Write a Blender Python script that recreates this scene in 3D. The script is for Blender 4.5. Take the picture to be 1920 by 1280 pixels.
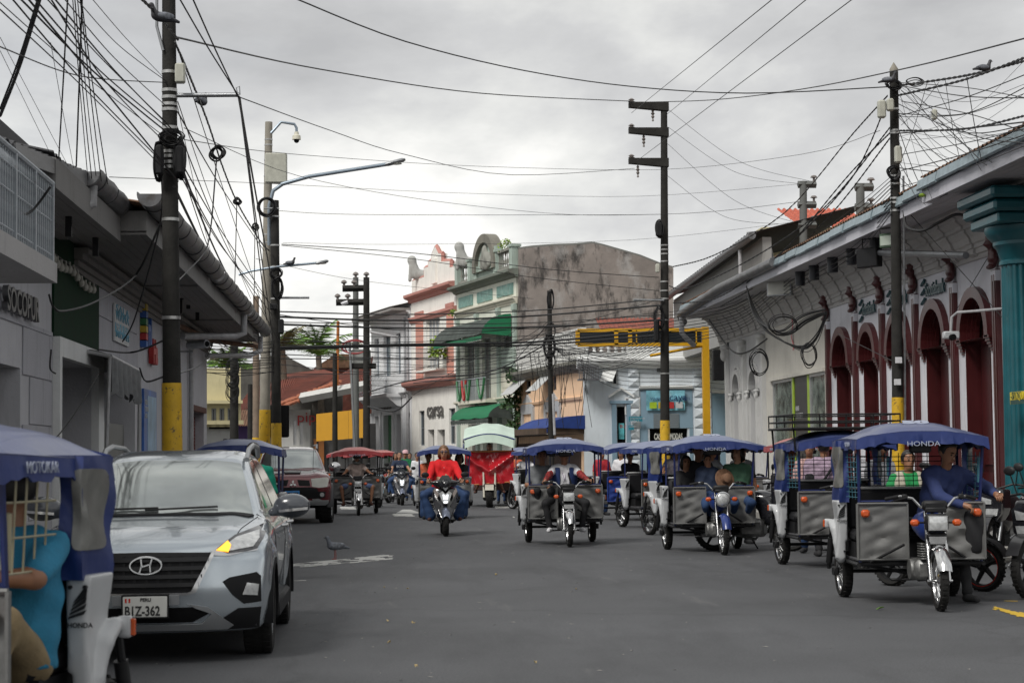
import bpy, math, random
import numpy as np
from mathutils import Vector, Matrix
from mathutils.geometry import tessellate_polygon
R_ = math.radians
random.seed(7)
rng = np.random.RandomState(5)
for o in list(bpy.data.objects): bpy.data.objects.remove(o)
scene = bpy.context.scene
COL = scene.collection
# ---------------------------------------------------------------- camera
CAMH = 1.50; FPX = 3500.0
PITCH = math.atan(216 / FPX); YAW = math.atan(252 / FPX); ROLL = R_(0.6)
camd = bpy.data.cameras.new('camera'); cam = bpy.data.objects.new('camera', camd); COL.objects.link(cam)
CR = Matrix.Rotation(-YAW, 4, 'Z') @ Matrix.Rotation(math.pi / 2 + PITCH, 4, 'X') @ Matrix.Rotation(-ROLL, 4, 'Z')
cam.matrix_world = Matrix.Translation((0, 0, CAMH)) @ CR
camd.sensor_width = 36; camd.lens = FPX / 1920 * 36; camd.clip_start = .1; camd.clip_end = 3000
camd.dof.use_dof = True; camd.dof.focus_distance = 33; camd.dof.aperture_fstop = 6.3
scene.camera = cam
# ---------------------------------------------------------------- world: overcast daylight
SUN_EL, SUN_AZ = 47, -137
w = bpy.data.worlds.new('World'); scene.world = w; w.use_nodes = True
nt = w.node_tree; nt.nodes.clear()
def N(t, **k):
 n = nt.nodes.new(t)
 for a, b in k.items(): setattr(n, a, b)
 return n
L = nt.links.new
sky = N('ShaderNodeTexSky', sky_type='NISHITA', sun_disc=False, sun_elevation=R_(SUN_EL), sun_rotation=R_(SUN_AZ))
bg1 = N('ShaderNodeBackground'); L(sky.outputs[0], bg1.inputs[0]); bg1.inputs[1].default_value = .055
tc = N('ShaderNodeTexCoord'); mp = N('ShaderNodeMapping'); mp.inputs['Scale'].default_value = (1.0, 1.0, 2.1)
mp.inputs['Location'].default_value = (3.7, 1.2, .35)
L(tc.outputs['Generated'], mp.inputs[0])
n1 = N('ShaderNodeTexNoise'); n1.inputs['Scale'].default_value = 3.1; n1.inputs['Detail'].default_value = 7; n1.inputs['Roughness'].default_value = .56; n1.inputs['Distortion'].default_value = .15
L(mp.outputs[0], n1.inputs[0])
cr = N('ShaderNodeValToRGB'); e = cr.color_ramp
e.elements[0].position = .37; e.elements[0].color = (.45, .455, .465, 1)
e.elements[1].position = .60; e.elements[1].color = (.88, .875, .85, 1)
x_ = e.elements.new(.47); x_.color = (.575, .58, .585, 1)
x_ = e.elements.new(.54); x_.color = (.72, .725, .71, 1)
L(n1.outputs[0], cr.inputs[0])
sx = N('ShaderNodeSeparateXYZ'); L(tc.outputs['Generated'], sx.inputs[0])
mr = N('ShaderNodeMapRange'); mr.inputs[1].default_value = 0; mr.inputs[2].default_value = .3; mr.inputs[3].default_value = .70; mr.inputs[4].default_value = .60
L(sx.outputs[2], mr.inputs[0])
bg2 = N('ShaderNodeBackground'); L(cr.outputs[0], bg2.inputs[0]); L(mr.outputs[0], bg2.inputs[1])
n2 = N('ShaderNodeTexNoise'); n2.inputs['Scale'].default_value = 1.9; n2.inputs['Detail'].default_value = 5
mp2 = N('ShaderNodeMapping'); mp2.inputs['Location'].default_value = (9, 4, 1); mp2.inputs['Scale'].default_value = (1, 1, 3); L(tc.outputs['Generated'], mp2.inputs[0]); L(mp2.outputs[0], n2.inputs[0])
r2 = N('ShaderNodeMapRange'); r2.inputs[1].default_value = .3; r2.inputs[2].default_value = .5; r2.inputs[3].default_value = .82; r2.inputs[4].default_value = 1
L(n2.outputs[0], r2.inputs[0])
mx = N('ShaderNodeMixShader'); L(r2.outputs[0], mx.inputs[0]); L(bg1.outputs[0], mx.inputs[1]); L(bg2.outputs[0], mx.inputs[2])
wo = N('ShaderNodeOutputWorld'); L(mx.outputs[0], wo.inputs[0])
sd = bpy.data.lights.new('sun', 'SUN'); sd.energy = 1.5; sd.angle = R_(18); sd.color = (1, .97, .92)
so = bpy.data.objects.new('sun', sd); COL.objects.link(so)
az = R_(SUN_AZ)
so.rotation_euler = Vector((-math.sin(az) * math.cos(R_(SUN_EL)), -math.cos(az) * math.cos(R_(SUN_EL)), -math.sin(R_(SUN_EL)))).to_track_quat('-Z', 'Y').to_euler()
vs = scene.view_settings; scene.display_settings.display_device = 'sRGB'
vs.view_transform = 'Standard'; vs.look = 'None'; vs.gamma = 1; vs.use_curve_mapping = False; vs.exposure = 0.85
scene.render.engine = 'CYCLES'
scene.cycles.max_bounces = 6; scene.cycles.transparent_max_bounces = 16
# ---------------------------------------------------------------- pixel rays (photo 1920x1280)
CR3 = CR.to_3x3(); CPOS = Vector((0, 0, CAMH))
def ray(px, py): return CR3 @ Vector(((px - 960) / FPX, -(py - 640) / FPX, -1))
def onplane(px, py, p, n):
 d = ray(px, py); n = Vector(n); return CPOS + d * ((Vector(p) - CPOS).dot(n) / d.dot(n))
def onX(px, py, X): return onplane(px, py, (X, 0, 0), (1, 0, 0))
def onY(px, py, Y): return onplane(px, py, (0, Y, 0), (0, 1, 0))
def onY0(px, py, Y): p = onY(px, py, Y); return Vector((p.x, Y, 0))
def onG(px, py, z=0): return onplane(px, py, (0, 0, z), (0, 0, 1))
# ---------------------------------------------------------------- materials
MATS = {}
def mat(name, col=(.5, .5, .5), rough=.6, metal=0, var=.12, scale=4, bump=0, bscale=40, stain=None, coat=0, alpha=1, emit=None, spec=.5, grime=None, ramp=None):
 if name in MATS: return MATS[name]
 m = bpy.data.materials.new(name); m.use_nodes = True; t = m.node_tree; b = t.nodes['Principled BSDF']
 MATS[name] = m
 def nn(ty, **k):
  n = t.nodes.new(ty)
  for a, v in k.items():
   if a in n.inputs: n.inputs[a].default_value = v
   else: setattr(n, a, v)
  return n
 c = (*col, 1)
 b.inputs['Roughness'].default_value = rough; b.inputs['Metallic'].default_value = metal
 b.inputs['Specular IOR Level'].default_value = spec
 b.inputs['Coat Weight'].default_value = coat; b.inputs['Coat Roughness'].default_value = .05
 b.inputs['Base Color'].default_value = c; b.inputs['Alpha'].default_value = alpha
 if emit: b.inputs['Emission Color'].default_value = (*emit[:3], 1); b.inputs['Emission Strength'].default_value = emit[3]
 tc = nn('ShaderNodeTexCoord')
 src = None
 if var or stain or grime:
  no = nn('ShaderNodeTexNoise', Scale=scale, Detail=6, Roughness=.6); t.links.new(tc.outputs['Object'], no.inputs[0])
  mxn = nn('ShaderNodeMix', data_type='RGBA'); mxn.inputs[0].default_value = .5
  mr = nn('ShaderNodeMapRange'); mr.inputs[1].default_value = .3; mr.inputs[2].default_value = .7
  t.links.new(no.outputs[0], mr.inputs[0]); t.links.new(mr.outputs[0], mxn.inputs[0])
  mxn.inputs[6].default_value = tuple(x * (1 - var) for x in col) + (1,); mxn.inputs[7].default_value = tuple(min(1, x * (1 + var)) for x in col) + (1,)
  src = mxn.outputs[2]
  for st in ([stain] if stain else []) + ([grime] if grime else []):
   sc, cov, s3, soft = st
   mp = nn('ShaderNodeMapping'); mp.inputs['Scale'].default_value = s3; mp.inputs['Location'].default_value = (3.1, 7.7, st is grime)
   t.links.new(tc.outputs['Object'], mp.inputs[0])
   n3 = nn('ShaderNodeTexNoise', Scale=1, Detail=9, Roughness=.68); t.links.new(mp.outputs[0], n3.inputs[0])
   m3 = nn('ShaderNodeMapRange'); th = .78 - cov * .5
   m3.inputs[1].default_value = th; m3.inputs[2].default_value = th + soft; m3.inputs[4].default_value = .9
   t.links.new(n3.outputs[0], m3.inputs[0])
   mm = nn('ShaderNodeMix', data_type='RGBA'); t.links.new(m3.outputs[0], mm.inputs[0]); t.links.new(src, mm.inputs[6]); mm.inputs[7].default_value = (*sc, 1)
   src = mm.outputs[2]
  t.links.new(src, b.inputs['Base Color'])
  rr = nn('ShaderNodeMapRange'); rr.inputs[3].default_value = max(0, rough - .08); rr.inputs[4].default_value = min(1, rough + .08)
  t.links.new(no.outputs[0], rr.inputs[0]); t.links.new(rr.outputs[0], b.inputs['Roughness'])
 if bump:
  nb = nn('ShaderNodeTexNoise', Scale=bscale, Detail=5); t.links.new(tc.outputs['Object'], nb.inputs[0])
  bp = nn('ShaderNodeBump', Strength=bump, Distance=.02); t.links.new(nb.outputs[0], bp.inputs['Height']); t.links.new(bp.outputs[0], b.inputs['Normal'])
 return m
# ---------------------------------------------------------------- objects
def tag(o, label, cat, group=None, kind=None):
 if label: o['label'] = label
 if cat: o['category'] = cat
 if group: o['group'] = group
 if kind: o['kind'] = kind
 return o
def thing(name, label, cat, loc=(0, 0, 0), rz=0, group=None):
 o = bpy.data.objects.new(name, None); COL.objects.link(o); o.empty_display_size = .2
 o.location = loc; o.rotation_euler = (0, 0, rz)
 return tag(o, label, cat, group)
def M4(o): return Matrix.Translation(o.location) @ o.rotation_euler.to_matrix().to_4x4()
class MB:
 def __init__(s): s.v = []; s.f = []; s.m = []; s.X = None; s.cm = 0
 def add(s, vs, fs):
  b = len(s.v)
  if s.X is not None: vs = [s.X @ Vector(p) for p in vs]
  s.v.extend(tuple(p) for p in vs)
  for f in fs: s.f.append(tuple(b + i for i in f)); s.m.append(s.cm)
  return s
 def box(s, x0, y0, z0, x1, y1, z1):
  if x0 > x1: x0, x1 = x1, x0
  if y0 > y1: y0, y1 = y1, y0
  if z0 > z1: z0, z1 = z1, z0
  return s.add([(x0, y0, z0), (x1, y0, z0), (x1, y1, z0), (x0, y1, z0), (x0, y0, z1), (x1, y0, z1), (x1, y1, z1), (x0, y1, z1)],
      [(0, 3, 2, 1), (4, 5, 6, 7), (0, 1, 5, 4), (1, 2, 6, 5), (2, 3, 7, 6), (3, 0, 4, 7)])
 def cb(s, c, sz): return s.box(c[0] - sz[0] / 2, c[1] - sz[1] / 2, c[2] - sz[2] / 2, c[0] + sz[0] / 2, c[1] + sz[1] / 2, c[2] + sz[2] / 2)
 def bb(s, c, sz, b=.02):
  hx, hy, hz = [q / 2 for q in sz]; b = min(b, hx * .9, hy * .9, hz * .9); vs = []
  for z, k in ((-hz, b), (-hz + b, 0), (hz - b, 0), (hz, b)):
   for x, y in ((-hx + b + (0 if k == 0 else 0), -hy + k), (hx - b, -hy + k), (hx - k, -hy + b), (hx - k, hy - b), (hx - b, hy - k), (-hx + b, hy - k), (-hx + k, hy - b), (-hx + k, -hy + b)):
    vs.append((c[0] + x, c[1] + y, c[2] + z))
  fs = [tuple(range(7, -1, -1)), tuple(range(24, 32))]
  for r in range(3):
   for i in range(8): fs.append((r * 8 + i, r * 8 + (i + 1) % 8, r * 8 + 8 + (i + 1) % 8, r * 8 + 8 + i))
  return s.add(vs, fs)
 def tube(s, pts, r, n=8, caps=True, flat=1):
  pts = [Vector(p) for p in pts]; k = len(pts)
  rs = r if hasattr(r, '__len__') else [r] * k
  vs = []; up = None
  for i, p in enumerate(pts):
   d = (pts[min(i + 1, k - 1)] - pts[max(i - 1, 0)])
   if d.length < 1e-9: d = Vector((0, 0, 1))
   d.normalize()
   if up is None: up = Vector((0, 0, 1)) if abs(d.z) < .9 else Vector((0, 1, 0))
   a = d.cross(up)
   if a.length < 1e-6: a = d.orthogonal()
   a.normalize(); b = a.cross(d); up = b
   for j in range(n):
    t = 2 * math.pi * j / n; vs.append(p + (a * math.cos(t) + b * math.sin(t) * flat) * rs[i])
  fs = [(i * n + j, i * n + (j + 1) % n, (i + 1) * n + (j + 1) % n, (i + 1) * n + j) for i in range(k - 1) for j in range(n)]
  if caps: fs += [tuple(range(n - 1, -1, -1)), tuple((k - 1) * n + j for j in range(n))]
  return s.add(vs, fs)
 def cyl(s, a, b, r0, r1=None, n=16): return s.tube([a, b], [r0, r0 if r1 is None else r1], n)
 def lathe(s, prof, n=24, ax='z', c=(0, 0, 0), seg=2 * math.pi):
  vs = []; k = len(prof); full = abs(seg - 2 * math.pi) < 1e-6; nn = n if full else n + 1
  for r, h in prof:
   for j in range(nn):
    t = seg * j / n; a, b = r * math.cos(t), r * math.sin(t)
    p = (a, b, h) if ax == 'z' else ((h, a, b) if ax == 'x' else (a, h, b))
    vs.append((p[0] + c[0], p[1] + c[1], p[2] + c[2]))
  fs = []
  for i in range(k - 1):
   for j in range(n):
    j2 = (j + 1) % nn; fs.append((i * nn + j, i * nn + j2, (i + 1) * nn + j2, (i + 1) * nn + j))
  return s.add(vs, fs)
 def sph(s, c, r, n=12, m=8):
  r = r if hasattr(r, '__len__') else (r, r, r)
  vs = [(c[0], c[1], c[2] - r[2])]
  for i in range(1, m):
   f = math.pi * i / m - math.pi / 2
   for j in range(n): t = 2 * math.pi * j / n; vs.append((c[0] + r[0] * math.cos(f) * math.cos(t), c[1] + r[1] * math.cos(f) * math.sin(t), c[2] + r[2] * math.sin(f)))
  vs.append((c[0], c[1], c[2] + r[2])); fs = []
  for j in range(n):
   j2 = (j + 1) % n; fs.append((0, 1 + j2, 1 + j)); fs.append((len(vs) - 1, 1 + (m - 2) * n + j, 1 + (m - 2) * n + j2))
   for i in range(m - 2): fs.append((1 + i * n + j, 1 + i * n + j2, 1 + (i + 1) * n + j2, 1 + (i + 1) * n + j))
  return s.add(vs, fs)
 def prism(s, poly, d0, d1, ax='y', holes=(), cap0=True, cap1=True):
  """poly in 2D: (x,z) for ax y, (y,z) for ax x, (x,y) for ax z; extruded d0..d1 along ax"""
  def P(p, d): return (p[0], d, p[1]) if ax == 'y' else ((d, p[0], p[1]) if ax == 'x' else (p[0], p[1], d))
  loops = [list(poly)] + [list(h) for h in holes]
  flat = [p for l in loops for p in l]; n = len(flat)
  tr = tessellate_polygon([[Vector((p[0], p[1], 0)) for p in l] for l in loops])
  fs = []
  if cap0: fs += [tuple(t) for t in tr]
  if cap1: fs += [(t[2] + n, t[1] + n, t[0] + n) for t in tr]
  b = 0
  for l in loops:
   k = len(l)
   for i in range(k): j = (i + 1) % k; fs.append((b + i, b + j, b + j + n, b + i + n))
   b += k
  return s.add([P(p, d0) for p in flat] + [P(p, d1) for p in flat], fs)
 def grid(s, f, nu, nv, close=False):
  vs = [f(i / nu, j / nv) for j in range(nv + 1) for i in range(nu + 1)]
  return s.add(vs, [(j * (nu + 1) + i, j * (nu + 1) + i + 1, (j + 1) * (nu + 1) + i + 1, (j + 1) * (nu + 1) + i) for j in range(nv) for i in range(nu)])
 def sheet(s, f, nu, nv, t=.01):
  """f(u,v)-> point; a sheet of thickness t in z/normal approx"""
  g = [[Vector(f(i / nu, j / nv)) for i in range(nu + 1)] for j in range(nv + 1)]
  top = []; bot = []
  for j in range(nv + 1):
   for i in range(nu + 1):
    a = g[j][min(i + 1, nu)] - g[j][max(i - 1, 0)]; b = g[min(j + 1, nv)][i] - g[max(j - 1, 0)][i]
    nrm = a.cross(b); nrm = nrm.normalized() if nrm.length > 1e-12 else Vector((0, 0, 1))
    top.append(g[j][i] + nrm * t / 2); bot.append(g[j][i] - nrm * t / 2)
  K = len(top); W = nu + 1; fs = []
  for j in range(nv):
   for i in range(nu):
    q = (j * W + i, j * W + i + 1, (j + 1) * W + i + 1, (j + 1) * W + i); fs.append(q); fs.append(tuple(K + k for k in q[::-1]))
  for i in range(nu):
   fs.append((i + 1, i, K + i, K + i + 1)); b = nv * W; fs.append((b + i, b + i + 1, K + b + i + 1, K + b + i))
  for j in range(nv):
   fs.append((j * W, (j + 1) * W, K + (j + 1) * W, K + j * W)); fs.append(((j + 1) * W + nu, j * W + nu, K + j * W + nu, K + (j + 1) * W + nu))
  return s.add(top + bot, fs)
 def mesh(s, name, mats, smooth=True, ang=38, fix=False):
  me = bpy.data.meshes.new(name); me.from_pydata(s.v, [], s.f)
  for m in (mats if isinstance(mats, (list, tuple)) else [mats]): me.materials.append(m)
  if max(s.m, default=0): me.polygons.foreach_set('material_index', s.m)
  me.polygons.foreach_set('use_smooth', [smooth] * len(s.f))
  me.update()
  if fix: me.validate()
  if smooth:
   try: me.set_sharp_from_angle(angle=R_(ang))
   except Exception: pass
  return me
 def build(s, name, mats, parent=None, smooth=True, ang=38, label=None, kind=None):
  o = bpy.data.objects.new(name, s.mesh(name, mats, smooth, ang)); COL.objects.link(o)
  if parent is not None: o.parent = parent
  if label: o['label'] = label
  if kind: o['kind'] = kind
  return o
def inst(o, parent, loc=None, rz=None):
 """a copy that shares mesh data, with its children"""
 c = o.copy(); COL.objects.link(c); c.parent = parent
 if loc is not None: c.location = loc
 for ch in [q for q in bpy.data.objects if q.parent == o]:
  d = ch.copy(); COL.objects.link(d); d.parent = c
 return c
def meshobj(name, me, parent, loc=(0, 0, 0), rot=(0, 0, 0), scale=(1, 1, 1), label=None):
 o = bpy.data.objects.new(name, me); COL.objects.link(o); o.parent = parent; o.location = loc; o.rotation_euler = rot; o.scale = scale
 if label: o['label'] = label
 return o
def text_mesh(name, txt, size, depth, m, bold=.0, shear=0, space=1.0, align='LEFT', sx=1):
 cu = bpy.data.curves.new(name, 'FONT'); cu.body = txt; cu.size = size; cu.extrude = depth; cu.offset = bold; cu.shear = shear
 cu.space_character = space; cu.align_x = align; cu.resolution_u = 3
 o = bpy.data.objects.new(name, cu); COL.objects.link(o); bpy.context.view_layer.update()
 me = bpy.data.meshes.new_from_object(o.evaluated_get(bpy.context.evaluated_depsgraph_get()))
 bpy.data.objects.remove(o); me.materials.clear(); me.materials.append(m); me.name = name
 if sx != 1: me.transform(Matrix.Diagonal((sx, 1, 1, 1)))
 return me
def text(name, txt, size, depth, m, parent, loc, rot=(math.pi / 2, 0, 0), **k):
 return meshobj(name, text_mesh(name, txt, size, depth, m, **k), parent, loc, rot)
def rect(x0, z0, x1, z1): return [(x0, z0), (x1, z0), (x1, z1), (x0, z1)]
def arch(x0, z0, x1, zs, n=12, k=1.0):
 r = (x1 - x0) / 2; c = (x0 + x1) / 2
 return [(x0, z0), (x1, z0)] + [(c + r * math.cos(math.pi * i / n), zs + k * r * math.sin(math.pi * i / n)) for i in range(n + 1)]
# ---------------------------------------------------------------- signed distance surface nets
def nets(field, lo, hi, h):
 lo = np.array(lo) - 1.5 * h; hi = np.array(hi) + 1.5 * h
 n = np.ceil((hi - lo) / h).astype(int) + 1
 ax = [lo[i] + h * np.arange(n[i]) for i in range(3)]
 G = np.stack(np.meshgrid(*ax, indexing='ij'), -1).reshape(-1, 3).astype(np.float32)
 F = field(G).reshape(n).astype(np.float64)
 F = np.where(F == 0, 1e-9, F); S = F < 0
 cn = n - 1; acc = np.zeros((*cn, 3)); cnt = np.zeros(cn)
 cor = [(a, b, c) for a in (0, 1) for b in (0, 1) for c in (0, 1)]
 def sl(A, c): return A[c[0]:c[0] + cn[0], c[1]:c[1] + cn[1], c[2]:c[2] + cn[2]]
 for c in cor:
  for d in range(3):
   if c[d]: continue
   c2 = list(c); c2[d] = 1
   a, b = sl(F, c), sl(F, c2); m = (a < 0) != (b < 0)
   t = np.where(m, a / np.where(m, a - b, 1), 0)
   for k in range(3): acc[..., k] += np.where(m, c[k] + (t if k == d else 0), 0)
   cnt += m
 act = cnt > 0; idx = -np.ones(cn, int); idx[act] = np.arange(act.sum())
 ijk = np.argwhere(act); V = lo + h * (ijk + acc[act] / cnt[act][:, None])
 Q = []
 for d in range(3):
  u, v = (d + 1) % 3, (d + 2) % 3
  A = [slice(None)] * 3; B = [slice(None)] * 3; A[d] = slice(0, -1); B[d] = slice(1, None)
  s0, s1 = S[tuple(A)], S[tuple(B)]; e = np.argwhere(s0 != s1)
  ok = (e[:, u] > 0) & (e[:, v] > 0) & (e[:, u] < cn[u]) & (e[:, v] < cn[v]); e = e[ok]
  flip = s0[tuple(e.T)]
  def at(du, dv): q = e.copy(); q[:, u] += du; q[:, v] += dv; return idx[tuple(q.T)]
  a, b, c, dd = at(-1, -1), at(0, -1), at(0, 0), at(-1, 0)
  q = np.stack([a, b, c, dd], 1); q[~flip] = q[~flip][:, ::-1]; Q.append(q)
 return V, np.concatenate(Q)
def netmesh(name, field, lo, hi, h, m, parent=None, extra=None, label=None, kind=None, ang=180):
 V, Q = nets(field, lo, hi, h)
 mb = MB(); mb.v = [tuple(p) for p in V.tolist()]; mb.f = [tuple(q) for q in Q.tolist()]; mb.m = [0] * len(mb.f)
 if extra: extra(mb)
 o = mb.build(name, m, parent, True, ang, label, kind); return o
def smin(a, b, k):
 h = np.clip(.5 + .5 * (b - a) / k, 0, 1); return b + (a - b) * h - k * h * (1 - h)
def smax(a, b, k): return -smin(-a, -b, k)
def cone(P, a, b, ra, rb):
 a = np.array(a, np.float32); b = np.array(b, np.float32); d = b - a; q = P - a
 t = np.clip(q @ d / max(d @ d, 1e-9), 0, 1); return np.linalg.norm(q - t[:, None] * d, axis=1) - (ra + (rb - ra) * t)
def ell(P, c, r):
 q = (P - np.array(c, np.float32)) / np.array(r, np.float32); k0 = np.linalg.norm(q, axis=1); k1 = np.linalg.norm(q / np.array(r, np.float32), axis=1)
 return k0 * (k0 - 1) / np.maximum(k1, 1e-6)
# ---------------------------------------------------------------- common materials
def wallm(name, col, st=.35, sc=(.5, .5, .12), dark=(.12, .115, .10), rough=.8, var=.08):
 return mat(name, col, rough, 0, var, 1.3, .25, 25, stain=(dark, st, (sc[0] * 3, sc[1] * 3, sc[2] * 3), .22), grime=(tuple(c * .55 for c in col), .45, (6, 6, .8), .3))
def paint(name, col, rough=.35, var=.06): return mat(name, col, rough, 0, var, 6, 0, coat=.2)
BLACK = mat('black_metal', (.011, .011, .012), .5, 0, .3, 8, spec=.3)
RUBBER = mat('tyre_rubber', (.014, .0135, .013), .8, 0, .35, 14, .3, 90, spec=.3)
CHROME = mat('chrome', (.62, .62, .62), .18, 1, .1, 12)
STEEL = mat('grey_steel', (.30, .31, .32), .38, .8, .2, 10)
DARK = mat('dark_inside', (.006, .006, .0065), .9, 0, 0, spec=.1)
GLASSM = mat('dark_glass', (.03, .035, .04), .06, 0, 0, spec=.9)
WHITEP = mat('white_plastic', (.42, .43, .44), .35, 0, .06, 7, coat=.3, grime=((.25, .22, .18), .3, (7, 7, 4), .3))
ORANGE = mat('orange_lens', (.50, .075, .01), .2, 0, .05, spec=.8)
REDLENS = mat('red_lens', (.5, .02, .01), .2, 0, .05)
# ================================================================= GROUND
asph = mat('asphalt', (.076, .078, .083), .78, 0, .22, .35, .5, 160, stain=((.048, .049, .053), .58, (.9, .2, 1), .22), grime=((.15, .148, .145), .34, (2.2, .3, 1), .25))
t = asph.node_tree; b = t.nodes['Principled BSDF']   # fine aggregate, tyre streaks and thin cracks
src = b.inputs['Base Color'].links[0].from_socket
tcn = t.nodes.new('ShaderNodeTexCoord')
v = t.nodes.new('ShaderNodeTexNoise'); v.inputs['Scale'].default_value = 55; v.inputs['Detail'].default_value = 4; t.links.new(tcn.outputs['Object'], v.inputs[0])
mr_ = t.nodes.new('ShaderNodeMapRange'); mr_.inputs[1].default_value = .3; mr_.inputs[2].default_value = .7; mr_.inputs[3].default_value = .72; mr_.inputs[4].default_value = 1.3; t.links.new(v.outputs[0], mr_.inputs[0])
mm = t.nodes.new('ShaderNodeMix'); mm.data_type = 'RGBA'; mm.blend_type = 'MULTIPLY'; mm.inputs[0].default_value = 1; t.links.new(src, mm.inputs[6]); t.links.new(mr_.outputs[0], mm.inputs[7])
vo = t.nodes.new('ShaderNodeTexVoronoi'); vo.feature = 'DISTANCE_TO_EDGE'; vo.inputs['Scale'].default_value = .34
nz = t.nodes.new('ShaderNodeTexNoise'); nz.inputs['Scale'].default_value = 1.1; nz.inputs['Detail'].default_value = 8; t.links.new(tcn.outputs['Object'], nz.inputs[0])
ad = t.nodes.new('ShaderNodeMix'); ad.data_type = 'RGBA'; ad.inputs[0].default_value = .55; t.links.new(tcn.outputs['Object'], ad.inputs[6]); t.links.new(nz.outputs['Color'], ad.inputs[7])
t.links.new(ad.outputs[2], vo.inputs[0])
m2 = t.nodes.new('ShaderNodeMapRange'); m2.inputs[1].default_value = .0; m2.inputs[2].default_value = .012; m2.inputs[3].default_value = .84; m2.inputs[4].default_value = 1; t.links.new(vo.outputs[0], m2.inputs[0])
m4 = t.nodes.new('ShaderNodeMix'); m4.data_type = 'RGBA'; m4.blend_type = 'MULTIPLY'; m4.inputs[0].default_value = 1; t.links.new(mm.outputs[2], m4.inputs[6]); t.links.new(m2.outputs[0], m4.inputs[7])
t.links.new(m4.outputs[2], b.inputs['Base Color'])
earth = mat('earth', (.16, .14, .11), .95, 0, .2, .1)
MB().add([(-900, -900, -.12), (900, -900, -.12), (900, 1500, -.12), (-900, 1500, -.12)], [(0, 1, 2, 3)]).build('ground', earth, kind='structure')
def crown(x, y): return 0
MB().grid(lambda u, v: (-60 + 120 * u, -20 + 180 * v, 0.0), 12, 24).build('road', asph, kind='structure')
conc = mat('pavement_concrete', (.22, .215, .205), .85, 0, .15, 1.5, .3, 60, stain=((.09, .085, .08), .4, (1.2, 1.2, 1), .25))
kerbm = mat('kerb_stone', (.27, .26, .24), .8, 0, .15, 3, .3, 40)
KL, KR = -2.72, 9.0
def pavement(name, x0, x1, y0, y1, kx):
 p = MB().box(x0, y0, -.05, x1, y1, .12).build(name, conc, kind='structure', smooth=False)
 sl = MB().bb((0, 0, 0), (1.18, 1.18, .03), .008).mesh('paving_slab', conc, False)
 n = int((y1 - y0) / 1.2)
 xs = np.arange(x0 + .6, x1 - .5, 1.2)
 c = 0
 for i in range(n):
  yy = y0 + .6 + i * 1.2
  if yy < 8 or yy > 50: continue
  for x in xs:
   if c > 180: break
   o = meshobj('paving_slab', sl, p, (float(x), yy, .118)); c += 1
 k = MB()
 kb = MB().bb((0, 0, .05), (.16, 1.18, .2), .015).mesh('kerb', kerbm, False)
 for i in range(n):
  yy = y0 + .6 + i * 1.2
  if yy > 8: meshobj('kerb_stone', kb, p, (kx, yy, 0))
pavement('pavement_left', -4.6, KL - .08, -6, 45.5, KL)
pavement('pavement_right', KR + .08, 11.7, -6, 60.5, KR)
MB().box(8.6, 75.2, -.05, 40, 78, .12).build('pavement_far', conc, kind='structure', smooth=False)
ypaint = mat('worn_yellow_paint', (.55, .36, .03), .7, 0, .15, 8); wpaint = mat('worn_white_paint', (.42, .42, .40), .7, 0, .15, 8)
def ragged(name, pts, m, z=.004, chips=.35, cell=.05, label=None, oval=False):
 """flat polygon of worn paint made of small cells, some missing"""
 A, B, C, D = [Vector(p) for p in pts]; lu = (B - A).length; lv = (D - A).length
 nu, nv = max(2, int(lu / (cell * 2))), max(2, int(lv / cell)); mb = MB(); rr = random.Random(sum(map(ord, name)) % 99 + nu)
 P = [[A.lerp(B, i / nu).lerp(D.lerp(C, i / nu), j / nv) + Vector((rr.uniform(-.3, .3) * cell, rr.uniform(-.3, .3) * cell, 0)) for i in range(nu + 1)] for j in range(nv + 1)]
 from mathutils import noise
 for j in range(nv):
  for i in range(nu):
   p = P[j][i]
   if oval and ((i / nu - .5) ** 2 + (j / nv - .5) ** 2) ** .5 + .16 * noise.noise(p * 2.7) > .42: continue
   if noise.noise(Vector((p.x * 3, p.y * 2.2, 1))) * .7 + rr.uniform(-.25, .25) + .5 < chips + (.25 if j in (0, nv - 1) else 0): continue
   mb.add([(q.x, q.y, z) for q in (P[j][i], P[j][i + 1], P[j + 1][i + 1], P[j + 1][i])], [(0, 1, 2, 3)])
 return mb.build(name, m, kind='structure', smooth=False)
def G2(*pp): return [(onG(*p).x, onG(*p).y, 0) for p in pp]
ragged('worn_white_marking', G2((535, 1066), (735, 1049), (737, 1038), (535, 1058)), wpaint, chips=.36)
ragged('worn_white_marking', G2((540, 1094), (575, 1093), (575, 1087), (540, 1088)), wpaint, chips=.6)
ragged('yellow_road_line', G2((1862, 1143), (1925, 1160), (1925, 1150), (1866, 1136)), ypaint, chips=.3)
ragged('yellow_road_line', G2((1884, 1128), (1930, 1130), (1930, 1126), (1884, 1125)), ypaint, chips=.4)
for a in ((740, 963, 778, 968), (930, 948, 972, 952), (985, 946, 1000, 950), (640, 950, 670, 955)):
 ragged('worn_crossing_bar', G2((a[0], a[3]), (a[2], a[3]), (a[2] - 6, a[1]), (a[0] - 4, a[1])), wpaint, chips=.25, cell=.12)
a = G2((742, 962), (790, 962), (770, 955), (755, 955)); MB().add([(p[0], p[1], .006) for p in a], [(0, 1, 2, 3)]).build('arrow_marking', wpaint, kind='structure')
grit = MB(); rg = random.Random(11)
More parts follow.
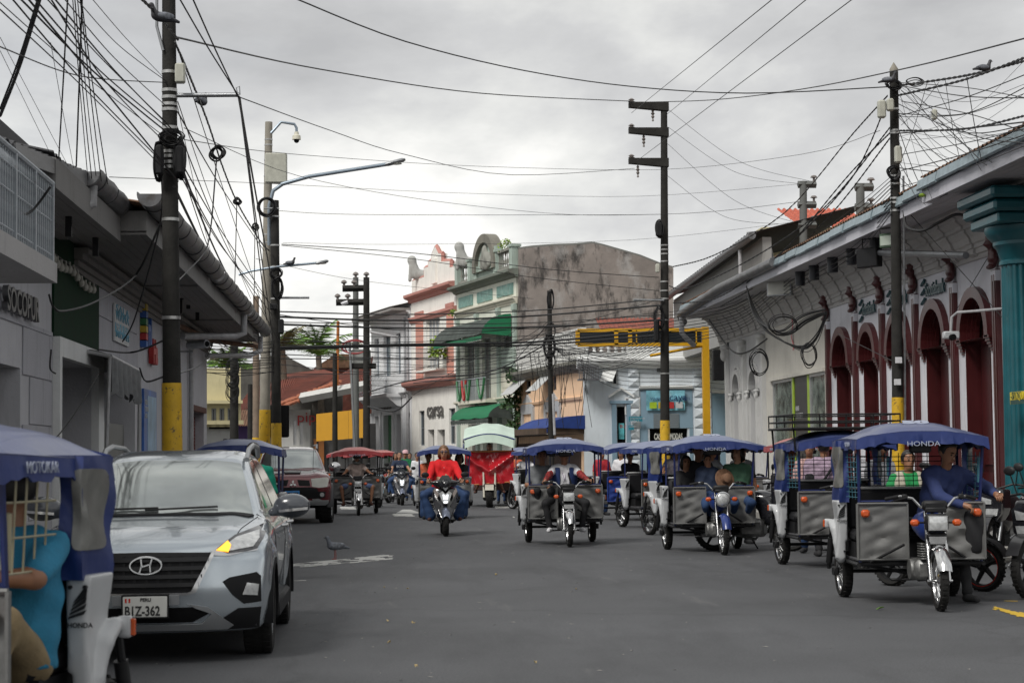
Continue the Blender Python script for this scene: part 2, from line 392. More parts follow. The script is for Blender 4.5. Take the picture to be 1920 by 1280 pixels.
for k in range(420):
 x, y = rg.uniform(-2.4, 8.6), 9 + 40 * rg.random() ** 1.4; a = rg.uniform(0, 3.14); l_, w_ = rg.uniform(.006, .035), rg.uniform(.004, .012); c_, s_ = math.cos(a), math.sin(a)
 grit.add([(x - l_ * c_, y - l_ * s_, .005), (x + w_ * s_, y - w_ * c_, .009), (x + l_ * c_, y + l_ * s_, .005), (x - w_ * s_, y + w_ * c_, .007)], [(0, 1, 2, 3)])
grit.build('grit', mat('grit_pale', (.28, .27, .25), .8), kind='stuff', smooth=False)
gd = mat('gutter_dirt', (.045, .042, .038), .95, 0, .4, 3)
for x0, x1, y1 in ((KL + .08, KL + .5, 45), (KR - .5, KR - .08, 60)): ragged('gutter_dirt', [(x0, 9, 0), (x1, 9, 0), (x1, y1, 0), (x0, y1, 0)], gd, z=.003, chips=.3, cell=.09)
paper = mat('litter_paper', (.5, .5, .47), .7); leafm = mat('fallen_leaf', (.12, .25, .03), .6); dryl = mat('dry_leaf', (.35, .27, .13), .7)
def scrap(px, py, s, m, name, label, cat, grp=None):
 p = onG(px, py, .004); mb = MB(); k = 7
 ring = [(s * random.uniform(.6, 1) * math.cos(i * 6.283 / k), .6 * s * random.uniform(.6, 1) * math.sin(i * 6.283 / k), random.uniform(.005, .03)) for i in range(k)]
 ring += [(x, y, z - .004) for x, y, z in ring]
 mb.add(ring, [tuple(range(k)), tuple(range(2 * k - 1, k - 1, -1))] + [(i, (i + 1) % k, k + (i + 1) % k, k + i) for i in range(k)])
 o = mb.build(name, m, smooth=False); o.location = p; o.rotation_euler = (0, 0, random.uniform(0, 3)); tag(o, label, cat, grp)
scrap(1650, 1142, .055, leafm, 'fallen_leaf', 'small green leaf lying on the asphalt near the front right moto taxi', 'leaf')
scrap(963, 970, .07, paper, 'paper_scrap', 'white paper scrap on the road left of the blue moto taxi in the middle', 'litter')
for q in ((720, 1102), (765, 1105), (727, 1165), (775, 1168), (729, 1205), (780, 1252), (1004, 1244), (930, 1078), (1080, 1106)):
 scrap(q[0], q[1], .022, dryl, 'dry_leaf', 'tiny dry leaf scrap on the open asphalt in front', 'leaf', 'dry scraps scattered on the road')
# ================================================================= BUILDINGS
class Fac:
 """a facade: local x along the wall, local y into the building, z up; p() reads a photo pixel onto it"""
 def __init__(s, name, label, cat, x, y, rz):
  s.r = thing(name, label, cat, (x, y, 0), R_(rz)); s.M = M4(s.r); s.I = s.M.inverted(); s.n = s.M.to_3x3() @ Vector((0, 1, 0))
 def p(s, px, py, y=0):
  q = s.I @ onplane(px, py, s.M @ Vector((0, y, 0)), s.n); return q.x, q.z
 def u(s, px, y=0): return s.p(px, 800, y)[0]
 def wall(s, poly, holes, m, t=.3, y=0, name='wall', label=None):
  return MB().prism(poly, y, y + t, 'y', holes).build(name, m, s.r, smooth=False, label=label)
 def box(s, name, m, x0, y0, z0, x1, y1, z1, label=None, par=None): return MB().box(x0, y0, z0, x1, y1, z1).build(name, m, par or s.r, smooth=False, label=label)
 def win(s, x0, z0, x1, z1, y=.12, fm=None, gm=None, nx=2, nz=2, name='window', f=.06):
  fm = fm or s.fm; a = MB().prism(rect(x0, z0, x1, z1), y, y + .06, 'y', [rect(x0 + f, z0 + f, x1 - f, z1 - f)])
  for i in range(1, nx): c = x0 + (x1 - x0) * i / nx; a.box(c - f / 3, y + .005, z0 + f, c + f / 3, y + .055, z1 - f)
  for i in range(1, nz): c = z0 + (z1 - z0) * i / nz; a.box(x0 + f, y + .008, c - f / 3, x1 - f, y + .052, c + f / 3)
  o = a.build(name, fm, s.r, smooth=False)
  MB().box(x0 + .02, y + .065, z0 + .02, x1 - .02, y + .075, z1 - .02).build('pane', gm or GLASSM, o, smooth=False)
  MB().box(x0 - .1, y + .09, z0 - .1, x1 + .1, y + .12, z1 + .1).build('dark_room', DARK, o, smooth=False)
  return o
 fm = mat('window_paint', (.35, .37, .38), .5)
def moulding(name, m, root, x0, x1, z, prof, y=0):
 """prof: list of (out, up) steps; an extruded cornice along local x"""
 pl = [(y + .02, z + prof[0][1])] + [(y - o, z + h) for o, h in prof] + [(y + .02, z + prof[-1][1])]
 mb = MB().prism(pl, x0, x1, 'x'); return mb.build(name, m, root, smooth=False)
CORN = [(.0, 0), (.06, .02), (.06, .08), (.12, .12), (.12, .18), (.22, .24), (.26, .26), (.26, .34), (.0, .36)]
def Z(root, z0): return z0
white_l = wallm('left_wall_white', (.46, .46, .49), .34); white_p = wallm('panel_white', (.38, .38, .415), .3)
soffit_m = wallm('soffit_board', (.20, .19, .18), .45); slabm = wallm('balcony_concrete', (.35, .34, .34), .35)
galv = mat('galvanised_gutter', (.17, .17, .175), .45, .6, .35, 5, .1, 30, grime=((.08, .055, .035), .45, (4, 4, 4), .25))
rust = mat('rusty_sheet', (.16, .085, .05), .85, .1, .45, 5, .2, 30, stain=((.05, .03, .02), .5, (4, 4, 4), .3))
roofdark = mat('old_roof_sheet', (.055, .055, .06), .7, .2, .3, 4, .1, 30)
railm = mat('weathered_rail', (.33, .36, .39), .5, .2, .2, 8, grime=((.14, .07, .04), .3, (8, 8, 8), .2))
XL = -4.5
# ---- balcony building on the far left
A = Fac('balcony_building', 'white panelled building at the left edge with a railed balcony over raised grey letters', 'building', XL, 0, 90)
uA = A.u(96); zt = 5.0
hole = rect(A.u(-60), .12, A.p(38, 690)[0], A.p(38, 690)[1])
A.wall(rect(6, 0, uA, zt), [hole], white_l, .35)
A.box('door_shutter', mat('dark_shutter', (.045, .043, .046), .6), hole[0][0] - .1, .3, .1, hole[1][0] + .1, .34, hole[2][1] + .1)
def panels(F, x0, x1, z0, z1, pw, ph, m, holes, y=0, t=.018, off=.5, name='wall_panel', lim=280):
 me = MB().bb((0, 0, 0), (pw - .014, t, ph - .014), .004).mesh(name, m, False); c = 0
 r = 0; z = z0
 while z < z1 - .05:
  hh = min(ph, z1 - z); x = x0 - (off * pw if r % 2 else 0)
  while x < x1 - .02:
   a, b_ = max(x, x0), min(x + pw, x1)
   if b_ - a > .05 and c < lim and not any(a < h[2] + .01 and b_ > h[0] - .01 and z < h[3] + .01 and z + hh > h[1] - .01 for h in holes):
    meshobj(name, me, F.r, ((a + b_) / 2, y - t / 2 - .001 - random.uniform(0, .004), z + hh / 2), (0, 0, 0), ((b_ - a) / pw, 1, hh / ph)); c += 1
   x += pw
  z += ph; r += 1
panels(A, 14.5, uA - .02, .12, 3.28, .95, .62, white_p, [(0, 0, hole[1][0], hole[2][1])])
sx, sz = onX(107, 531, -3.45).y, onX(107, 531, -3.45).z
st_ = onX(107, 494, -3.45).z
A.box('balcony_slab', slabm, 6, -1.05, sz, sx, .02, st_)
rt = onX(94, 342, -3.5).z
rl = MB().tube([(6, -1.0, rt), (sx - .05, -1.0, rt)], .035, 8).tube([(sx - .05, -1.0, rt), (sx - .05, 0, rt)], .03, 8)
for zz in (st_ + .08, st_ + .45, rt - .16): rl.tube([(6, -1.0, zz), (sx - .05, -1.0, zz)], .014, 6).tube([(sx - .05, -1, zz), (sx - .05, 0, zz)], .014, 6)
rail = rl.build('railing', railm, A.r)
bm_ = MB().box(-.01, -.01, st_, .01, .01, rt).mesh('baluster', railm, False); pm_ = MB().box(-.03, -.03, st_, .03, .03, rt + .01).mesh('railing_post', railm, False)
x = 12.0; i = 0
while x < sx - .05:
 meshobj('baluster' if i % 9 else 'railing_post', bm_ if i % 9 else pm_, A.r, (x, -1.0, 0)); x += .115; i += 1
for k in range(6): meshobj('baluster', bm_, A.r, (sx - .05, -.9 + k * .15, 0))
a0 = A.p(0, 578); a1 = A.p(57, 585)
lt = text('sign_letters', 'SOCOPUR', .42, .035, mat('letter_metal', (.12, .12, .125), .4, .7), A.r, (A.u(-4), -.07, A.p(0, 580)[1]), bold=.008)
lt.scale = ((A.u(58) - A.u(-4)) / max(lt.dimensions.x, .1), 1, 1)
A.box('upper_wall', roofdark, 6, .0, 5.02, uA + 2, .3, 5.6)
# ---- the long low shop house
Bd = Fac('gutter_house', 'long low white shop house with deep plank eave and heavy gutters on the left', 'building', XL, 0, 90)
u0, u1 = uA + .004, 49.6
gz = Bd.p(88, 623)[1]; g1 = Bd.u(181)
dA = (Bd.u(100), Bd.u(171), Bd.p(100, 668)[1]); dB = (Bd.u(191), Bd.u(253), Bd.p(230, 708)[1]); ps = (Bd.u(266), Bd.u(288), Bd.p(270, 735)[1]); sh = (Bd.u(357), Bd.u(383.6), Bd.p(370, 772)[1])
hs = [rect(dA[0], .12, dA[1], dA[2]), rect(dB[0], .12, dB[1], dB[2]), rect(sh[0], .12, sh[1] - .25, sh[2])]
Bd.wall(rect(u0, 0, u1, 5.0), hs, white_l, .8)
Bd.wall(rect(u0 - .02, gz - .02, g1, 4.75), [], mat('green_board', (.005, .026, .011), .8, 0, .3, 3, spec=.15, grime=((.03, .05, .035), .3, (2, 2, .6), .2)), .03, -.035, 'green_board')
pr = MB(); pr.prism(rect(u0 - .02, .12, g1, gz - .03), -.12, -.002, 'y', [rect(dA[0], .121, dA[1], dA[2])]); pr.build('portal', wallm('portal_white', (.66, .67, .67), .22), Bd.r, smooth=False)
dd = MB().box(dA[0] - .05, .55, .1, dA[1] + .05, .6, dA[2]).build('door', mat('dark_door', (.014, .013, .014), .7, spec=.2), Bd.r, smooth=False)
MB().box(dA[0], .46, dA[2] - .75, dA[0] + .75, .5, dA[2] - .05).build('shutter_box', mat('navy_box', (.03, .035, .10), .5), dd, smooth=False)
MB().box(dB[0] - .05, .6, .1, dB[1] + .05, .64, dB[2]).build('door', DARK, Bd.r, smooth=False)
MB().box(dB[0] + .9, .2, .12, dB[1], .24, dB[2] - .8).build('door_leaf', wallm('leaf_grey', (.22, .22, .21), .4), Bd.r, smooth=False)
panels(Bd, g1 + .02, Bd.u(256), .12, 4.7, .98, .62, white_p, [(dA[0], 0, dA[1], dA[2]), (dB[0] - .05, 0, dB[1] + .05, dB[2])])
shm = mat('red_shutter', (.13, .018, .014), .55, 0, .2, 5); s_ = Bd.box('rolling_shutter', shm, sh[0] - .02, .25, .1, sh[1] - .2, .28, sh[2] + .02)
ml = MB().box(sh[0], .22, 0, sh[1] - .26, .25, .07).mesh('shutter_slat', shm, False)
for k in range(int((sh[2] - .15) / .085)): meshobj('shutter_slat', ml, s_, (0, -.004, .15 + k * .085))
MB().box(sh[0] - .1, -.06, sh[2], sh[1] - .1, .0, sh[2] + .14).build('lintel', mat('rotten_wood', (.10, .035, .025), .8), Bd.r, smooth=False)
E = 1.22; zs = 4.72
me = MB().box(0, -.062, -.012, 1, .062, .012).mesh('soffit_plank', soffit_m, False)
for seg, (a, b_, zz, n, e) in enumerate(((21.2, 26.5, 4.62, 6, .86), (26.52, 34.5, zs, 9, E), (34.52, 43.0, zs, 9, E), (43.02, 51.5, zs, 9, E))):
 for k in range(n):
  meshobj('soffit_plank', me, Bd.r, (a, -.03 - (k + .5) * e / n, zz + random.uniform(0, .006)), (0, 0, 0), (b_ - a, e / n / .132, 1))
 MB().box(a, -e - .03, zz - .04, b_, -e, zz + .3).build('fascia_board', wallm('fascia_grey', (.20, .195, .19), .45), Bd.r, smooth=False)
 MB().box(a, -e - .0, zz - .04, a + .03, -.03, zz + .3).build('fascia_end', wallm('fascia_grey', (.30, .295, .29)), Bd.r, smooth=False)
for k, (o, h) in enumerate(((.05, -.42), (.10, -.34), (.16, -.24), (.24, -.16))):
 MB().box(g1 - 2.5, -o, zs + h, u1 - .01 * k, -.001, zs + h + .085).build('wall_moulding', soffit_m, Bd.r, smooth=False)
def corr(name, m, root, x0, x1, f, n, amp=.025, nv=6, t=.012, label=None):
 """corrugated sheet: ridges run along v; f(u,v) base surface"""
 nu = n * 6
 return MB().sheet(lambda u, v: (lambda p: (p[0], p[1], p[2] + amp * math.sin(u * n * 2 * math.pi)))(f(u, v)), nu, nv, t).build(name, m, root, True, label=label)
def roofplane(y0, z0, y1, z1, a, b_): return lambda u, v: (a + (b_ - a) * u, y0 + (y1 - y0) * v, z0 + (z1 - z0) * v)
for k in range(8):
 a = 26.3 + k * 3.15; corr('roof_sheet', rust if k < 1 else roofdark, Bd.r, 0, 1, roofplane(-E - .1, 5.09, 5, 6.1, a, a + 3.13), 16)
corr('roof_sheet', roofdark, Bd.r, 0, 1, roofplane(-.8, 5.03, 5, 6.3, 21.5, 26.28), 20)
fl0, fl1 = onX(15, 268, -3.7), onX(160, 326, -3.7)
corr('roof_sheet', roofdark, A.r, 0, 1, lambda u, v: (15.5 + (fl1.y - 15.5) * u, -.85 + 5 * v, fl0.z + (fl1.z - fl0.z) * (15.5 + (fl1.y - 15.5) * u - fl0.y) / (fl1.y - fl0.y) + .9 * v), 22)
MB().prism([(0, 0), (.2, .02), (.22, -.03), (.06, -.16), (0, -.17)], 0, 1, 'x').build('roof_flashing', galv, A.r, smooth=False).matrix_basis = Matrix.Translation((fl0.y, -.88, fl0.z)) @ Matrix.Rotation(-math.atan2(fl1.z - fl0.z, fl1.y - fl0.y), 4, 'Y') @ Matrix.Diagonal(((fl1 - fl0).length, 1, 1, 1))
def gutter(a, b_, y, z, r=.17, slope=0, n=14):
 mb = MB(); segs = 24
 def f(u, v):
  t = math.pi * (v * 1.1 - .05); return (a + (b_ - a) * u, y - r * math.cos(t), z - r * 1.05 * math.sin(t) + slope * u + .012 * math.sin(u * 37))
 mb.sheet(f, segs, n, .014)
 for e in (a, b_): mb.prism([(y - r * math.cos(math.pi * i / 12), z - r * 1.05 * math.sin(math.pi * i / 12)) for i in range(13)], e - .01, e + .01, 'x')
 o = mb.build('gutter', galv, Bd.r)
 st = MB().tube([(0, y - r * 1.05 * math.cos(math.pi * i / 12), z - r * 1.1 * math.sin(math.pi * i / 12)) for i in range(13)], .009, 5).mesh('gutter_strap', roofdark)
 k = a + .5
 while k < b_: meshobj('gutter_strap', st, o, (k, 0, slope * (k - a) / (b_ - a))); k += 1.1
 return o
g_ = onX(200, 385, -3.75); gutter(23.6, 29.4, -.86, 5.13)
gutter(25.8, 36.2, -E - .16, 5.16, .17); gutter(36.5, 44.6, -E - .16, 5.13, .17); gutter(44.8, 52.2, -E - .16, 5.08, .16)
pipem = mat('pvc_pipe', (.36, .36, .37), .45, 0, .2, 6, grime=((.15, .11, .08), .35, (4, 4, 4), .25))
def pipe(pts, r=.05, root=None, m=None, name='downpipe'): return MB().tube(pts, r, 10).build(name, m or pipem, root or Bd.r)
pipe([(23.8, -.9, 4.98), (23.8, -.9, 4.75), (23.7, -.75, 4.7), (23.6, -.02, 4.68)], .07)
pipe([(44.7, -E - .1, 4.95), (44.7, -E - .1, 4.5), (44.6, -E + .1, 4.42), (42.5, -.1, 4.3)], .08)
pipe([(51, -E - .1, 4.85), (51, -E - .1, 4.45), (50.6, -E + .15, 4.3), (48, -.15, 4.15)], .07)
pipe([(52, -E, 4.62), (48.5, -.3, 4.55), (41, -.12, 4.45)], .06, m=rust)
pipe([(Bd.u(352), -.08, 4.3), (Bd.u(352), -.08, .2)], .06); pipe([(Bd.u(303), -.06, 4.3), (Bd.u(303), -.06, .2)], .04)
for px, py in ((132, 400), (182, 440), (340, 560), (355, 552), (372, 575)):
 q = onX(px, py, -3.9); MB().box(q.y - .03, -.62, q.z - .3, q.y + .03, -.54, q.z).box(q.y - .12, -.64, q.z - .02, q.y + .05, -.5, q.z + .04).build('lamp_bracket', BLACK, Bd.r, smooth=False)
bulb = MB().lathe([(0, -.11), (.03, -.1), (.05, -.06), (.045, -.02), (.02, .02), (.02, .06), (0, .06)], 10).mesh('light_bulb', mat('old_bulb', (.35, .34, .3), .25))
for k in range(11):
 t_ = k / 10; q = onX(100 + 75 * t_, 478 + 62 * t_ + 5 * math.sin(k), XL + .12)
 b_ = meshobj('light_bulb', bulb, Bd.r, (q.y, -.12, q.z))
pipe([(onX(95, 470, XL + .12).y, -.12, onX(95, 470, XL + .12).z), (onX(180, 536, XL + .12).y, -.12, onX(180, 536, XL + .12).z)], .012, m=BLACK, name='bulb_wire')
fr = thing('door_awning', 'ragged grey valance on a bent pipe frame over the second left doorway', 'awning', (XL, 0, 0), R_(90))
q0, q1 = onX(206, 668, XL + .45), onX(262, 697, XL + .45)
MB().tube([(q0.y, -.45, q0.z), (q1.y, -.45, q1.z)], .04).tube([(q0.y, -.45, q0.z), (q0.y - .1, 0, q0.z + .1)], .03).tube([(q1.y, -.45, q1.z), (q1.y, 0, q1.z + .05)], .03).tube([(q0.y, -.45, q0.z), (q0.y - .35, -.4, .12)], .028).tube([(q1.y, -.45, q1.z), (q1.y + .05, -.42, .12)], .03).build('frame', pipem, fr)
dv = MB().sheet(lambda u, v: (q0.y + (q1.y - q0.y) * u, -.48 + .05 * math.sin(u * 40) * v, q0.z + (q1.z - q0.z) * u - v * (.52 + .06 * math.sin(u * 31))), 60, 6, .01).build('valance', mat('grey_valance', (.13, .135, .14), .8, 0, .3, 6), fr)
MB().sheet(lambda u, v: (q0.y + (q1.y - q0.y) * u, -.45 + .45 * v, q0.z + .02 + (q1.z - q0.z) * u * (1 - v) + .1 * v + .03 * math.sin(u * 23) * math.sin(v * 3)), 30, 6, .012).build('cover', mat('black_tarp', (.03, .03, .033), .7, 0, .3, 6), fr)
sg = thing('rental_sign', 'faded white and light blue rental notice high on the panelled left wall', 'sign', (XL, 0, 0), R_(90))
a, b_ = Bd.p(208, 638), Bd.p(236, 584); lb = mat('sign_light_blue', (.10, .33, .47), .6); wsg = mat('sign_white', (.50, .51, .52), .6, 0, .12, 5)
MB().box(a[0], -.06, a[1], b_[0], -.03, b_[1]).build('panel', wsg, sg, smooth=False)
H_ = b_[1] - a[1]; W_ = b_[0] - a[0]
MB().box(a[0] + .05, -.065, a[1] + H_ * .24, b_[0] - .05, -.06, a[1] + H_ * .5).build('blue_band', lb, sg, smooth=False)
for tx, zz, sz_, m_ in (('SALA', .78, .2, lb), ('WAWA', .58, .24, lb), ('965 0 1537', .3, .2, wsg), ('INFORMES', .12, .14, lb)):
 o = text('lettering', tx, sz_, .004, m_, sg, (a[0] + .1, -.068, a[1] + H_ * zz)); o.scale = ((W_ - .2) / max(.1, o.dimensions.x), 1, 1)
hsn = thing('painted_letters_sign', 'chunky blue and red raised letters with a rainbow strip on the white left wall', 'sign', (XL, 0, 0), R_(90))
a = Bd.p(262, 660); b_ = Bd.p(300, 618); blu = mat('letter_blue', (.03, .10, .34), .5); red_ = mat('letter_red', (.42, .03, .03), .5); ylw = mat('letter_yellow', (.5, .35, .03), .5); grn = mat('letter_green', (.03, .16, .06), .5)
for k, m_ in enumerate((blu, red_, ylw, grn, blu, ylw)):
 MB().box(a[0], -.12, a[1] + .1 + k * .14, a[0] + .3, -.004, a[1] + .22 + k * .14).build('coloured_block', m_, hsn, smooth=False)
o = text('letter', 'mi', .78, .05, blu, hsn, (a[0] + .38, -.07, a[1] + .18), bold=.03); o.scale = (.75, 1, 1)
o = text('letter', 'Ha', .62, .05, red_, hsn, (a[0] + 1.2, -.07, a[1] - .12), bold=.03)
pst = thing('blue_poster', 'tall blue advertising poster in a frame right of the awning doorway', 'poster', (XL, 0, 0), R_(90))
a, b_ = Bd.p(265, 856), Bd.p(289, 735)
MB().box(a[0], -.05, .6, b_[0], -.004, b_[1]).build('panel', mat('poster_blue', (.04, .13, .42), .4, 0, .5, 1.2), pst, smooth=False)
MB().box(a[0] + .55, -.055, 1.6, b_[0] - .1, -.05, b_[1] - .12).build('pale_picture', mat('poster_pale', (.22, .36, .50), .4, 0, .4, 2), pst, smooth=False)
text('lettering', 'DESDE\nTU CASA\nPAGA', .13, .003, wsg, pst, (a[0] + .1, -.058, b_[1] - .3)); text('lettering', 'AHORRA\nHOY', .15, .003, wsg, pst, (a[0] + .1, -.058, 1.5))
MB().box(a[0] + .1, -.06, .7, a[0] + .5, -.052, 1.2).build('yellow_patch', ylw, pst, smooth=False)
cc = thing('security_camera', 'grey box security camera on the wall under the left plank soffit', 'camera', tuple(onX(362, 646, XL + .5)))
MB().cyl((.32, -.25, 0), (-.1, .1, 0), .09, n=12).build('housing', STEEL, cc); MB().cyl((.33, -.26, 0), (.32, -.25, 0), .06).build('lens', DARK, cc)
MB().tube([(0, 0, -.05), (0, 0, -.15), (-.5, 0, -.15)], .02).build('bracket', STEEL, cc)
# ================================================================= RIGHT: bank
XR = 11.7
bank_w = wallm('bank_white', (.62, .62, .66), .12); burg = mat('burgundy_paint', (.055, .007, .008), .4, 0, .2, 2, coat=.1); burgd = mat('burgundy_door', (.03, .004, .005), .45, 0, .2, 2)
stucco = wallm('cornice_stucco', (.40, .39, .38), .2); soff_r = wallm('soffit_pale', (.42, .41, .43), .15)
Bk = Fac('bank_building', 'white bank front with five burgundy arches and raised bank lettering on the right', 'building', XR, 0, -90)
ux = lambda px: Bk.u(px)
pil = [(1551, 1566), (1603, 1617), (1654, 1669), (1716, 1733), (1789, 1806), (1871, 1886)]
pil = [(ux(a), ux(b_)) for a, b_ in pil]
zc = Bk.p(1797, 481)[1]; zi = Bk.p(1735, 656)[1]; zcr = Bk.p(1762, 574)[1]
holes = []
for i in range(5):
 a, b_ = pil[i][1], pil[i + 1][0]; g = (b_ - a) * .13; holes.append((a + g, b_ - g))
uE = ux(1556); uS = ux(1892)
ztop = 6.55
Bk.wall(rect(uE, 0, uS + 3, ztop), [arch(a, .12, b_, zi + .05, 14, 1.05) for a, b_ in holes], bank_w, .5)
for i, (a, b_) in enumerate(holes):
 r = (b_ - a) / 2; c = (a + b_) / 2
 fr_ = MB().prism(arch(a - .19, zi, b_ + .19, zi + .05, 16, 1.02), -.13, -.002, 'y', [arch(a + .02, zi + .001, b_ - .02, zi + .05, 16, 1.02)]).prism(arch(a - .003, .122, b_ + .003, zi + .05, 16, 1.02), -.0015, .3, 'y', [arch(a + .022, .123, b_ - .022, zi + .05, 16, 1.02)])
 for k in range(3): fr_.prism(arch(a - .02 + k * .05, zi, b_ + .02 - k * .05, zi + .05, 16, 1.02), .02 + k * .07, .1 + k * .07, 'y', [arch(a + .04 + k * .05, zi + .001, b_ - .04 - k * .05, zi + .05, 16, 1.02)])
 fr_.build('arch_frame', burg, Bk.r, smooth=False)
 fi = MB().prism(arch(a, .12, b_, zi + .04, 16), .3, .36, 'y').build('arch_door', burgd, Bk.r, smooth=False)
 for s in (-1, 1):
  MB().box(c + s * r * .12, .27, .3, c + s * r * .82, .3, 1.1).box(c + s * r * .12, .27, 1.25, c + s * r * .82, .3, zi - .1).build('door_panel', burg, fi, smooth=False)
 for xx in (a - .1, b_ + .1):
  cp = MB()
  for k, w_ in enumerate((.06, .08, .10, .13, .16)): cp.box(xx - w_, -.03 - k * .025, zi - .26 + k * .06, xx + w_, .1, zi - .205 + k * .06)
  cp.build('impost', burg, Bk.r, smooth=False)
 if i in (1, 2, 3):
  zz = Bk.p(1755, 552)[1]; mm_ = mat('bank_letters', (.012, .06, .07), .4)
  o = text('bank_lettering', 'Scotiabank', .36, .02, mm_, Bk.r, (a + .22, -.05, zz), bold=.004); o.scale = ((b_ - a - .2) / max(.1, o.dimensions.x), 1.15, 1)
  em = MB();
  for k in range(3): em.tube([(a + .02 + .12 * math.sin(t_), -.04, zz + .12 + (k - 1) * .2 + .11 * t_ / 3) for t_ in np.linspace(-1.6, 1.6, 7)], .035, 6)
  em.build('bank_emblem', mm_, Bk.r)
for k, (a, b_) in enumerate(pil):
 c = (a + b_) / 2; w_ = .14
 MB().box(c - w_, -.09, .55, c + w_, .02, zc - .5).box(c - w_ + .05, -.105, .6, c - .02, -.09, zc - .6).box(c + .02, -.105, .6, c + w_ - .05, -.09, zc - .6).build('pilaster', burg, Bk.r, smooth=False)
 pb_ = MB()
 for j, q in enumerate((.28, .24, .2)): pb_.box(c - q, -.09 - (q - .15), .12 + j * .15, c + q, .02, .12 + (j + 1) * .15)
 pb_.build('pilaster_base', burg, Bk.r, smooth=False)
 MB().box(c - w_ - .01, -.10, zc - .72, c + w_ + .01, -.005, zc - .52).build('pilaster_collar', bank_w, Bk.r, smooth=False)
 def fb(P, c=c):
  d = ell(P, (c, -.12, zc - .0), (.12, .12, .14)); d = smin(d, ell(P, (c, -.09, zc - .28), (.16, .09, .19)), .05); d = smin(d, ell(P, (c, -.23, zc - .03), (.03, .045, .04)), .03)
  return smin(smin(d, ell(P, (c, -.09, zc + .12), (.16, .13, .06)), .03), ell(P, (c, -.14, zc - .46), (.15, .07, .05)), .03) + .008 * np.sin(P[:, 2] * 45)
 netmesh('bust_capital', fb, (c - .25, -.36, zc - .56), (c + .25, .06, zc + .26), .032, burg, Bk.r)
e0 = onX(1669, 417, 10.45); ze = e0.z
def eave(F, a, b_, xo=-1.25, lab=''):
 prof = [(.03, -.95), (.03, -.86), (.07, -.84), (.07, -.74), (.10, -.73), (.10, -.66), (.14, -.63), (.18, -.52), (.25, -.42), (.25, -.38), (.31, -.36), (.31, -.30), (.42, -.22), (.42, -.16), (.52, -.10), (.62, -.08), (.62, 0)]
 moulding('cornice', stucco, F.r, a, b_, ze, prof)
 nb = 14; kk = a + .6
 brk = MB().prism([(-.02, -.90)] + [(-o - .045, h_) for o, h_ in prof[2:15]] + [(-.02, -.1)], -.16, .16, 'x').mesh('cornice_bracket', stucco, False)
 while kk < b_ - .3: meshobj('cornice_bracket', brk, F.r, (kk, 0, ze)); kk += 1.16
 me = MB().box(0, -.075, -.012, 1, .075, .012).mesh('soffit_board', soff_r, False); n = 5; wd = (-xo - .62) / n
 for k in range(n): meshobj('soffit_board', me, F.r, (a, -.62 - (k + .5) * wd, ze - .01 + random.uniform(0, .004)), (0, 0, 0), (b_ - a, wd / .155, 1))
 MB().box(a, xo - .03, ze - .03, b_, xo, ze + .22).build('fascia', wallm('fascia_white', (.50, .50, .54), .1), F.r, smooth=False)
 fl = MB().prism([(xo - .04, ze + .225), (xo - .12, ze + .2), (xo - .14, ze + .23), (xo - .1, ze + .4), (xo + .05, ze + .45), (xo + .06, ze + .23)], 0, 1.18, 'x').mesh('flashing_strip', mat('bluish_flashing', (.30, .37, .40), .45, .5, .3, 4, .2, 12), False)
 kk = a
 while kk < b_ - .5: meshobj('flashing_strip', fl, F.r, (kk, random.uniform(-.02, .02), random.uniform(-.02, .02))); kk += 1.2
 k = a
 while k < b_ - .1:
  w_ = min(3.1, b_ - k); corr('roof_sheet', rust, F.r, 0, 1, roofplane(xo - .05, ze + .46, 5, ze + 2.0, k, k + w_), 14); k += w_ + .02
uBlue = ux(1884)
eave(Bk, uE, uBlue)
spot = MB().cyl((0, 0, -.36), (0, 0, 0), .13, n=16).cyl((0, 0, -.365), (0, 0, -.36), .1, n=16).mesh('ceiling_spotlight', mat('spot_black', (.02, .022, .028), .5))
for px, py in ((1641, 455), (1597, 475), (1561, 491), (1526, 507), (1500, 518)):
 q = Bk.I @ onX(px, py, 10.85); o = meshobj('ceiling_spotlight', spot, Bk.r, (q.x, XR * 0 - .85, ze - .02))
# ---- plaster building with shop window, then arches at the corner
Pw = Fac('plaster_shop', 'cream plaster front with a lime edged shop window and tangled cables, beside the bank', 'building', XR, 0, -90)
plast = wallm('plaster_cream', (.52, .50, .45), .16); uC = ux(1438)
w0, w1 = Pw.p(1447, 715), Pw.p(1546, 692); zb = 1.0
Pw.wall(rect(uC, 0, uE - .004, 6.5), [rect(w0[0], .5, w1[0], w0[1])], plast, .4)
lime = mat('lime_vinyl', (.34, .50, .03), .4); shopg = mat('shop_glass', (.16, .19, .17), .08, 0, .8, 2.2, spec=.9)
d0, d1 = Pw.u(1487), Pw.u(1516)
for a, b_ in ((w0[0], d0 - .1), (d1 + .1, w1[0])):
 o = MB().prism(rect(a, .5, b_, w0[1]), .02, .1, 'y', [rect(a + .08, .58, b_ - .08, w0[1] - .08)]).build('shop_window', mat('alu_frame', (.5, .5, .5), .4, .6), Pw.r, smooth=False)
 MB().box(a + .06, .06, .56, b_ - .06, .075, w0[1] - .06).build('pane', shopg, o, smooth=False)
for a in (d0 - .1, d1 - .12): MB().box(a, .01, .5, a + .2, .05, w0[1]).build('lime_strip', lime, Pw.r, smooth=False)
MB().box(d0 + .1, .04, .5, d1 - .12, .08, w0[1]).build('dark_poster', mat('poster_black', (.02, .018, .02), .4, 0, .3, 4), Pw.r, smooth=False)
text('lettering', 'ALIAS\nTIMADERO', .2, .003, wsg, Pw.r, (d0 + .2, .033, 2.7)).scale = (.9, 1, 1)
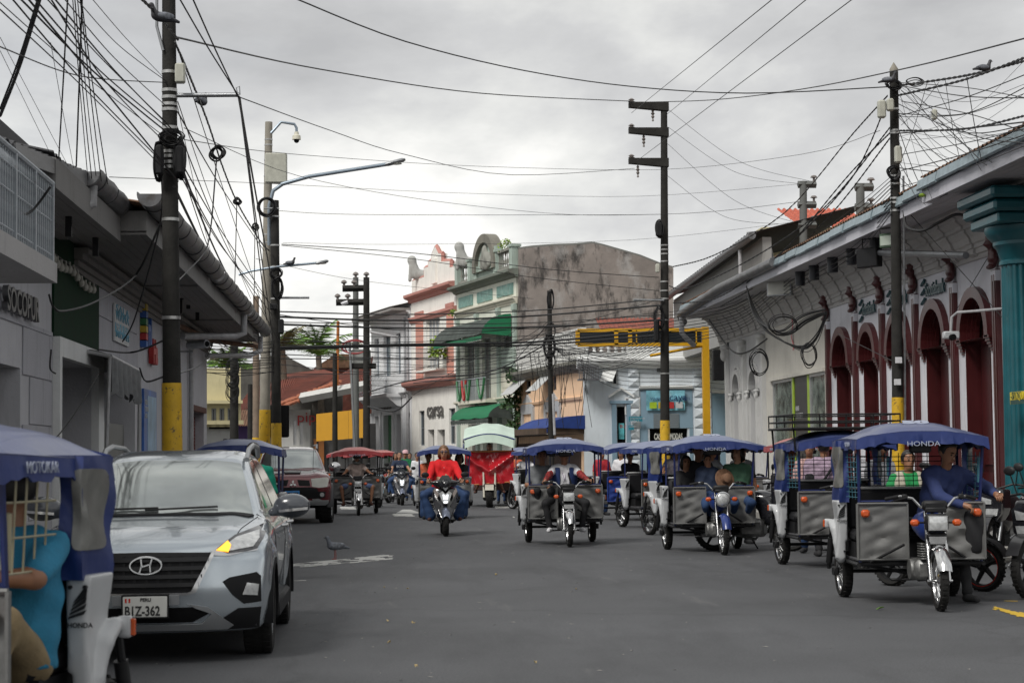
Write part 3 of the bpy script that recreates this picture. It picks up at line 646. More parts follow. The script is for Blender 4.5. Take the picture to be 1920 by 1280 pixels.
MB().box(w0[0] - .1, -.08, w0[1] + .0, w1[0] + .1, .0, w0[1] + .1).build('lintel', plast, Pw.r, smooth=False)
eave(Pw, uC, uE - .004)
tk = MB().sheet(lambda u, v: (Pw.p(1487, 650)[0] + .06 * math.sin(v * 9) + u * .1, -.03 - .02 * math.sin(v * 12), Pw.p(1487, 650)[1] + 1.0 - v * 1.1), 2, 14, .005).build('striped_ribbon', mat('ribbon_red', (.5, .1, .12), .6, 0, .6, 9))
tk.matrix_world = Pw.M; tag(tk, 'torn red and white ribbon hanging on the plaster wall above the shop window', 'ribbon')
Ca = Fac('corner_arcade', 'white corner house with two slim arches and ornate capitals under the cable tangle', 'building', XR, 0, -90)
uD = ux(1366); hs = []
for a, b_ in ((1377, 1390), (1408, 1422)): hs.append((Ca.u(a), Ca.u(b_)))
zi2 = Ca.p(1384, 735)[1]
Ca.wall(rect(uD, 0, uC - .004, 6.5), [arch(a, .12, b_, zi2) for a, b_ in hs], wallm('arcade_white', (.46, .46, .46), .22), .45)
orn = wallm('ornament_white', (.48, .48, .47), .25)
for a, b_ in hs:
 MB().prism(arch(a - .14, zi2, b_ + .14, zi2 + .01, 14), -.07, .0, 'y', [arch(a, zi2 + .001, b_, zi2 + .01, 14)]).prism(arch(a - .28, zi2, b_ + .28, zi2 + .01, 14), -.04, .0, 'y', [arch(a - .2, zi2 + .001, b_ + .2, zi2 + .01, 14)]).build('arch_moulding', orn, Ca.r, smooth=False)
 MB().prism(arch(a, .12, b_, zi2), .3, .35, 'y').build('arch_door', mat('pale_door', (.20, .20, .20), .5), Ca.r, smooth=False)
 MB().box(a, .25, .12, b_, .29, 1.9).build('grey_shutter', mat('blue_grey_door', (.07, .09, .11), .5), Ca.r, smooth=False)
 for xx in (a - .16, b_ + .16):
  MB().box(xx - .12, -.1, .12, xx + .12, 0, zi2 - .25).build('pilaster', orn, Ca.r, smooth=False)
  def fo(P, xx=xx): return smin(smin(ell(P, (xx, -.08, zi2 - .07), (.2, .1, .06)), ell(P, (xx - .1, -.1, zi2 - .2), (.06, .06, .09)), .03), smin(ell(P, (xx + .1, -.1, zi2 - .2), (.06, .06, .09)), ell(P, (xx, -.07, zi2 - .3), (.13, .06, .12)), .03), .03)
  netmesh('capital', fo, (xx - .28, -.3, zi2 - .45), (xx + .28, .06, zi2 + .02), .04, orn, Ca.r)
for px in (1366, 1400, 1436):
 c = Ca.u(px) + (.2 if px == 1366 else 0); MB().box(c - .13, -.12, .12, c + .13, 0, 5.1).box(c - .17, -.16, 4.9, c + .17, 0, 5.0).build('pilaster', orn, Ca.r, smooth=False)
 def fo(P, c=c): return smin(ell(P, (c, -.14, 5.05), (.22, .15, .12)), ell(P, (c, -.16, 4.8), (.13, .12, .2)), .05)
 netmesh('capital', fo, (c - .28, -.34, 4.5), (c + .28, .06, 5.2), .04, orn, Ca.r)
eave(Ca, uD - 1.3, uC - .004)
MB().box(uD, .0, 0, uD + .35, 9, 6.5).build('side_wall', wallm('arcade_white', (.46, .46, .46)), Ca.r, smooth=False)
ml = [(uD - 1.3, ze + .05), (uC, ze + .05)]
def gtr(root, pts, r, name='gutter', m=None): return MB().tube(pts, r, 12).build(name, m or galv, root)
gtr(Ca.r, [(uD - 1.6, -1.2, ze - .15), (uD - 1.3, -1.35, ze + .1), (uC, -1.38, ze + .32), (uE, -1.38, ze + .3)], .14)
gtr(Ca.r, [(uD - .9, -1.38, ze - .0), (uD - .9, -1.38, ze - .55), (uD - .95, -1.25, ze - .7), (uD - 1.3, -.9, ze - .95)], .09, 'downpipe', pipem)
uh = Fac('set_back_storey', 'dull grey upper wall with a drainpipe seen above the corner eave', 'building', 12.6, 0, -90)
v0, v1 = uh.p(1262, 505), uh.p(1430, 480); uh.wall([(v0[0], 5.5), (v1[0], 5.5), (v1[0], 8.6), (v0[0], 8.1)], [], wallm('set_back_grey', (.30, .30, .29), .4), .3)
gtr(uh.r, [(v0[0] - .5, -.4, 8.1), (v1[0] + .3, -.4, 8.62)], .13); corr('roof_sheet', roofdark, uh.r, 0, 1, lambda u, v: (v0[0] - .4 + (v1[0] - v0[0] + .7) * u, -.5 + 4 * v, 8.2 + .5 * u + v), 40)
pipe([(v1[0] - 2, -.35, 8.4), (v1[0] - 2, -.35, 7.3), (v1[0] - 1.8, -.3, 6.9)], .07, uh.r)
# ---- teal column building at the right edge
Te = Fac('teal_column_building', 'building at the right edge with a fluted teal column under a plank eave', 'building', XR, 0, -90)
Te.wall(rect(uBlue + .9, 0, uS + 14, 6.5), [], burgd, .4)
teal = mat('teal_paint', (.005, .085, .105), .45, 0, .2, 3, coat=.15, grime=((.10, .16, .17), .25, (6, 6, 6), .15))
c = Te.u(1912, -.5); col = MB(); cy_ = -.35
def flut(r, z): return [((c + (r + .022 * (abs(math.sin(t_ * 10)) - .5) * 2) * math.cos(t_)), (cy_ + (r + .022 * (abs(math.sin(t_ * 10)) - .5) * 2) * math.sin(t_)), z) for t_ in np.linspace(0, 2 * math.pi, 81)[:-1]]
zcap = Te.p(1900, 500, -.5)[1]
rings = []
for k in range(9): rings += flut(.40 - .03 * k / 8, .75 + (zcap - .75) * k / 8)
col.add(rings, [(i * 80 + j, i * 80 + (j + 1) % 80, (i + 1) * 80 + (j + 1) % 80, (i + 1) * 80 + j) for i in range(8) for j in range(80)])
cl_ = col.build('column', teal, Te.r, ang=60)
MB().lathe([(.0, .12), (.58, .12), (.58, .3), (.52, .34), (.55, .42), (.52, .5), (.47, .52), (.47, .6), (.5, .66), (.46, .72), (.41, .76)], 40, c=(c, cy_, 0)).build('column_base', teal, Te.r)
MB().lathe([(.37, zcap), (.42, zcap + .02), (.42, zcap + .08), (.4, zcap + .1), (.46, zcap + .3), (.52, zcap + .36), (.52, zcap + .42), (.62, zcap + .52), (.66, zcap + .6), (.66, zcap + .68), (.0, zcap + .68)], 40, c=(c, cy_, 0)).build('column_capital', teal, Te.r)
MB().bb((c, cy_, zcap + .78), (1.5, 1.4, .18), .03).bb((c, cy_, zcap + .98), (1.75, 1.6, .2), .05).bb((c, cy_, zcap + 1.2), (1.95, 1.75, .2), .05).build('entablature', teal, Te.r, smooth=False)
q_ = Te.p(1700, 460); MB().tube([(ux(1694), -.95, Bk.p(1694, 452)[1] - .2), (Te.u(1868), -.5, Bk.p(1868, 466)[1] - .1)], .07, 8).build('steel_beam', STEEL, Te.r)
eave(Te, uBlue + .02, uS + 14, -1.45)
sb = thing('cashpoint_sign', 'yellow and dark green sign fixed to the teal column at the right edge', 'sign', (XR, 0, 0), R_(-90))
a, b_ = Te.p(1895, 758, -.85), Te.p(1935, 731, -.85); ygn = mat('sign_yellow', (.62, .5, .03), .5); dgn = mat('sign_dark_green', (.01, .06, .05), .5)
MB().box(a[0], -.86, a[1], b_[0], -.83, b_[1]).build('panel', ygn, sb, smooth=False); MB().box(a[0] + .03, -.865, a[1], b_[0], -.862, a[1] + (b_[1] - a[1]) * .34).build('green_band', dgn, sb, smooth=False)
text('lettering', '-S/1000', .17, .003, dgn, sb, (a[0] + .06, -.868, a[1] + (b_[1] - a[1]) * .42)); text('lettering', 'AQUI', .17, .003, ygn, sb, (a[0] + .3, -.87, a[1] + .07))
fb_ = thing('black_floodlight_box', 'black box hanging under the right eave just beyond the pole', 'lamp', tuple(Bk.M @ Vector((ux(1722), -1.0, ze - .45))), R_(-60))
MB().bb((0, 0, 0), (.62, .2, .42), .02).build('housing', BLACK, fb_, smooth=False); MB().tube([(-.2, 0, .2), (-.2, 0, .42), (.2, 0, .42), (.2, 0, .2)], .015).build('bracket', BLACK, fb_)
fb2 = thing('floodlight', 'small greenish floodlight under the right eave near the teal column', 'lamp', tuple(Bk.M @ Vector((ux(1774), -1.1, ze - .3))), R_(-50))
MB().bb((0, 0, 0), (.44, .12, .3), .02).build('housing', mat('lamp_green', (.06, .10, .06), .5), fb2, smooth=False); MB().box(-.18, -.075, -.1, .18, -.061, .1).build('glass', mat('lamp_glass', (.35, .40, .34), .2), fb2, smooth=False); MB().tube([(-.2, 0, 0), (-.24, 0, .26), (.24, 0, .26), (.2, 0, 0)], .012).build('bracket', BLACK, fb2)
fb3 = thing('panel_floodlight', 'flat pale floodlight under the eave above the cable tangle', 'lamp', tuple(onX(1462, 538, 10.9)), R_(-40))
MB().bb((0, 0, 0), (.75, .1, .5), .02).build('housing', STEEL, fb3, smooth=False); MB().box(-.33, -.06, -.2, .33, -.051, .2).build('glass', mat('lamp_pale', (.5, .5, .45), .3), fb3, smooth=False)
cm = thing('dome_camera_arm', 'white bullet camera on a bent pipe in front of the last burgundy arch', 'camera', tuple(onX(1884, 578, XR - .25)))
MB().tube([(0, 0, 0), (-.35, .6, 0), (-.6, .9, 0), (-.68, 1.0, -.08), (-.7, 1.02, -.35)], .025).build('arm', pipem, cm); MB().bb((-.7, 1.02, -.42), (.3, .16, .14), .02).build('head', WHITEP, cm); MB().cyl((-.72, .9, -.47), (-.72, .8, -.47), .06).build('lens', DARK, cm)
MB().prism([(-.04, -.04), (.04, -.04), (.04, .04), (-.04, .04)], 0, .1).build('mount', BLACK, cm)
# ================================================================= FAR BUILDINGS (across the junction)
RZ = -75.8
DIR = Vector((math.cos(R_(RZ)), math.sin(R_(RZ)), 0)); NRM = Vector((-math.sin(R_(RZ)), math.cos(R_(RZ)), 0))
PEND = Vector((6.75, 88.0, 0))
def onfar(px): return onplane(px, 860, PEND, NRM)
def balus(F, x0, x1, z0, z1, m, y=0, step=.28, name='baluster', w_=.1, rail=True, par=None):
 par = par or F.r
 pr = [(.03, 0), (w_ * .5, .03), (w_ * .5, .1), (w_ * .25, .16), (w_ * .62, .35), (w_ * .3, .62), (w_ * .25, .8), (w_ * .5, .9), (w_ * .5, 1), (.0, 1)]
 me = MB().lathe([(r, z) for r, z in pr], 8).mesh(name, m); k = x0 + step / 2
 while k < x1: meshobj(name, me, par, (k, y, z0), (0, 0, 0), (1, 1, z1 - z0)); k += step
 if rail: MB().box(x0, y - .12, z1, x1, y + .12, z1 + .12).box(x0, y - .12, z0 - .1, x1, y + .12, z0).build('balustrade_rail', m, par, smooth=False)
moss = (.05, .05, .035)
# ---- mint building
q = onfar(971); mt = Fac('mint_building', 'pale mint two storey house with an arched crest, balustrade and green awnings', 'building', q.x, q.y, RZ)
mint = wallm('mint_wall', (.66, .68, .59), .3); mintd = wallm('mint_trim', (.35, .42, .37), .35); cream = wallm('cream_trim', (.64, .61, .51), .35)
xl = mt.u(859); zco = mt.p(975, 508)[1]; zf = mt.p(970, 760)[1]
ops = []
for a, b_ in ((873, 890), (905, 921), (928, 936)):
 ops.append((mt.u(a), mt.p(880, 752)[1], mt.u(b_), mt.p(880, 640)[1]))
ops[2] = (mt.u(942), ops[0][1] + .9, mt.u(962), ops[0][3])
lo = [(mt.u(878), mt.u(892)), (mt.u(905), mt.u(924))]
hs = [rect(a, z0, b_, z1) for a, z0, b_, z1 in ops] + [arch(a, .1, b_, mt.p(900, 800)[1], 10) for a, b_ in lo]
mt.wall(rect(xl, 0, 0, zco), hs, mint, .4)
zm = mt.p(900, 762)[1]
moulding('cornice', wallm('mint_cornice', (.16, .18, .15), .6), mt.r, xl - .2, .3, zco - .25, [(.0, 0), (.15, .05), (.2, .15), (.4, .2), (.5, .25), (.5, .38), (.0, .42)])
moulding('string_course', cream, mt.r, xl, .15, zco - 1.5, CORN); moulding('string_course', cream, mt.r, xl, .15, mt.p(960, 752)[1] - .1, CORN)
for k in range(3):
 a = xl + (0 - xl) * (k + .12) / 3; b_ = xl + (0 - xl) * (k + .88) / 3
 MB().box(a, -.05, zco - 1.0, b_, -.002, zco - .45).build('frieze_panel', mat('frieze_green', (.15, .27, .24), .7, 0, .3, 4, stain=((.40, .42, .38), .5, (3, 3, 3), .3)), mt.r, smooth=False)
for px in (862, 898, 939, 969): c = mt.u(px); MB().box(c - .16, -.14, .1, c + .16, 0, zco - 1.5).box(c - .2, -.18, zco - 1.8, c + .2, -.0, zco - 1.52).build('pilaster', mintd, mt.r, smooth=False)
for i, (a, z0, b_, z1) in enumerate(ops):
 mt.win(a, z0, b_, z1, .14, mat('grey_mint_joinery', (.32, .36, .34), .6), mat('shutter_dark', (.12, .12, .11), .6, 0, .3, 5), 2, 3)
for a, b_ in lo: MB().prism(arch(a, .1, b_, mt.p(900, 800)[1], 10), .2, .25, 'y').build('arch_door', mat('brown_grey_door', (.11, .10, .09), .6), mt.r, smooth=False)
for a, b_, nm in ((mt.u(943), mt.u(963), 1),):
 for k in range(2): z0 = zm + .6 + k * 1.2; MB().box(a - .1, -.04, z0, b_ + .1, -.003, z0 + .9).box(a + .1, -.06, z0 + .2, b_ - .1, -.04, z0 + .7).build('wall_panel', mintd if k else cream, mt.r, smooth=False)
zp = zco + .2; zt_ = mt.p(970, 466)[1]
balus(mt, mt.u(866), mt.u(888), zp + .15, zp + .95, wallm('old_baluster', (.25, .25, .22), .5), step=.4)
balus(mt, mt.u(938), -.4, zp + .15, zp + .95, wallm('old_baluster', (.25, .25, .22), .5), step=.3)
for px in (864, 888, 900, 937, 968): c = mt.u(px); MB().box(c - .22, -.2, zp, c + .22, .2, zp + (1.35 if px in (900, 937) else 1.05)).box(c - .28, -.26, zp + 1.04, c + .28, .26, zp + 1.16).build('parapet_pier', mintd, mt.r, smooth=False)
a, b_ = mt.u(899), mt.u(938); zcr_ = mt.p(918, 441)[1]; rr = (b_ - a) / 2
sprz = zp + .55; kk_ = (zcr_ - sprz) / rr
MB().prism(arch(a, zp, b_, sprz, 16, kk_), -.1, .2, 'y').build('crest', mintd, mt.r, smooth=False)
MB().prism(arch(a - .1, zp + .3, b_ + .1, sprz, 20, kk_), -.3, .25, 'y', [arch(a + .3, zp + .301, b_ - .3, sprz, 18, kk_ * .93)]).build('crest_arch', wallm('crest_stone', (.19, .18, .15), .6), mt.r, smooth=False)
cx = (a + b_) / 2
def fcr(P):
 d = ell(P, (cx, -.12, zp + .8), (.9, .16, .5)); d = smin(d, ell(P, (cx, -.16, zp + 1.1), (.35, .14, .55)), .15)
 return d + .04 * np.sin(P[:, 0] * 9) * np.cos(P[:, 2] * 8)
netmesh('crest_relief', fcr, (a, -.4, zp + .3), (b_, .05, zp + 1.9), .07, wallm('crest_relief', (.27, .27, .24), .5), mt.r)
def tuft(name, base, r, n, m, root, seed=1, h=1.0, leaf=.12, stem=True):
 rr = random.Random(seed); lf = MB()
 for i in range(n):
  a = rr.uniform(0, 6.28); e = rr.uniform(-.4, 1.4); d = r * rr.uniform(.2, 1) ** .6
  p = Vector((base[0] + d * math.cos(a) * math.cos(e), base[1] + d * math.sin(a) * math.cos(e), base[2] + h * r + d * math.sin(e) * h))
  v = Vector((rr.uniform(-1, 1), rr.uniform(-1, 1), rr.uniform(-.3, 1))).normalized() * leaf * rr.uniform(.6, 1.3); s = v.orthogonal().normalized() * leaf * .35
  lf.add([p, p + v * .5 + s, p + v, p + v * .5 - s], [(0, 1, 2, 3)])
 return lf.build(name, m, root, False)
leafy = mat('bright_leaves', (.20, .30, .03), .5, 0, .5, 3); leafd = mat('dark_leaves', (.03, .07, .02), .5, 0, .5, 3)
def bush(name, label, cat, base, r, n, m, seed, h=1, leaf=.12):
 root = thing(name, label, cat, base); MB().tube([(0, 0, 0), (.03, 0, h * r)], [.03, .015], 6).build('stem', mat('bark', (.08, .06, .045), .9, 0, .3, 8), root)
 tuft('foliage', (0, 0, 0), r, n, m, root, seed, h, leaf); return root
W_ = lambda F, px, py, y=0: tuple(F.M @ Vector((F.p(px, py, y)[0], y, F.p(px, py, y)[1])))
bush('parapet_plant', 'yellow green plant growing on the mint parapet beside the crest', 'plant', W_(mt, 948, 480), .4, 160, leafy, 4)
def awning(name, label, F, x0, x1, zt, zb, out, m, m2=None, skew=0):
 r = thing(name, label, 'awning', F.r.location, F.r.rotation_euler.z)
 n = 20
 MB().sheet(lambda u, v: (x0 + (x1 - x0) * u - skew * (1 - v) * 0, -.05 - out * math.sin(v * 1.45) / math.sin(1.45), zb + (zt - zb) * math.cos(v * 1.45) - .05 * abs(math.sin(u * 9.4)) * v), n, 8, .02).build('canopy', m, r)
 for k, xx in enumerate((x0, x1)):
  pl = [(-.05, zb)] + [(-.05 - out * math.sin(v * 1.45) / math.sin(1.45), zb + (zt - zb) * math.cos(v * 1.45)) for v in np.linspace(0, 1, 9)]
  MB().prism(pl, xx - .01, xx + .01, 'x').build('side', m2 or m, r, smooth=False)
 sc = MB(); k = 0; L_ = x1 - x0
 nsc = max(6, int(L_ / .3))
 for i in range(nsc):
  c = x0 + L_ * (i + .5) / nsc; hw = L_ / nsc / 2
  sc.prism([(c - hw, zb + .02), (c - hw, zb - .12), (c, zb - .2), (c + hw, zb - .12), (c + hw, zb + .02)], -.06 - out, -.04 - out, 'y')
 sc.build('valance', m2 or m, r, smooth=False)
 MB().tube([(x0, -.05 - out, zb - .2), (x1, -.05 - out, zb - .2)], .015, 6).build('trim', wpaint, r)
 return r
gr_f = mat('faded_green_cloth', (.05, .062, .055), .8, 0, .5, 2, stain=((.16, .15, .14), .4, (3, .6, 3), .3)); gr_b = mat('green_cloth', (.006, .15, .062), .7, 0, .15, 3)
a, b_ = mt.u(868), mt.u(962)
awning('upper_awning', 'big green and sun bleached awning over the upper balcony of the mint house', mt, a, b_, mt.p(960, 592)[1] + .1, mt.p(960, 630)[1], 1.5, gr_f, gr_b)
awning('lower_awning', 'small bright green scalloped awning above the mint shop entrance', mt, mt.u(893), mt.u(966), mt.p(960, 755)[1], mt.p(960, 785)[1], 1.3, gr_b, gr_f)
zb_ = mt.p(900, 752)[1]; bx0, bx1 = mt.u(885), mt.u(938)
MB().box(bx0, -.75, zb_ - .15, bx1, 0, zb_).build('balcony_slab', cream, mt.r, smooth=False)
rl = MB().box(bx0, -.76, zb_ + 1.05, bx1, -.7, zb_ + 1.1).build('railing', railm, mt.r, smooth=False)
bm2 = MB().box(-.012, -.012, 0, .012, .012, 1.05).mesh('railing_bar', railm, False)
k = bx0
while k <= bx1: meshobj('railing_bar', bm2, rl, (k, -.73, zb_)); k += .16
for j, (a, b_, m_) in enumerate(((bx0, bx0 + .9, grn), (bx0 + .9, bx0 + 1.6, red_), (bx0 + 1.5, bx0 + 2.3, grn), (bx1 - 1.2, bx1, grn))):
 g_ = MB().tube([(a + (b_ - a) * t_, -.8, zb_ + 1.05 - 1.0 * math.sin(math.pi * t_)) for t_ in np.linspace(0, 1, 12)], .06, 6).build('garland', m_)
 g_.matrix_world = mt.M; tag(g_, ('green tinsel garland at the far end of the mint balcony', 'red candy stripe garland on the mint balcony rail', 'green tinsel garland right of the red one on the mint balcony', 'green tinsel garland at the near end of the mint balcony')[j], 'garland')
sw = thing('stained_side_wall', 'huge blank mould stained brown side wall of the mint building', 'wall', (PEND.x, PEND.y, 0))
brown = mat('stained_brown_render', (.235, .205, .185), .9, 0, .3, .6, .6, 6, stain=((.035, .032, .03), .56, (1.1, 1.1, .42), .10), grime=((.35, .335, .32), .50, (.8, .8, .6), .14))
def L2(px, py, Y=88.4): p = onY(px, py, Y); return (p.x - PEND.x, p.z)
out = [L2(972, 900), L2(972, 468), L2(984, 466), L2(1000, 464), L2(1040, 461), L2(1075, 460), L2(1112, 457), L2(1130, 461), L2(1165, 471), L2(1200, 481), L2(1240, 497), L2(1262, 503), L2(1262, 900)]
MB().prism(out, .3, .9, 'y').build('wall', brown, sw, smooth=False)
cop = MB()
for (a, b_) in zip(out[1:-2], out[2:-1]):
 cop.tube([(a[0], .55, a[1] + .02), (b_[0], .55, b_[1] + .02)], .1, 5)
cop.build('coping', wallm('coping_dark', (.10, .10, .09), .5), sw, smooth=False)
# ---- pink building
q = onfar(858); pk = Fac('pink_building', 'cream and salmon pink house with stepped gable and raised shop letters', 'building', q.x, q.y, RZ)
pcr = wallm('pink_cream', (.80, .78, .73), .22); pink = wallm('salmon_trim', (.46, .21, .175), .25); xl2 = pk.u(772.5)
zc2 = pk.p(857, 532)[1]; zl = pk.p(850, 722)[1]
pw = [(pk.u(782), pk.u(795)), (pk.u(800), pk.u(826)), (pk.u(840), pk.u(852))]
zw0, zw1 = pk.p(820, 690)[1], pk.p(820, 592)[1]
lw = [(pk.u(786), pk.u(796)), (pk.u(802), pk.u(814)), (pk.u(820), pk.u(834)), (pk.u(842), pk.u(854))]
lz = [(pk.p(790, 835)[1], pk.p(790, 770)[1]), (.2, pk.p(808, 805)[1]), (.2, pk.p(828, 805)[1]), (pk.p(848, 832)[1], pk.p(848, 765)[1])]
hs = [rect(a, zw0, b_, zw1) for a, b_ in pw[1:2]] + [rect(a, max(z[0], .1), b_, z[1]) for (a, b_), z in zip(lw, lz)]
pk.wall(rect(xl2, 0, -.003, zc2), hs, pcr, .4)
for a, b_ in (pw[0], pw[2]):
 MB().box(a, -.05, zw0 - .4, b_, -.002, zw1 + .3).build('pink_panel', wallm('salmon_panel', (.58, .27, .21), .15), pk.r, smooth=False)
 MB().box(a - .12, -.08, zw1 + .3, b_ + .12, -.002, zw1 + .5).build('pink_lintel', pink, pk.r, smooth=False)
pk.win(pw[1][0], zw0, pw[1][1], zw1, .15, pcr, mat('pale_shutter', (.38, .40, .42), .6), 4, 2)
for (a, b_), z in zip(lw, lz):
 if z[0] > .5: pk.win(a, z[0], b_, z[1], .12, mat('grey_blue_frame', (.16, .19, .21), .5), GLASSM, 1, 2)
 else: MB().box(a, .3, .1, b_, .34, z[1]).build('door', mat('grey_recess', (.22, .21, .20), .6), pk.r, smooth=False)
moulding('cornice', pink, pk.r, xl2 - .2, .0, zc2 - .3, [(.0, 0), (.12, .04), (.16, .18), (.34, .24), (.42, .32), (.42, .46), (.0, .5)])
moulding('string_course', pink, pk.r, xl2, .0, zc2 - 1.5, [(.0, 0), (.08, .02), (.12, .12), (.2, .2), (.2, .34), (.0, .38)])
moulding('shop_cornice', pink, pk.r, xl2 - .3, .2, zl, [(.0, 0), (.25, .04), (.3, .16), (.5, .24), (.55, .36), (.55, .52), (.0, .58)])
zp2 = zc2 + .2; cxp = pk.u(818); Q = lambda *a: [(pk.u(x_), pk.p(x_, y_)[1]) for x_, y_ in a]; st2 = [(pk.u(774), zp2), (-.05, zp2), (-.05, pk.p(850, 500)[1])] + Q((846, 500), (846, 488), (830, 489), (830, 474), (825, 474), (818, 460), (811, 477), (811, 488), (805, 489), (805, 499), (797, 501), (797, 518), (774, 526))
MB().prism(st2, 0, .35, 'y').build('stepped_gable', pcr, pk.r, smooth=False)
tr = MB()
for i in range(2, len(st2) - 1):
 a, b_ = st2[i], st2[i + 1]; tr.tube([(a[0], .12, a[1]), (b_[0], .12, b_[1])], .13, 4)
tr.build('gable_coping', pink, pk.r, smooth=False)
MB().box(cxp - .45, -.12, zp2 + .2, cxp + .45, 0, pk.p(818, 485)[1]).build('gable_pier', pcr, pk.r, smooth=False)
def lionf(c):
 def f(P):
  d = ell(P, (c[0], c[1], c[2] + .3), (.55, .28, .3)); d = smin(d, cone(P, (c[0] - .2, c[1], c[2] + .3), (c[0] - .45, c[1], c[2] + .95), .26, .22), .12)
  d = smin(d, ell(P, (c[0] - .5, c[1], c[2] + 1.15), (.26, .24, .27)), .1); d = smin(d, cone(P, (c[0] - .55, c[1] - .12, c[2] + .8), (c[0] - .6, c[1] - .12, c[2]), .1, .1), .06)
  return smin(d, ell(P, (c[0] + .4, c[1], c[2] + .25), (.3, .3, .25)), .1)
 return f
stone = wallm('weathered_statue', (.36, .36, .34), .4)
for px, lab, F, py in ((784, 'weathered stone lion on the left end of the pink parapet', pk, 522), (874, 'weathered stone lion between the pink and mint parapets', mt, 500)):
 c = F.p(px, py); o = netmesh('lion_statue', lionf((0, 0, 0)), (-.95, -.4, -.05), (.8, .4, 1.5), .06, stone); o.location = F.M @ Vector((c[0], .15, c[1] - .1)); o.rotation_euler = (0, 0, R_(-12)); tag(o, lab, 'statue')
o = text('shop_lettering', 'carsa', 1.2, .02, mat('sign_letter_dark', (.10, .095, .09), .5), pk.r, (pk.u(803), -.08, pk.p(815, 781)[1]), bold=.01); o.scale = ((pk.u(833) - pk.u(803)) / o.dimensions.x, 1, 1)
vb = MB().box(pk.u(797), -.5, zl + .9, pk.u(835), 0, zl + 1.0).build('balcony_slab', pcr, pk.r, smooth=False)
net_ = mat('wire_net', (.36, .35, .33), .7)
for k in range(22): MB().box(pk.u(797) + k * .21, -.5, zl + 1.0, pk.u(797) + k * .21 + .02, -.48, zl + 2.2).build('railing_bar', net_, vb, smooth=False) if pk.u(797) + k * .21 < pk.u(835) else None
bush('balcony_plant', 'yellow green leafy plant hanging on the pink balcony', 'plant', W_(pk, 822, 690, -.5), .55, 420, leafy, 9, 1.5, .2)
bush('cornice_plant', 'small shrub sprouting between the pink and mint fronts', 'plant', W_(pk, 852, 600, -.2), .28, 120, leafy, 10, 1, .12)
# ---- grey building
q = onfar(772); gy = Fac('grey_building', 'pale blue grey house with tall pilasters, iron balcony and green door', 'building', q.x, q.y, RZ)
gcol = wallm('pale_grey_wall', (.74, .75, .76), .18); gsh = mat('blue_grey_shutter', (.17, .20, .24), .6, 0, .2, 4); xl3 = gy.u(697)
zc3 = gy.p(770, 572)[1]; zm3 = gy.p(730, 748)[1]
upw = [(gy.u(703), gy.u(711)), (gy.u(720), gy.u(733)), (gy.u(743), gy.u(752))]; uz0, uz1 = gy.p(726, 705)[1], gy.p(726, 630)[1]
low = [(gy.u(703), gy.u(711)), (gy.u(719), gy.u(737)), (gy.u(743), gy.u(752)), (gy.u(763), gy.u(769))]; lz1 = gy.p(726, 778)[1]
gy.wall(rect(xl3, 0, -.003, zc3), [rect(a, uz0, b_, uz1) for a, b_ in upw] + [rect(a, .1, b_, lz1) for a, b_ in low], gcol, .4)
for a, b_ in upw: gy.win(a, uz0, b_, uz1, .2, gsh, mat('pale_pane', (.2, .24, .25), .3), 2, 2)
for i, (a, b_) in enumerate(low):
 MB().box(a, .3, .1, b_, .34, lz1).build('door', mat('grey_door', (.19, .19, .20), .6) if i != 1 else mat('green_door', (.03, .14, .05), .5), gy.r, smooth=False)
for px in (699, 715, 739, 757): c = gy.u(px); MB().box(c - .2, -.12, 1.9, c + .2, -.002, lz1 + .2).box(c - .26, -.18, .1, c + .26, -.002, 1.88).build('pilaster', gcol, gy.r, smooth=False)
moulding('string_course', gcol, gy.r, xl3, 0, zm3, CORN); moulding('cornice', gcol, gy.r, xl3, 0, zc3 - .6, CORN)
corr('roof_sheet', mat('pale_old_roof', (.20, .19, .185), .8, 0, .3, 4), gy.r, 0, 1, lambda u, v: (xl3 - .5 + (-xl3 + .5) * u, -1.2 + 6 * v, zc3 - .1 + 1.4 * v), 40)
MB().box(xl3 - .4, -1.15, zc3 - .3, 0, .0, zc3 - .15).build('soffit', mat('eave_grey', (.25, .24, .23), .8, 0, .2, 2), gy.r, smooth=False)
bz = gy.p(735, 740)[1]; b0, b1 = gy.u(699), gy.u(755)
MB().box(b0, -.95, bz - .2, b1, 0, bz).prism([(-.9, bz - .2), (-.05, bz - .2), (-.05, bz - .75), (-.3, bz - .7)], b0 + .1, b1 - .1, 'x').build('balcony_slab', gcol, gy.r, smooth=False)
rl = MB().box(b0, -.97, bz + 1.15, b1, -.9, bz + 1.2).box(b0, -.96, bz + .08, b1, -.91, bz + .12).build('railing', railm, gy.r, smooth=False)
sc_ = MB().tube([(.16 * math.sin(t_ * 2) * (1 - .0 * t_), 0, .1 + t_ * .16) for t_ in np.linspace(0, 6.2, 24)], .018, 5).mesh('railing_scroll', railm)
k = b0 + .2
while k < b1: meshobj('railing_scroll', sc_, rl, (k, -.935, bz + .05)); k += .34
a = gy.u(712); text('grey_lettering', 'ABACO', .5, .05, mat('sign_letter_dark', (.10, .095, .09)), gy.r, (a, -.15, lz1 + .35)).scale = (2.0, 1.3, 1)
pipe([(gy.u(768), -.1, zc3 - .4), (gy.u(768), -.1, .2)], .09, gy.r); pipe([(gy.u(763), -.1, zc3 - .6), (gy.u(763), -.1, zm3)], .06, gy.r)
pipe([(gy.u(725), -1.1, zc3 - .2), (gy.u(725), -1.1, zc3 - 1.0), (gy.u(727), -1.0, zc3 - 1.2), (gy.u(752), -.1, zc3 - 1.7)], .08, gy.r)
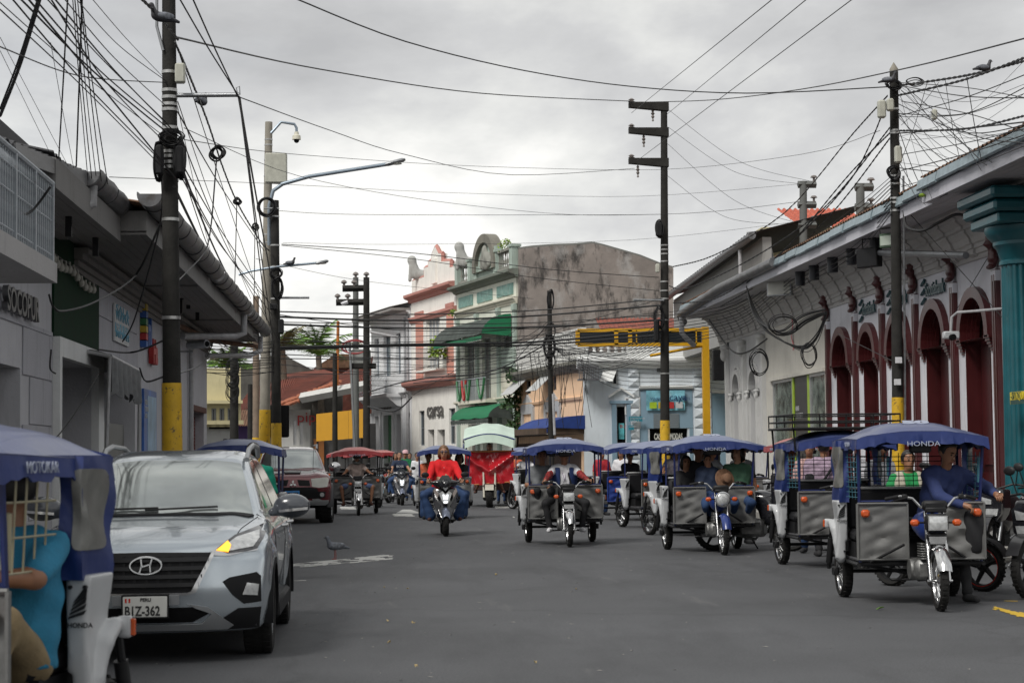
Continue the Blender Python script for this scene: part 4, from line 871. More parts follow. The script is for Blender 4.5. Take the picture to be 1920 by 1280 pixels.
# ---- peach building (left wing of the corner house)
A_ = onY(1096, 860, 76.8); B_ = onY(968, 860, 88.2); dv_ = (A_ - B_); rzp = math.degrees(math.atan2(dv_.y, dv_.x))
pc = Fac('peach_building', 'peach wing under a mossy balustrade laced with dangling cables', 'building', A_.x, A_.y, rzp)
peach = wallm('peach_wall', (.76, .52, .34), .18); pg = wallm('peach_grey_trim', (.38, .39, .40), .25)
xl4 = pc.u(968); zc4 = pc.p(1069, 696)[1]
pwn = [(pc.u(985), pc.u(996)), (pc.u(1036), pc.u(1044))]; pz0, pz1 = pc.p(990, 738)[1], pc.p(990, 712)[1]
pc.wall(rect(xl4, 0, -.2, zc4), [rect(a, pz0, b_, pz1) for a, b_ in pwn], peach, .3)
for a, b_ in pwn:
 o = pc.win(a, pz0, b_, pz1, .1, pg, DARK, 1, 2, f=.05)
 w2 = MB().sheet(lambda u, v: (a - 1.4 + (b_ - a + 1.2) * u, -.05 - .8 * v, pz1 + .1 - .75 * v), 4, 4, .02).build('window_flap', wallm('flap_white', (.45, .46, .46), .3), pc.r, smooth=False)
for a, b_ in ((pc.u(979), pc.u(1004)), (pc.u(1022), pc.u(1054))):
 zt4 = pc.p(990, 762)[1]; c = (a + b_) / 2; ww = min(1.3, (b_ - a) / 2.2)
 MB().prism([(c - ww, 2.6), (c - ww, zt4), (c, zt4 + .55), (c + ww, zt4), (c + ww, 2.6)], -.1, -.002, 'y', [rect(c - ww + .3, 2.61, c + ww - .3, zt4 - .35)]).build('blind_door_surround', pg, pc.r, smooth=False)
moulding('string_course', peach, pc.r, xl4, -.2, pc.p(1060, 748)[1] - .1, [(.0, 0), (.08, .02), (.12, .12), (.0, .16)])
mossy = mat('mossy_stone', (.15, .145, .125), .95, 0, .4, 2, .5, 12, stain=((.05, .055, .03), .5, (2, 2, 2), .25))
moulding('cornice', mossy, pc.r, xl4, .2, zc4 - .1, [(.0, 0), (.2, .05), (.35, .2), (.45, .3), (.45, .45), (.0, .5)])
balus(pc, xl4 + .2, .1, zc4 + .5, zc4 + 1.6, mat('old_baluster_stone', (.58, .58, .56), .9, 0, .4, 3, stain=((.05, .05, .045), .5, (3, 3, 3), .25)), step=.34, w_=.17)
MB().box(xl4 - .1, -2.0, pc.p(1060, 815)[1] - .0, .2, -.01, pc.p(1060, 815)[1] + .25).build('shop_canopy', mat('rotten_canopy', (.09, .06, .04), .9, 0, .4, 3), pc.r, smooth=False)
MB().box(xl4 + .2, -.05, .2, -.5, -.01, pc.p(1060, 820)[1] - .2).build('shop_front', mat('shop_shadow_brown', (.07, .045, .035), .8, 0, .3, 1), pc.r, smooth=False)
ba = awning('blue_awning', 'blue cloth awning projecting in front of the peach wing', pc, pc.u(1040), .3, pc.p(1060, 782)[1], pc.p(1060, 806)[1], 1.6, mat('blue_cloth', (.012, .04, .20), .7, 0, .2, 3), None)
def vine():
 r = thing('climbing_vine', 'dark leafy vine climbing between the mint front and the peach wing', 'plant', W_(pc, 969, 850, -.2))
 MB().tube([(0, 0, 0), (.1, 0, 1.2), (-.1, 0, 2.4), (.05, 0, 3.6)], [.05, .04, .03, .02], 6).build('stem', mat('bark', (.08, .06, .045)), r)
 for k in range(5): tuft('foliage', (rng.uniform(-.35, .35), 0, .4 + k * .62), .55, 170, leafd, r, 20 + k, 1, .2)
vine()
# ---- light blue corner house
lb_ = Fac('light_blue_house', 'light blue corner house with quoins and white balustrade behind the yellow signal arm', 'building', A_.x + .4, A_.y - .3, 0)
blue = wallm('light_blue_wall', (.60, .65, .69), .16); blued = wallm('steel_blue_wall', (.20, .30, .38), .15); wt = wallm('old_white_trim', (.70, .71, .70), .28)
P = lb_.p
x0, x1 = P(1096, 800)[0], P(1420, 800)[0]; zc5 = P(1230, 684)[1]; zmid = P(1250, 727)[1]
door = (P(1146, 0)[0], P(1162, 0)[0], P(1150, 762)[1]); shop = (P(1206, 0)[0], P(1276, 0)[0], P(1240, 803)[1]); rw = (P(1349, 0)[0], P(1371, 0)[0], P(1350, 812)[1], P(1350, 752)[1]); uw = (P(1138, 0)[0], P(1149, 0)[0], P(1140, 722)[1], P(1140, 693)[1])
lb_.wall(rect(x0, 0, x1, zc5), [rect(door[0], .1, door[1], door[2]), rect(shop[0], .1, shop[1], shop[2]), rect(rw[0], rw[2], rw[1], rw[3]), rect(uw[0], uw[2], uw[1], uw[3])], blue, .35)
lb_.box('lower_wall', blued, P(1190, 0)[0], -.03, shop[2] + .01, P(1286, 0)[0], -.002, P(1240, 730)[1]); lb_.box('lower_wall', blued, P(1322, 0)[0], -.03, rw[3] + .08, x1, -.002, P(1340, 735)[1]); lb_.box('lower_wall', blued, P(1322, 0)[0], -.03, .1, rw[0] - .05, -.002, rw[3] + .07); lb_.box('lower_wall', blued, P(1188, 0)[0], -.03, .1, shop[0] - .08, -.002, shop[2]); lb_.box('lower_wall', blued, shop[1] + .08, -.03, .1, P(1286, 0)[0], -.002, shop[2])
moulding('cornice', wt, lb_.r, x0 - .3, x1, zc5 - .15, [(.0, 0), (.12, .04), (.2, .14), (.34, .2), (.4, .32), (.4, .42), (.1, .5), (.0, .5)])
moulding('string_course', wt, lb_.r, P(1187, 0)[0], P(1287, 0)[0], zmid - .05, [(.0, 0), (.12, .02), (.16, .1), (.0, .16)]); moulding('string_course', wt, lb_.r, P(1322, 0)[0], x1, zmid - .25, [(.0, 0), (.12, .02), (.16, .1), (.0, .16)])
lb_.box('parapet', wt, P(1165, 0)[0], -.05, zc5 + .36, x1, .25, P(1300, 640)[1]); lb_.box('parapet', wt, x0 - .1, -.05, zc5 + .36, P(1165, 0)[0] - .003, .25, zc5 + .5)
balus(lb_, x0, P(1165, 0)[0], zc5 + .52, zc5 + 1.25, wt, y=.05, step=.3, w_=.16)
pd = MB().prism([(-.13, 0), (.13, 0), (.13, .42), (-.13, .42)], -.03, .01, 'y').mesh('pierced_block', wt, False)
for k in range(8): meshobj('pierced_block', pd, lb_.r, (P(1340, 0)[0] + k * .33, -.05, zc5 + .8))
qb = MB().add([(-.24, 0, -.19), (.24, 0, -.19), (.24, 0, .19), (-.24, 0, .19), (-.24, -.08, -.19), (.24, -.08, -.19), (.24, -.08, .19), (-.24, -.08, .19), (0, -.17, 0)], [(0, 1, 5, 4), (1, 2, 6, 5), (2, 3, 7, 6), (3, 0, 4, 7), (4, 5, 8), (5, 6, 8), (6, 7, 8), (7, 4, 8)]).mesh('quoin_block', blue, False)
for pa, pb in ((1167, 1187), (1289, 1320)):
 a, b_ = P(pa, 0)[0], P(pb, 0)[0]; z = .3
 while z < zc5 - .3:
  n = 1 if pb - pa < 25 else 1
  meshobj('quoin_block', qb, lb_.r, ((a + b_) / 2, 0, z), (0, 0, 0), ((b_ - a) / .48, 1, .97)); z += .42
lb_.win(rw[0], rw[2], rw[1], rw[3], .1, wt, GLASSM, 1, 2); lb_.win(uw[0], uw[2], uw[1], uw[3], .1, wt, GLASSM, 1, 1)
MB().sheet(lambda u, v: (uw[0] - .35 + (uw[1] - uw[0] + .3) * u - .25 * v, -.05 - .5 * v, uw[3] - .5 * v), 3, 3, .02).build('window_flap', wt, lb_.r, smooth=False)
MB().prism([(door[0] - .35, door[2] + .35), (door[0] - .35, door[2] + .45), ((door[0] + door[1]) / 2, door[2] + .8), (door[1] + .35, door[2] + .45), (door[1] + .35, door[2] + .35), ((door[0] + door[1]) / 2, door[2] + .7)], -.15, .0, 'y').build('pediment', wt, lb_.r, smooth=False)
MB().box(door[0] - .22, -.12, .1, door[0] - .03, -.002, door[2] + .1).box(door[1] + .03, -.12, .1, door[1] + .2, -.002, door[2] + .1).box(door[0] - .3, -.15, door[2] + .12, door[1] + .3, -.002, door[2] + .24).build('door_frame', blued, lb_.r, smooth=False)
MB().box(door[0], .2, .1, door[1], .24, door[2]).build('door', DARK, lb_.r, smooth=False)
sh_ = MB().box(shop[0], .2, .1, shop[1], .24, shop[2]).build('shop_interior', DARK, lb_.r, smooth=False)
rs = mat('roller_shutter_grey', (.17, .20, .22), .5); z1_ = P(1240, 776)[1]
slt = MB().box(0, -.03, 0, P(1262, 0)[0] - P(1215, 0)[0], .0, .07).mesh('shutter_slat', rs, False)
for k in range(7): meshobj('shutter_slat', slt, lb_.r, (P(1213, 0)[0], -.04, shop[2] + .03 + k * .085))
lt_ = text('shop_lettering', 'CASA DE MODAS', .36, .01, mat('letter_white', (.6, .6, .55), .5), lb_.r, (shop[0] + .2, .12, shop[2] - .45), bold=.01); lt_.scale = ((shop[1] - shop[0] - .4) / lt_.dimensions.x, 1, 1)
text('shop_lettering', 'OFERTAS', .34, .01, ylw, lb_.r, (shop[0] + .3, .12, shop[2] - .9)).scale = (.9, 1, 1)
MB().prism(arch(P(1221, 0)[0], P(0, 706)[1], P(1239, 0)[0], P(0, 706)[1] + .01, 8), -.06, -.0, 'y').box(P(1221, 0)[0], -.05, P(0, 706)[1], P(1239, 0)[0], 0, P(0, 694)[1]).build('vent_grille', mat('vent_dark', (.08, .085, .09), .6, 0, .9, 14), lb_.r, smooth=False)
cg = thing('window_cage', 'grey metal window cage at the joint of the peach and blue walls', 'cage', lb_.M @ Vector((P(1068, 0)[0] + .1, -1.0, P(0, 721)[1])))
cgx = P(1108, 0)[0] - P(1068, 0)[0] - .1; cgz = P(0, 697)[1] - P(0, 721)[1]; mb = MB()
for z in (0, cgz): mb.box(0, 0, z - .03, cgx, .8, z + .03)
for k in range(12): mb.box(k * cgx / 11 - .015, 0, 0, k * cgx / 11 + .015, .03, cgz)
mb.build('frame', mat('cage_grey', (.14, .14, .15), .5), cg, smooth=False); MB().box(.3, .3, .03, cgx - .3, .7, cgz - .06).build('unit', wt, cg, smooth=False)
def banner():
 r = thing('travel_banner', 'light blue travel agency banner hung above the shop entrance', 'banner', lb_.r.location); x0_, x1_, z0, z1 = P(1200, 0)[0], P(1271, 0)[0], P(0, 780)[1], P(0, 742)[1]
 MB().sheet(lambda u, v: (x0_ + (x1_ - x0_) * u, -.12 + .04 * math.sin(u * 9 + v * 3), z0 + (z1 - z0) * v), 16, 6, .01).build('cloth', mat('banner_cyan', (.20, .48, .58), .6, 0, .55, 1.6, stain=((.6, .66, .68), .4, (1.5, 1.5, 1.5), .2)), r)
 text('lettering', 'Pacaya', .42, .01, mat('letter_navy', (.02, .05, .14), .5), r, (x0_ + .55, -.2, z1 - .42)); text('lettering', 'VIAJES Y EXCURSIONES', .16, .01, mat('letter_navy', (.02, .05, .14)), r, (x0_ + .15, -.2, z0 + .42))
 for k in range(4): MB().box(x0_ + .12 + k * .36, -.19, z0 + .08, x0_ + .42 + k * .36, -.18, z0 + .34).build('photo_print', (lime, ylw, red_, wsg)[k], r, smooth=False)
banner()
def sgn(name, label, pts, m, txt, tm, size, y=-.08, border=None):
 r = thing(name, label, 'sign', lb_.r.location); a, b_, c, d = P(pts[0], 0, y)[0], P(pts[2], 0, y)[0], P(1150, pts[3], y)[1], P(1150, pts[1], y)[1]
 if border: MB().box(a - .05, y + .02, c - .05, b_ + .05, y + .05, d + .05).build('frame', border, r, smooth=False)
 MB().box(a, y, c, b_, y + .02, d).build('panel', m, r, smooth=False)
 if txt: text('lettering', txt, size, .004, tm, r, (a + .04, y - .006, d - size * 1.0))
tealS = mat('sign_teal', (.02, .22, .30), .5)
sgn('framed_board', 'grey framed board on the blue quoin beside the door', (1163, 747, 1187, 775), mat('board_grey', (.20, .20, .21), .5), None, None, 0, border=wt)
sgn('street_sign', 'teal two line street sign on the blue corner house', (1168, 781, 1193, 790), tealS, 'Sargento Lores\nCuadra 3', wsg, .1, -.3)
sgn('small_notice', 'small teal notice under the street sign', (1167, 797, 1177, 806), tealS, 'LORES', wsg, .09, -.25)
sgn('shop_poster', 'cyan and purple poster in the blue house doorway', (1149, 793, 1159, 823), mat('poster_cyan', (.10, .42, .45), .5, 0, .8, 2), 'BUS', red_, .2, .1)
MB().box(P(1178, 0)[0], .35, 3.9, P(1178, 0)[0] + .1, 8, 5.9).build('inner_wall', blue, lb_.r, smooth=False)
corr('roof_sheet', mat('red_tin_roof', (.22, .06, .04), .6, .1, .4, 3, stain=((.09, .06, .05), .4, (2, 2, 2), .25)), lb_.r, 0, 1, lambda u, v: (P(1150, 0)[0] + (x1 - P(1150, 0)[0]) * u, 3 + 5 * v, P(0, 640)[1] - .2 + 1.6 * v), 30)
# ---- signal gantry
gp = onY(1326, 860, 66); gn = thing('signal_gantry', 'yellow framed dark overhead signal panel on a yellow post at the junction', 'traffic signal', (gp.x, gp.y, 0))
ye = mat('gantry_yellow', (.62, .33, .01), .45, 0, .1, 5, grime=((.2, .12, .03), .3, (4, 4, 4), .2)); zt6 = onY(1326, 613, 66).z; zb6 = onY(1200, 646, 66).z; xe = onY(1083, 640, 66).x - gp.x
MB().box(-.12, -.12, 0, .12, .12, zt6).build('post', ye, gn, smooth=False)
fr6 = MB()
for z in (zb6, zt6 - .1): fr6.box(xe, -.1, z - .06, -.12, .1, z + .06)
for px in (1083, 1155, 1181, 1193, 1305): xx = onY(px, 640, 66).x - gp.x; w6 = .07 if px not in (1193, 1305) else .02; fr6.box(xx - w6, -.1, zb6, xx + w6, .1, zt6 - .1)
fr6.build('frame', ye, gn, smooth=False); MB().box(xe + .05, -.06, zb6, -.15, .06, zt6 - .12).build('display_panel', mat('display_black', (.014, .018, .022), .3), gn, smooth=False)
MB().tube([(-.1, 0, zb6 - .05), (-2.0, 0, zb6 - .5 + .1), (-.1, 0, zb6 - .35)][:2], .05, 4).build('brace', ye, gn, smooth=False)
MB().bb((.45, 0, zb6 - .75), (.4, .35, 1.1), .03).build('control_box', BLACK, gn, smooth=False)
# ================================================================= far left of the junction
def FacP(name, label, pxl, Y, rz=0): p = onY(pxl, 860, Y); return Fac(name, label, 'building', p.x, p.y, rz)
cb_ = FacP('cream_building', 'faded cream two storey building with strip windows far left of the junction', 437, 96, 12); P = cb_.p
crm = wallm('faded_cream', (.56, .50, .30), .2); zr = P(410, 690)[1]
wz0, wz1 = P(410, 800)[1], P(410, 765)[1]
wn = [(P(a, 0)[0], P(b_, 0)[0]) for a, b_ in ((396, 407), (411, 422), (426, 436))]
cb_.wall(rect(-9, 3.4, .4, zr), [rect(a, wz0, b_ - .05, wz1) for a, b_ in wn], crm, .3); cb_.box('lower_wall', wallm('lower_grey', (.36, .36, .35), .3), -9, .5, 0, .3, .8, 3.39)
for a, b_ in wn: cb_.win(a, wz0, b_ - .05, wz1, .1, mat('grey_frame', (.25, .26, .27), .5), GLASSM, 3, 1)
cb_.box('ledge', crm, -9, -.7, P(0, 758)[1], .4, -.001, P(0, 752)[1]); cb_.box('ledge', crm, -9, -.25, 3.3, .5, -.002, 3.5)
text('wall_lettering', 'DUCAT', .4, .03, BLACK, cb_.r, (P(419, 0)[0], .42, 2.3))
pu = FacP('purple_shop', 'low purple shop with a rusty lean-to roof between the left poles', 472, 100, 0); P = pu.p
pu.wall(rect(P(436, 0)[0], 0, .3, P(0, 800)[1]), [rect(P(447, 0)[0], .1, P(455, 0)[0], P(0, 835)[1])], wallm('purple_wall', (.13, .08, .24), .1), .3)
pu.box('door', DARK, P(446, 0)[0], .25, .1, P(456, 0)[0], .28, P(0, 834)[1]); corr('roof_sheet', rust, pu.r, 0, 1, lambda u, v: (P(420, 0)[0] + 2.2 * u, -1.5 + 3 * v, P(0, 803)[1] + .9 * v), 18)
dk = FacP('mouldy_house', 'blackened mouldy house mass with stepped roof behind the left poles', 560, 118, 0); P = dk.p
mould = mat('mouldy_wall', (.10, .095, .085), .95, 0, .5, .7, .5, 8, stain=((.26, .25, .23), .35, (.8, .8, .5), .2))
dk.wall([P(385, 860), P(385, 730), P(400, 712), P(450, 690), P(500, 668), (P(530, 0)[0], P(0, 664)[1]), P(545, 672), P(600, 700), (P(640, 0)[0], P(0, 718)[1]), P(640, 860)], [], mould, .4)
tin = mat('rust_red_tin', (.20, .062, .042), .7, .1, .4, 1.2, stain=((.33, .29, .26), .3, (.7, .7, .7), .2), grime=((.07, .04, .03), .45, (1.5, 1.5, 1.5), .25))
r1 = thing('red_tin_roofed_house', 'white arched front house under broad rusty red tin roofs', 'building', onY0(600, 860, 104)); O1 = r1.location
def rfp(name, px, Ys, m, n=26):
 a, b_, c, d = [onY(p[0], p[1], y) - O1 for p, y in zip(px, Ys)]
 return corr(name, m, r1, 0, 1, lambda u, v: tuple(a.lerp(b_, u).lerp(d.lerp(c, u), v)), n, .04)
rfp('roof_sheet', ((520, 757), (560, 745), (640, 700), (520, 712)), (103, 103, 112, 112), tin)
rfp('roof_sheet', ((560, 750), (692, 712), (700, 668), (640, 702)), (102, 100, 112, 112), tin, 36)
rfp('roof_sheet', ((520, 711), (640, 703), (600, 690), (520, 700)), (112, 112, 120, 120), tin)
rfp('roof_sheet', ((440, 770), (520, 757), (520, 712), (470, 730)), (103, 103, 114, 114), tin)
tile_m = mat('clay_tile', (.30, .10, .05), .85, 0, .35, 5)
tl = MB().sheet(lambda u, v: (-.16 + .32 * u, .5 * v - .25, .06 * math.sin(math.pi * u)), 5, 1, .02).mesh('clay_tile', tile_m)
a, b_ = onY(525, 765, 102.5) - O1, onY(640, 722, 103) - O1
for k in range(60):
 p = a.lerp(b_, (k // 2) / 30) + Vector((random.uniform(-.05, .05), (k % 2) * .45, (k % 2) * .22 + .02)); meshobj('clay_tile', tl, r1, p, (.3, random.uniform(-.1, .1), random.uniform(-.3, .3)))
wf = wallm('white_front', (.50, .50, .48), .25); a, b_ = onY(523, 860, 104) - O1, onY(582, 860, 104) - O1; zt7 = onY(550, 768, 104).z; ar = [(onY(p, 860, 104) - O1).x for p in (550, 556, 562, 568)]
za = onY(550, 820, 104).z
MB().prism(rect(a.x, 0, b_.x, zt7), 0, .3, 'y', [arch(ar[0], za - .4, ar[1], za + .9, 6), arch(ar[2], za - .4, ar[3], za + .9, 6)]).build('front_wall', wf, r1, smooth=False)
MB().prism(arch(ar[0], za - .4, ar[1], za + .9, 6), .1, .14).prism(arch(ar[2], za - .4, ar[3], za + .9, 6), .1, .14).build('arch_window', mat('alu_frame', (.5, .5, .5)), r1, smooth=False)
text('red_lettering', 'pip', .8, .04, red_, r1, ((onY(554, 0, 104) - O1).x, -.1, onY(0, 796, 104).z)).scale = (1.1, 1, 1)
MB().box((onY(582, 0, 104) - O1).x, .0, 0, (onY(592, 0, 104) - O1).x, .5, onY(0, 760, 104).z).build('dark_gap_wall', mould, r1, smooth=False)
MB().box((onY(585, 0, 104) - O1).x, -.1, 0, (onY(604, 0, 104) - O1).x, -.002, onY(0, 828, 104).z).build('orange_door', mat('orange_brown', (.32, .12, .03), .6), r1, smooth=False)
ev = MB(); p0, p1 = onY(565, 746, 101.5) - O1, onY(690, 722, 99.5) - O1; ev.tube([p0, p1], .28, 4).build('fascia', wf, r1, smooth=False)
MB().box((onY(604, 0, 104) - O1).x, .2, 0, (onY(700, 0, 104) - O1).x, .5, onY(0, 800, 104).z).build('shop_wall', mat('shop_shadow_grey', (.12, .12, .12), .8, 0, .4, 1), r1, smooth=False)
ysg = thing('yellow_shop_board', 'large plain orange yellow shop board with small black letters far down the street', 'sign', onY0(640, 860, 98)); O2 = ysg.location
yb = mat('board_yellow', (.52, .26, .012), .55, 0, .05, 3); c_ = [onY(*p) - O2 for p in ((593, 827, 98), (684, 820, 96.5), (684, 766, 96.5), (593, 776, 98))]
pnl = MB(); n_ = 3
for k in range(n_):
 A0 = c_[0].lerp(c_[1], k / n_); A1 = c_[0].lerp(c_[1], (k + 1) / n_ - .004); B0 = c_[3].lerp(c_[2], k / n_); B1 = c_[3].lerp(c_[2], (k + 1) / n_ - .004); dy = Vector((0, .12, 0))
 MB().add([A0, A1, B1, B0, A0 + dy, A1 + dy, B1 + dy, B0 + dy], [(0, 1, 2, 3), (7, 6, 5, 4), (0, 4, 5, 1), (1, 5, 6, 2), (2, 6, 7, 3), (3, 7, 4, 0)]).build('board_panel', yb, ysg, smooth=False)
text('lettering', 'IIIIIII', .62, .03, mat('letter_brown', (.07, .05, .03), .6), ysg, (onY(620, 0, 97.3).x - O2.x, -.3 + 0, onY(0, 804, 97.3).z), bold=.03).scale = (1.1, 1, 1)
MB().box(c_[0].x, .5, 0, c_[0].x + .1, .6, c_[0].z).box(c_[1].x - .2, -1.0, 0, c_[1].x - .1, -.9, c_[1].z).build('support_post', BLACK, ysg, smooth=False)
for nm, lab, pa, pb, pt, Y, m_ in (('grey_far_house', 'plain grey house closing the far end of the street behind the poles', 470, 705, 770, 125, wallm('far_grey', (.27, .26, .25), .4)), ('red_shed_roof_house', 'far house with a rust red shed roof behind the thin orange pipe', 600, 700, 690, 122, tin), ('yellow_far_house', 'hazy cream block at the far left behind the leaning cables', 330, 400, 760, 130, crm)):
 p0, p1 = onY(pa, pt, Y), onY(pb, pt, Y); r = thing(nm, lab, 'building', ((p0.x + p1.x) / 2, Y, 0)); W2 = (p1.x - p0.x) / 2
 MB().box(-W2, 0, 0, W2, 6, p0.z).build('wall', m_, r, smooth=False)
 MB().prism([(-W2 - .4, p0.z), (W2 + .4, p0.z), (W2 * .4, p0.z + .9), (-W2 * .4, p0.z + .9)], -.3, 6).build('roof', rust, r, smooth=False)
 for k in range(3): MB().box(-W2 * .8 + k * W2 * .6, -.05, 2.2, -W2 * .8 + k * W2 * .6 + .8, -.01, 3.2).build('window', GLASSM, r, smooth=False)
tb = thing('tiled_roof_house', 'distant house with a bright red tile roof above the bank eave', 'building', onY0(1545, 860, 70)); O3 = tb.location
a, b_, c, d = [onY(*p) - O3 for p in ((1486, 397, 75), (1610, 397, 75), (1570, 440, 70), (1500, 404, 70))]
MB().box(-2.2, .1, 0, 2.6, 5, onY(1545, 425, 70).z).build('wall', crm, tb, smooth=False)
e_, f_ = onY(1500, 425, 70) - O3, onY(1640, 425, 70) - O3
MB().sheet(lambda u, v: (e_.x + (f_.x - e_.x) * u, 0 + 4 * v, e_.z + (onY(0, 396, 74).z - e_.z) * v + .05 * math.sin(u * 80) + .04 * abs(math.sin(v * 30))), 120, 24, .03).build('tiled_roof', mat('red_tile', (.42, .10, .06), .8, 0, .3, 4), tb, smooth=True, kind='stuff')
palmg = mat('palm_green', (.10, .20, .025), .5, 0, .5, 1.5); palmd = mat('palm_dry', (.16, .15, .07), .7, 0, .4, 1.5)
def palm(label, px, py, Y, s, n, seed, dry=.3):
 base = onY(px, 860, Y); top = onY(px, py, Y).z; r = thing('palm_tree', label, 'palm', (base.x, Y, 0), 0, 'palms behind the red roofs'); rr = random.Random(seed)
 MB().tube([(0, 0, 0), (.2, 0, top * .5), (0, 0, top)], [.25, .2, .18], 10).build('trunk', mat('palm_trunk', (.16, .13, .10), .9, 0, .3, 3), r)
 for k in range(n):
  a = 6.283 * k / n + rr.uniform(-.2, .2); el = rr.uniform(.45, 1.45); Lf = s * rr.uniform(.8, 1.1); mb = MB(); pts = []
  for i in range(15):
   t_ = i / 14; rad = Lf * t_ * math.cos(el) * (1 - .15 * t_) + Lf * .25 * t_ * t_; z = top + Lf * (t_ * math.sin(el) - .55 * t_ * t_ * (1.1 - .5 * math.sin(el)))
   pts.append(Vector((rad * math.cos(a), rad * math.sin(a), z)))
  mb.tube(pts, [.04 * (1 - i / 15) + .008 for i in range(15)], 4)
  for i in range(2, 15):
   d = (pts[i] - pts[i - 1]).normalized(); sd_ = d.cross(Vector((0, 0, 1))).normalized(); ll = s * .30 * math.sin(math.pi * (i / 15) ** .8) + .15
   for sg_ in (-1, 1):
    for h_ in (0, .5):
     p = pts[i - 1].lerp(pts[i], h_); q = p + sd_ * sg_ * ll * .8 + d * ll * .5 + Vector((0, 0, -ll * rr.uniform(.2, .6))); mb.add([p, p + d * .09, q], [(0, 1, 2)])
  mb.build('frond', palmd if rr.random() < dry else palmg, r, False)
palm('palm with bright fronds behind the red roofs, left of the orange pipe', 598, 668, 118, 3.4, 13, 3, .15)
palm('shaggy palm partly hidden behind the dark twin pole', 530, 655, 112, 2.4, 14, 5, .5)
palm('low palm behind the left cluster of dark poles', 428, 690, 112, 2.2, 14, 6, .1)
# ================================================================= VEHICLE PARTS
def wheel_mesh(r, w, rim_r=None, kind='spoke', name='wheel'):
 """wheel around local x axis, centre at origin -> (tyre mesh, rim mesh)"""
 rr = rim_r or r * .78
 ty = MB().lathe([(rr, -w * .38), (rr + (r - rr) * .55, -w * .5), (r - .012, -w * .36), (r, -w * .16), (r, w * .16), (r - .012, w * .36), (rr + (r - rr) * .55, w * .5), (rr, w * .38), (rr, -w * .38)], 32, 'x')
 for k in range(36):
  a = 6.283 * k / 36; s = (k % 2) * 2 - 1
  ty.X = Matrix.Rotation(a, 4, 'X'); ty.box(-w * .3 + s * w * .06, -r * .05, r - .006, w * .3 + s * w * .06, r * .03, r + .005); ty.X = None
 rm = MB().lathe([(rr + .004, -w * .36), (rr + .012, -w * .4), (rr - .012, -w * .34), (rr - .02, -w * .1), (rr - .02, w * .1), (rr - .012, w * .34), (rr + .012, w * .4), (rr + .004, w * .36)], 28, 'x')
 rm.lathe([(0, -w * .55), (r * .16, -w * .5), (r * .16, w * .5), (0, w * .55)], 14, 'x')
 if kind == 'spoke':
  for k in range(16):
   a = 6.283 * k / 16; b_ = a + (.35 if k % 2 else -.35); s = w * .4 * ((k // 2) % 2 * 2 - 1)
   rm.tube([(s, r * .13 * math.cos(a), r * .13 * math.sin(a)), (0, (rr - .015) * math.cos(b_), (rr - .015) * math.sin(b_))], .0035, 4, caps=False)
 elif kind == 'cast':
  for k in range(5):
   a = 6.283 * k / 5; rm.tube([(w * .2, r * .12 * math.cos(a), r * .12 * math.sin(a)), (w * .12, rr * .96 * math.cos(a + .15), rr * .96 * math.sin(a + .15))], [.03, .02], 6)
 return ty.mesh('tyre', RUBBER), rm
WM = {}
def wheel(parent, loc, r, w, kind='spoke', rz=0, rimm=None, rim_r=None, name='wheel', steer=0):
 key = (r, w, kind, (rimm or CHROME).name)
 if key not in WM:
  t_, rm = wheel_mesh(r, w, rim_r, kind); WM[key] = (t_, rm.mesh('rim', rimm or CHROME))
 o = meshobj(name, WM[key][0], parent, loc, (0, 0, rz)); meshobj('rim', WM[key][1], o); return o
CLOTHM = {}
def canvas(name, col, rough=.55): return mat(name, col, rough, 0, .14, 3.5, .35, 9, coat=.12, grime=(tuple(min(1, c * 1.5 + .02) for c in col), .3, (3, 3, 3), .3))
BLUEC = canvas('blue_canvas', (.010, .026, .135)); REDC = canvas('red_canvas', (.30, .03, .035)); GREYC = mat('grey_tarp', (.125, .125, .122), .6, 0, .07, 2, .25, 14, grime=((.20, .195, .18), .15, (3, 3, 3), .3))
TOPS = {'blue_canvas': mat('faded_blue_canvas', (.13, .155, .26), .42, 0, .14, 3, .3, 8, coat=.15, grime=((.25, .28, .40), .35, (2, 2, 2), .3)), 'red_canvas': mat('faded_red_canvas', (.36, .13, .12), .5, 0, .14, 3, .3, 8)}
NAVY = paint('navy_tube', (.012, .02, .09)); LETW = mat('canvas_lettering', (.30, .33, .42), .6, 0, 0)
CLEARW = mat('cloudy_window', (.15, .15, .14), .3, 0, .35, 6, grime=((.30, .30, .27), .35, (9, 9, 5), .25))
TARP_P = {}
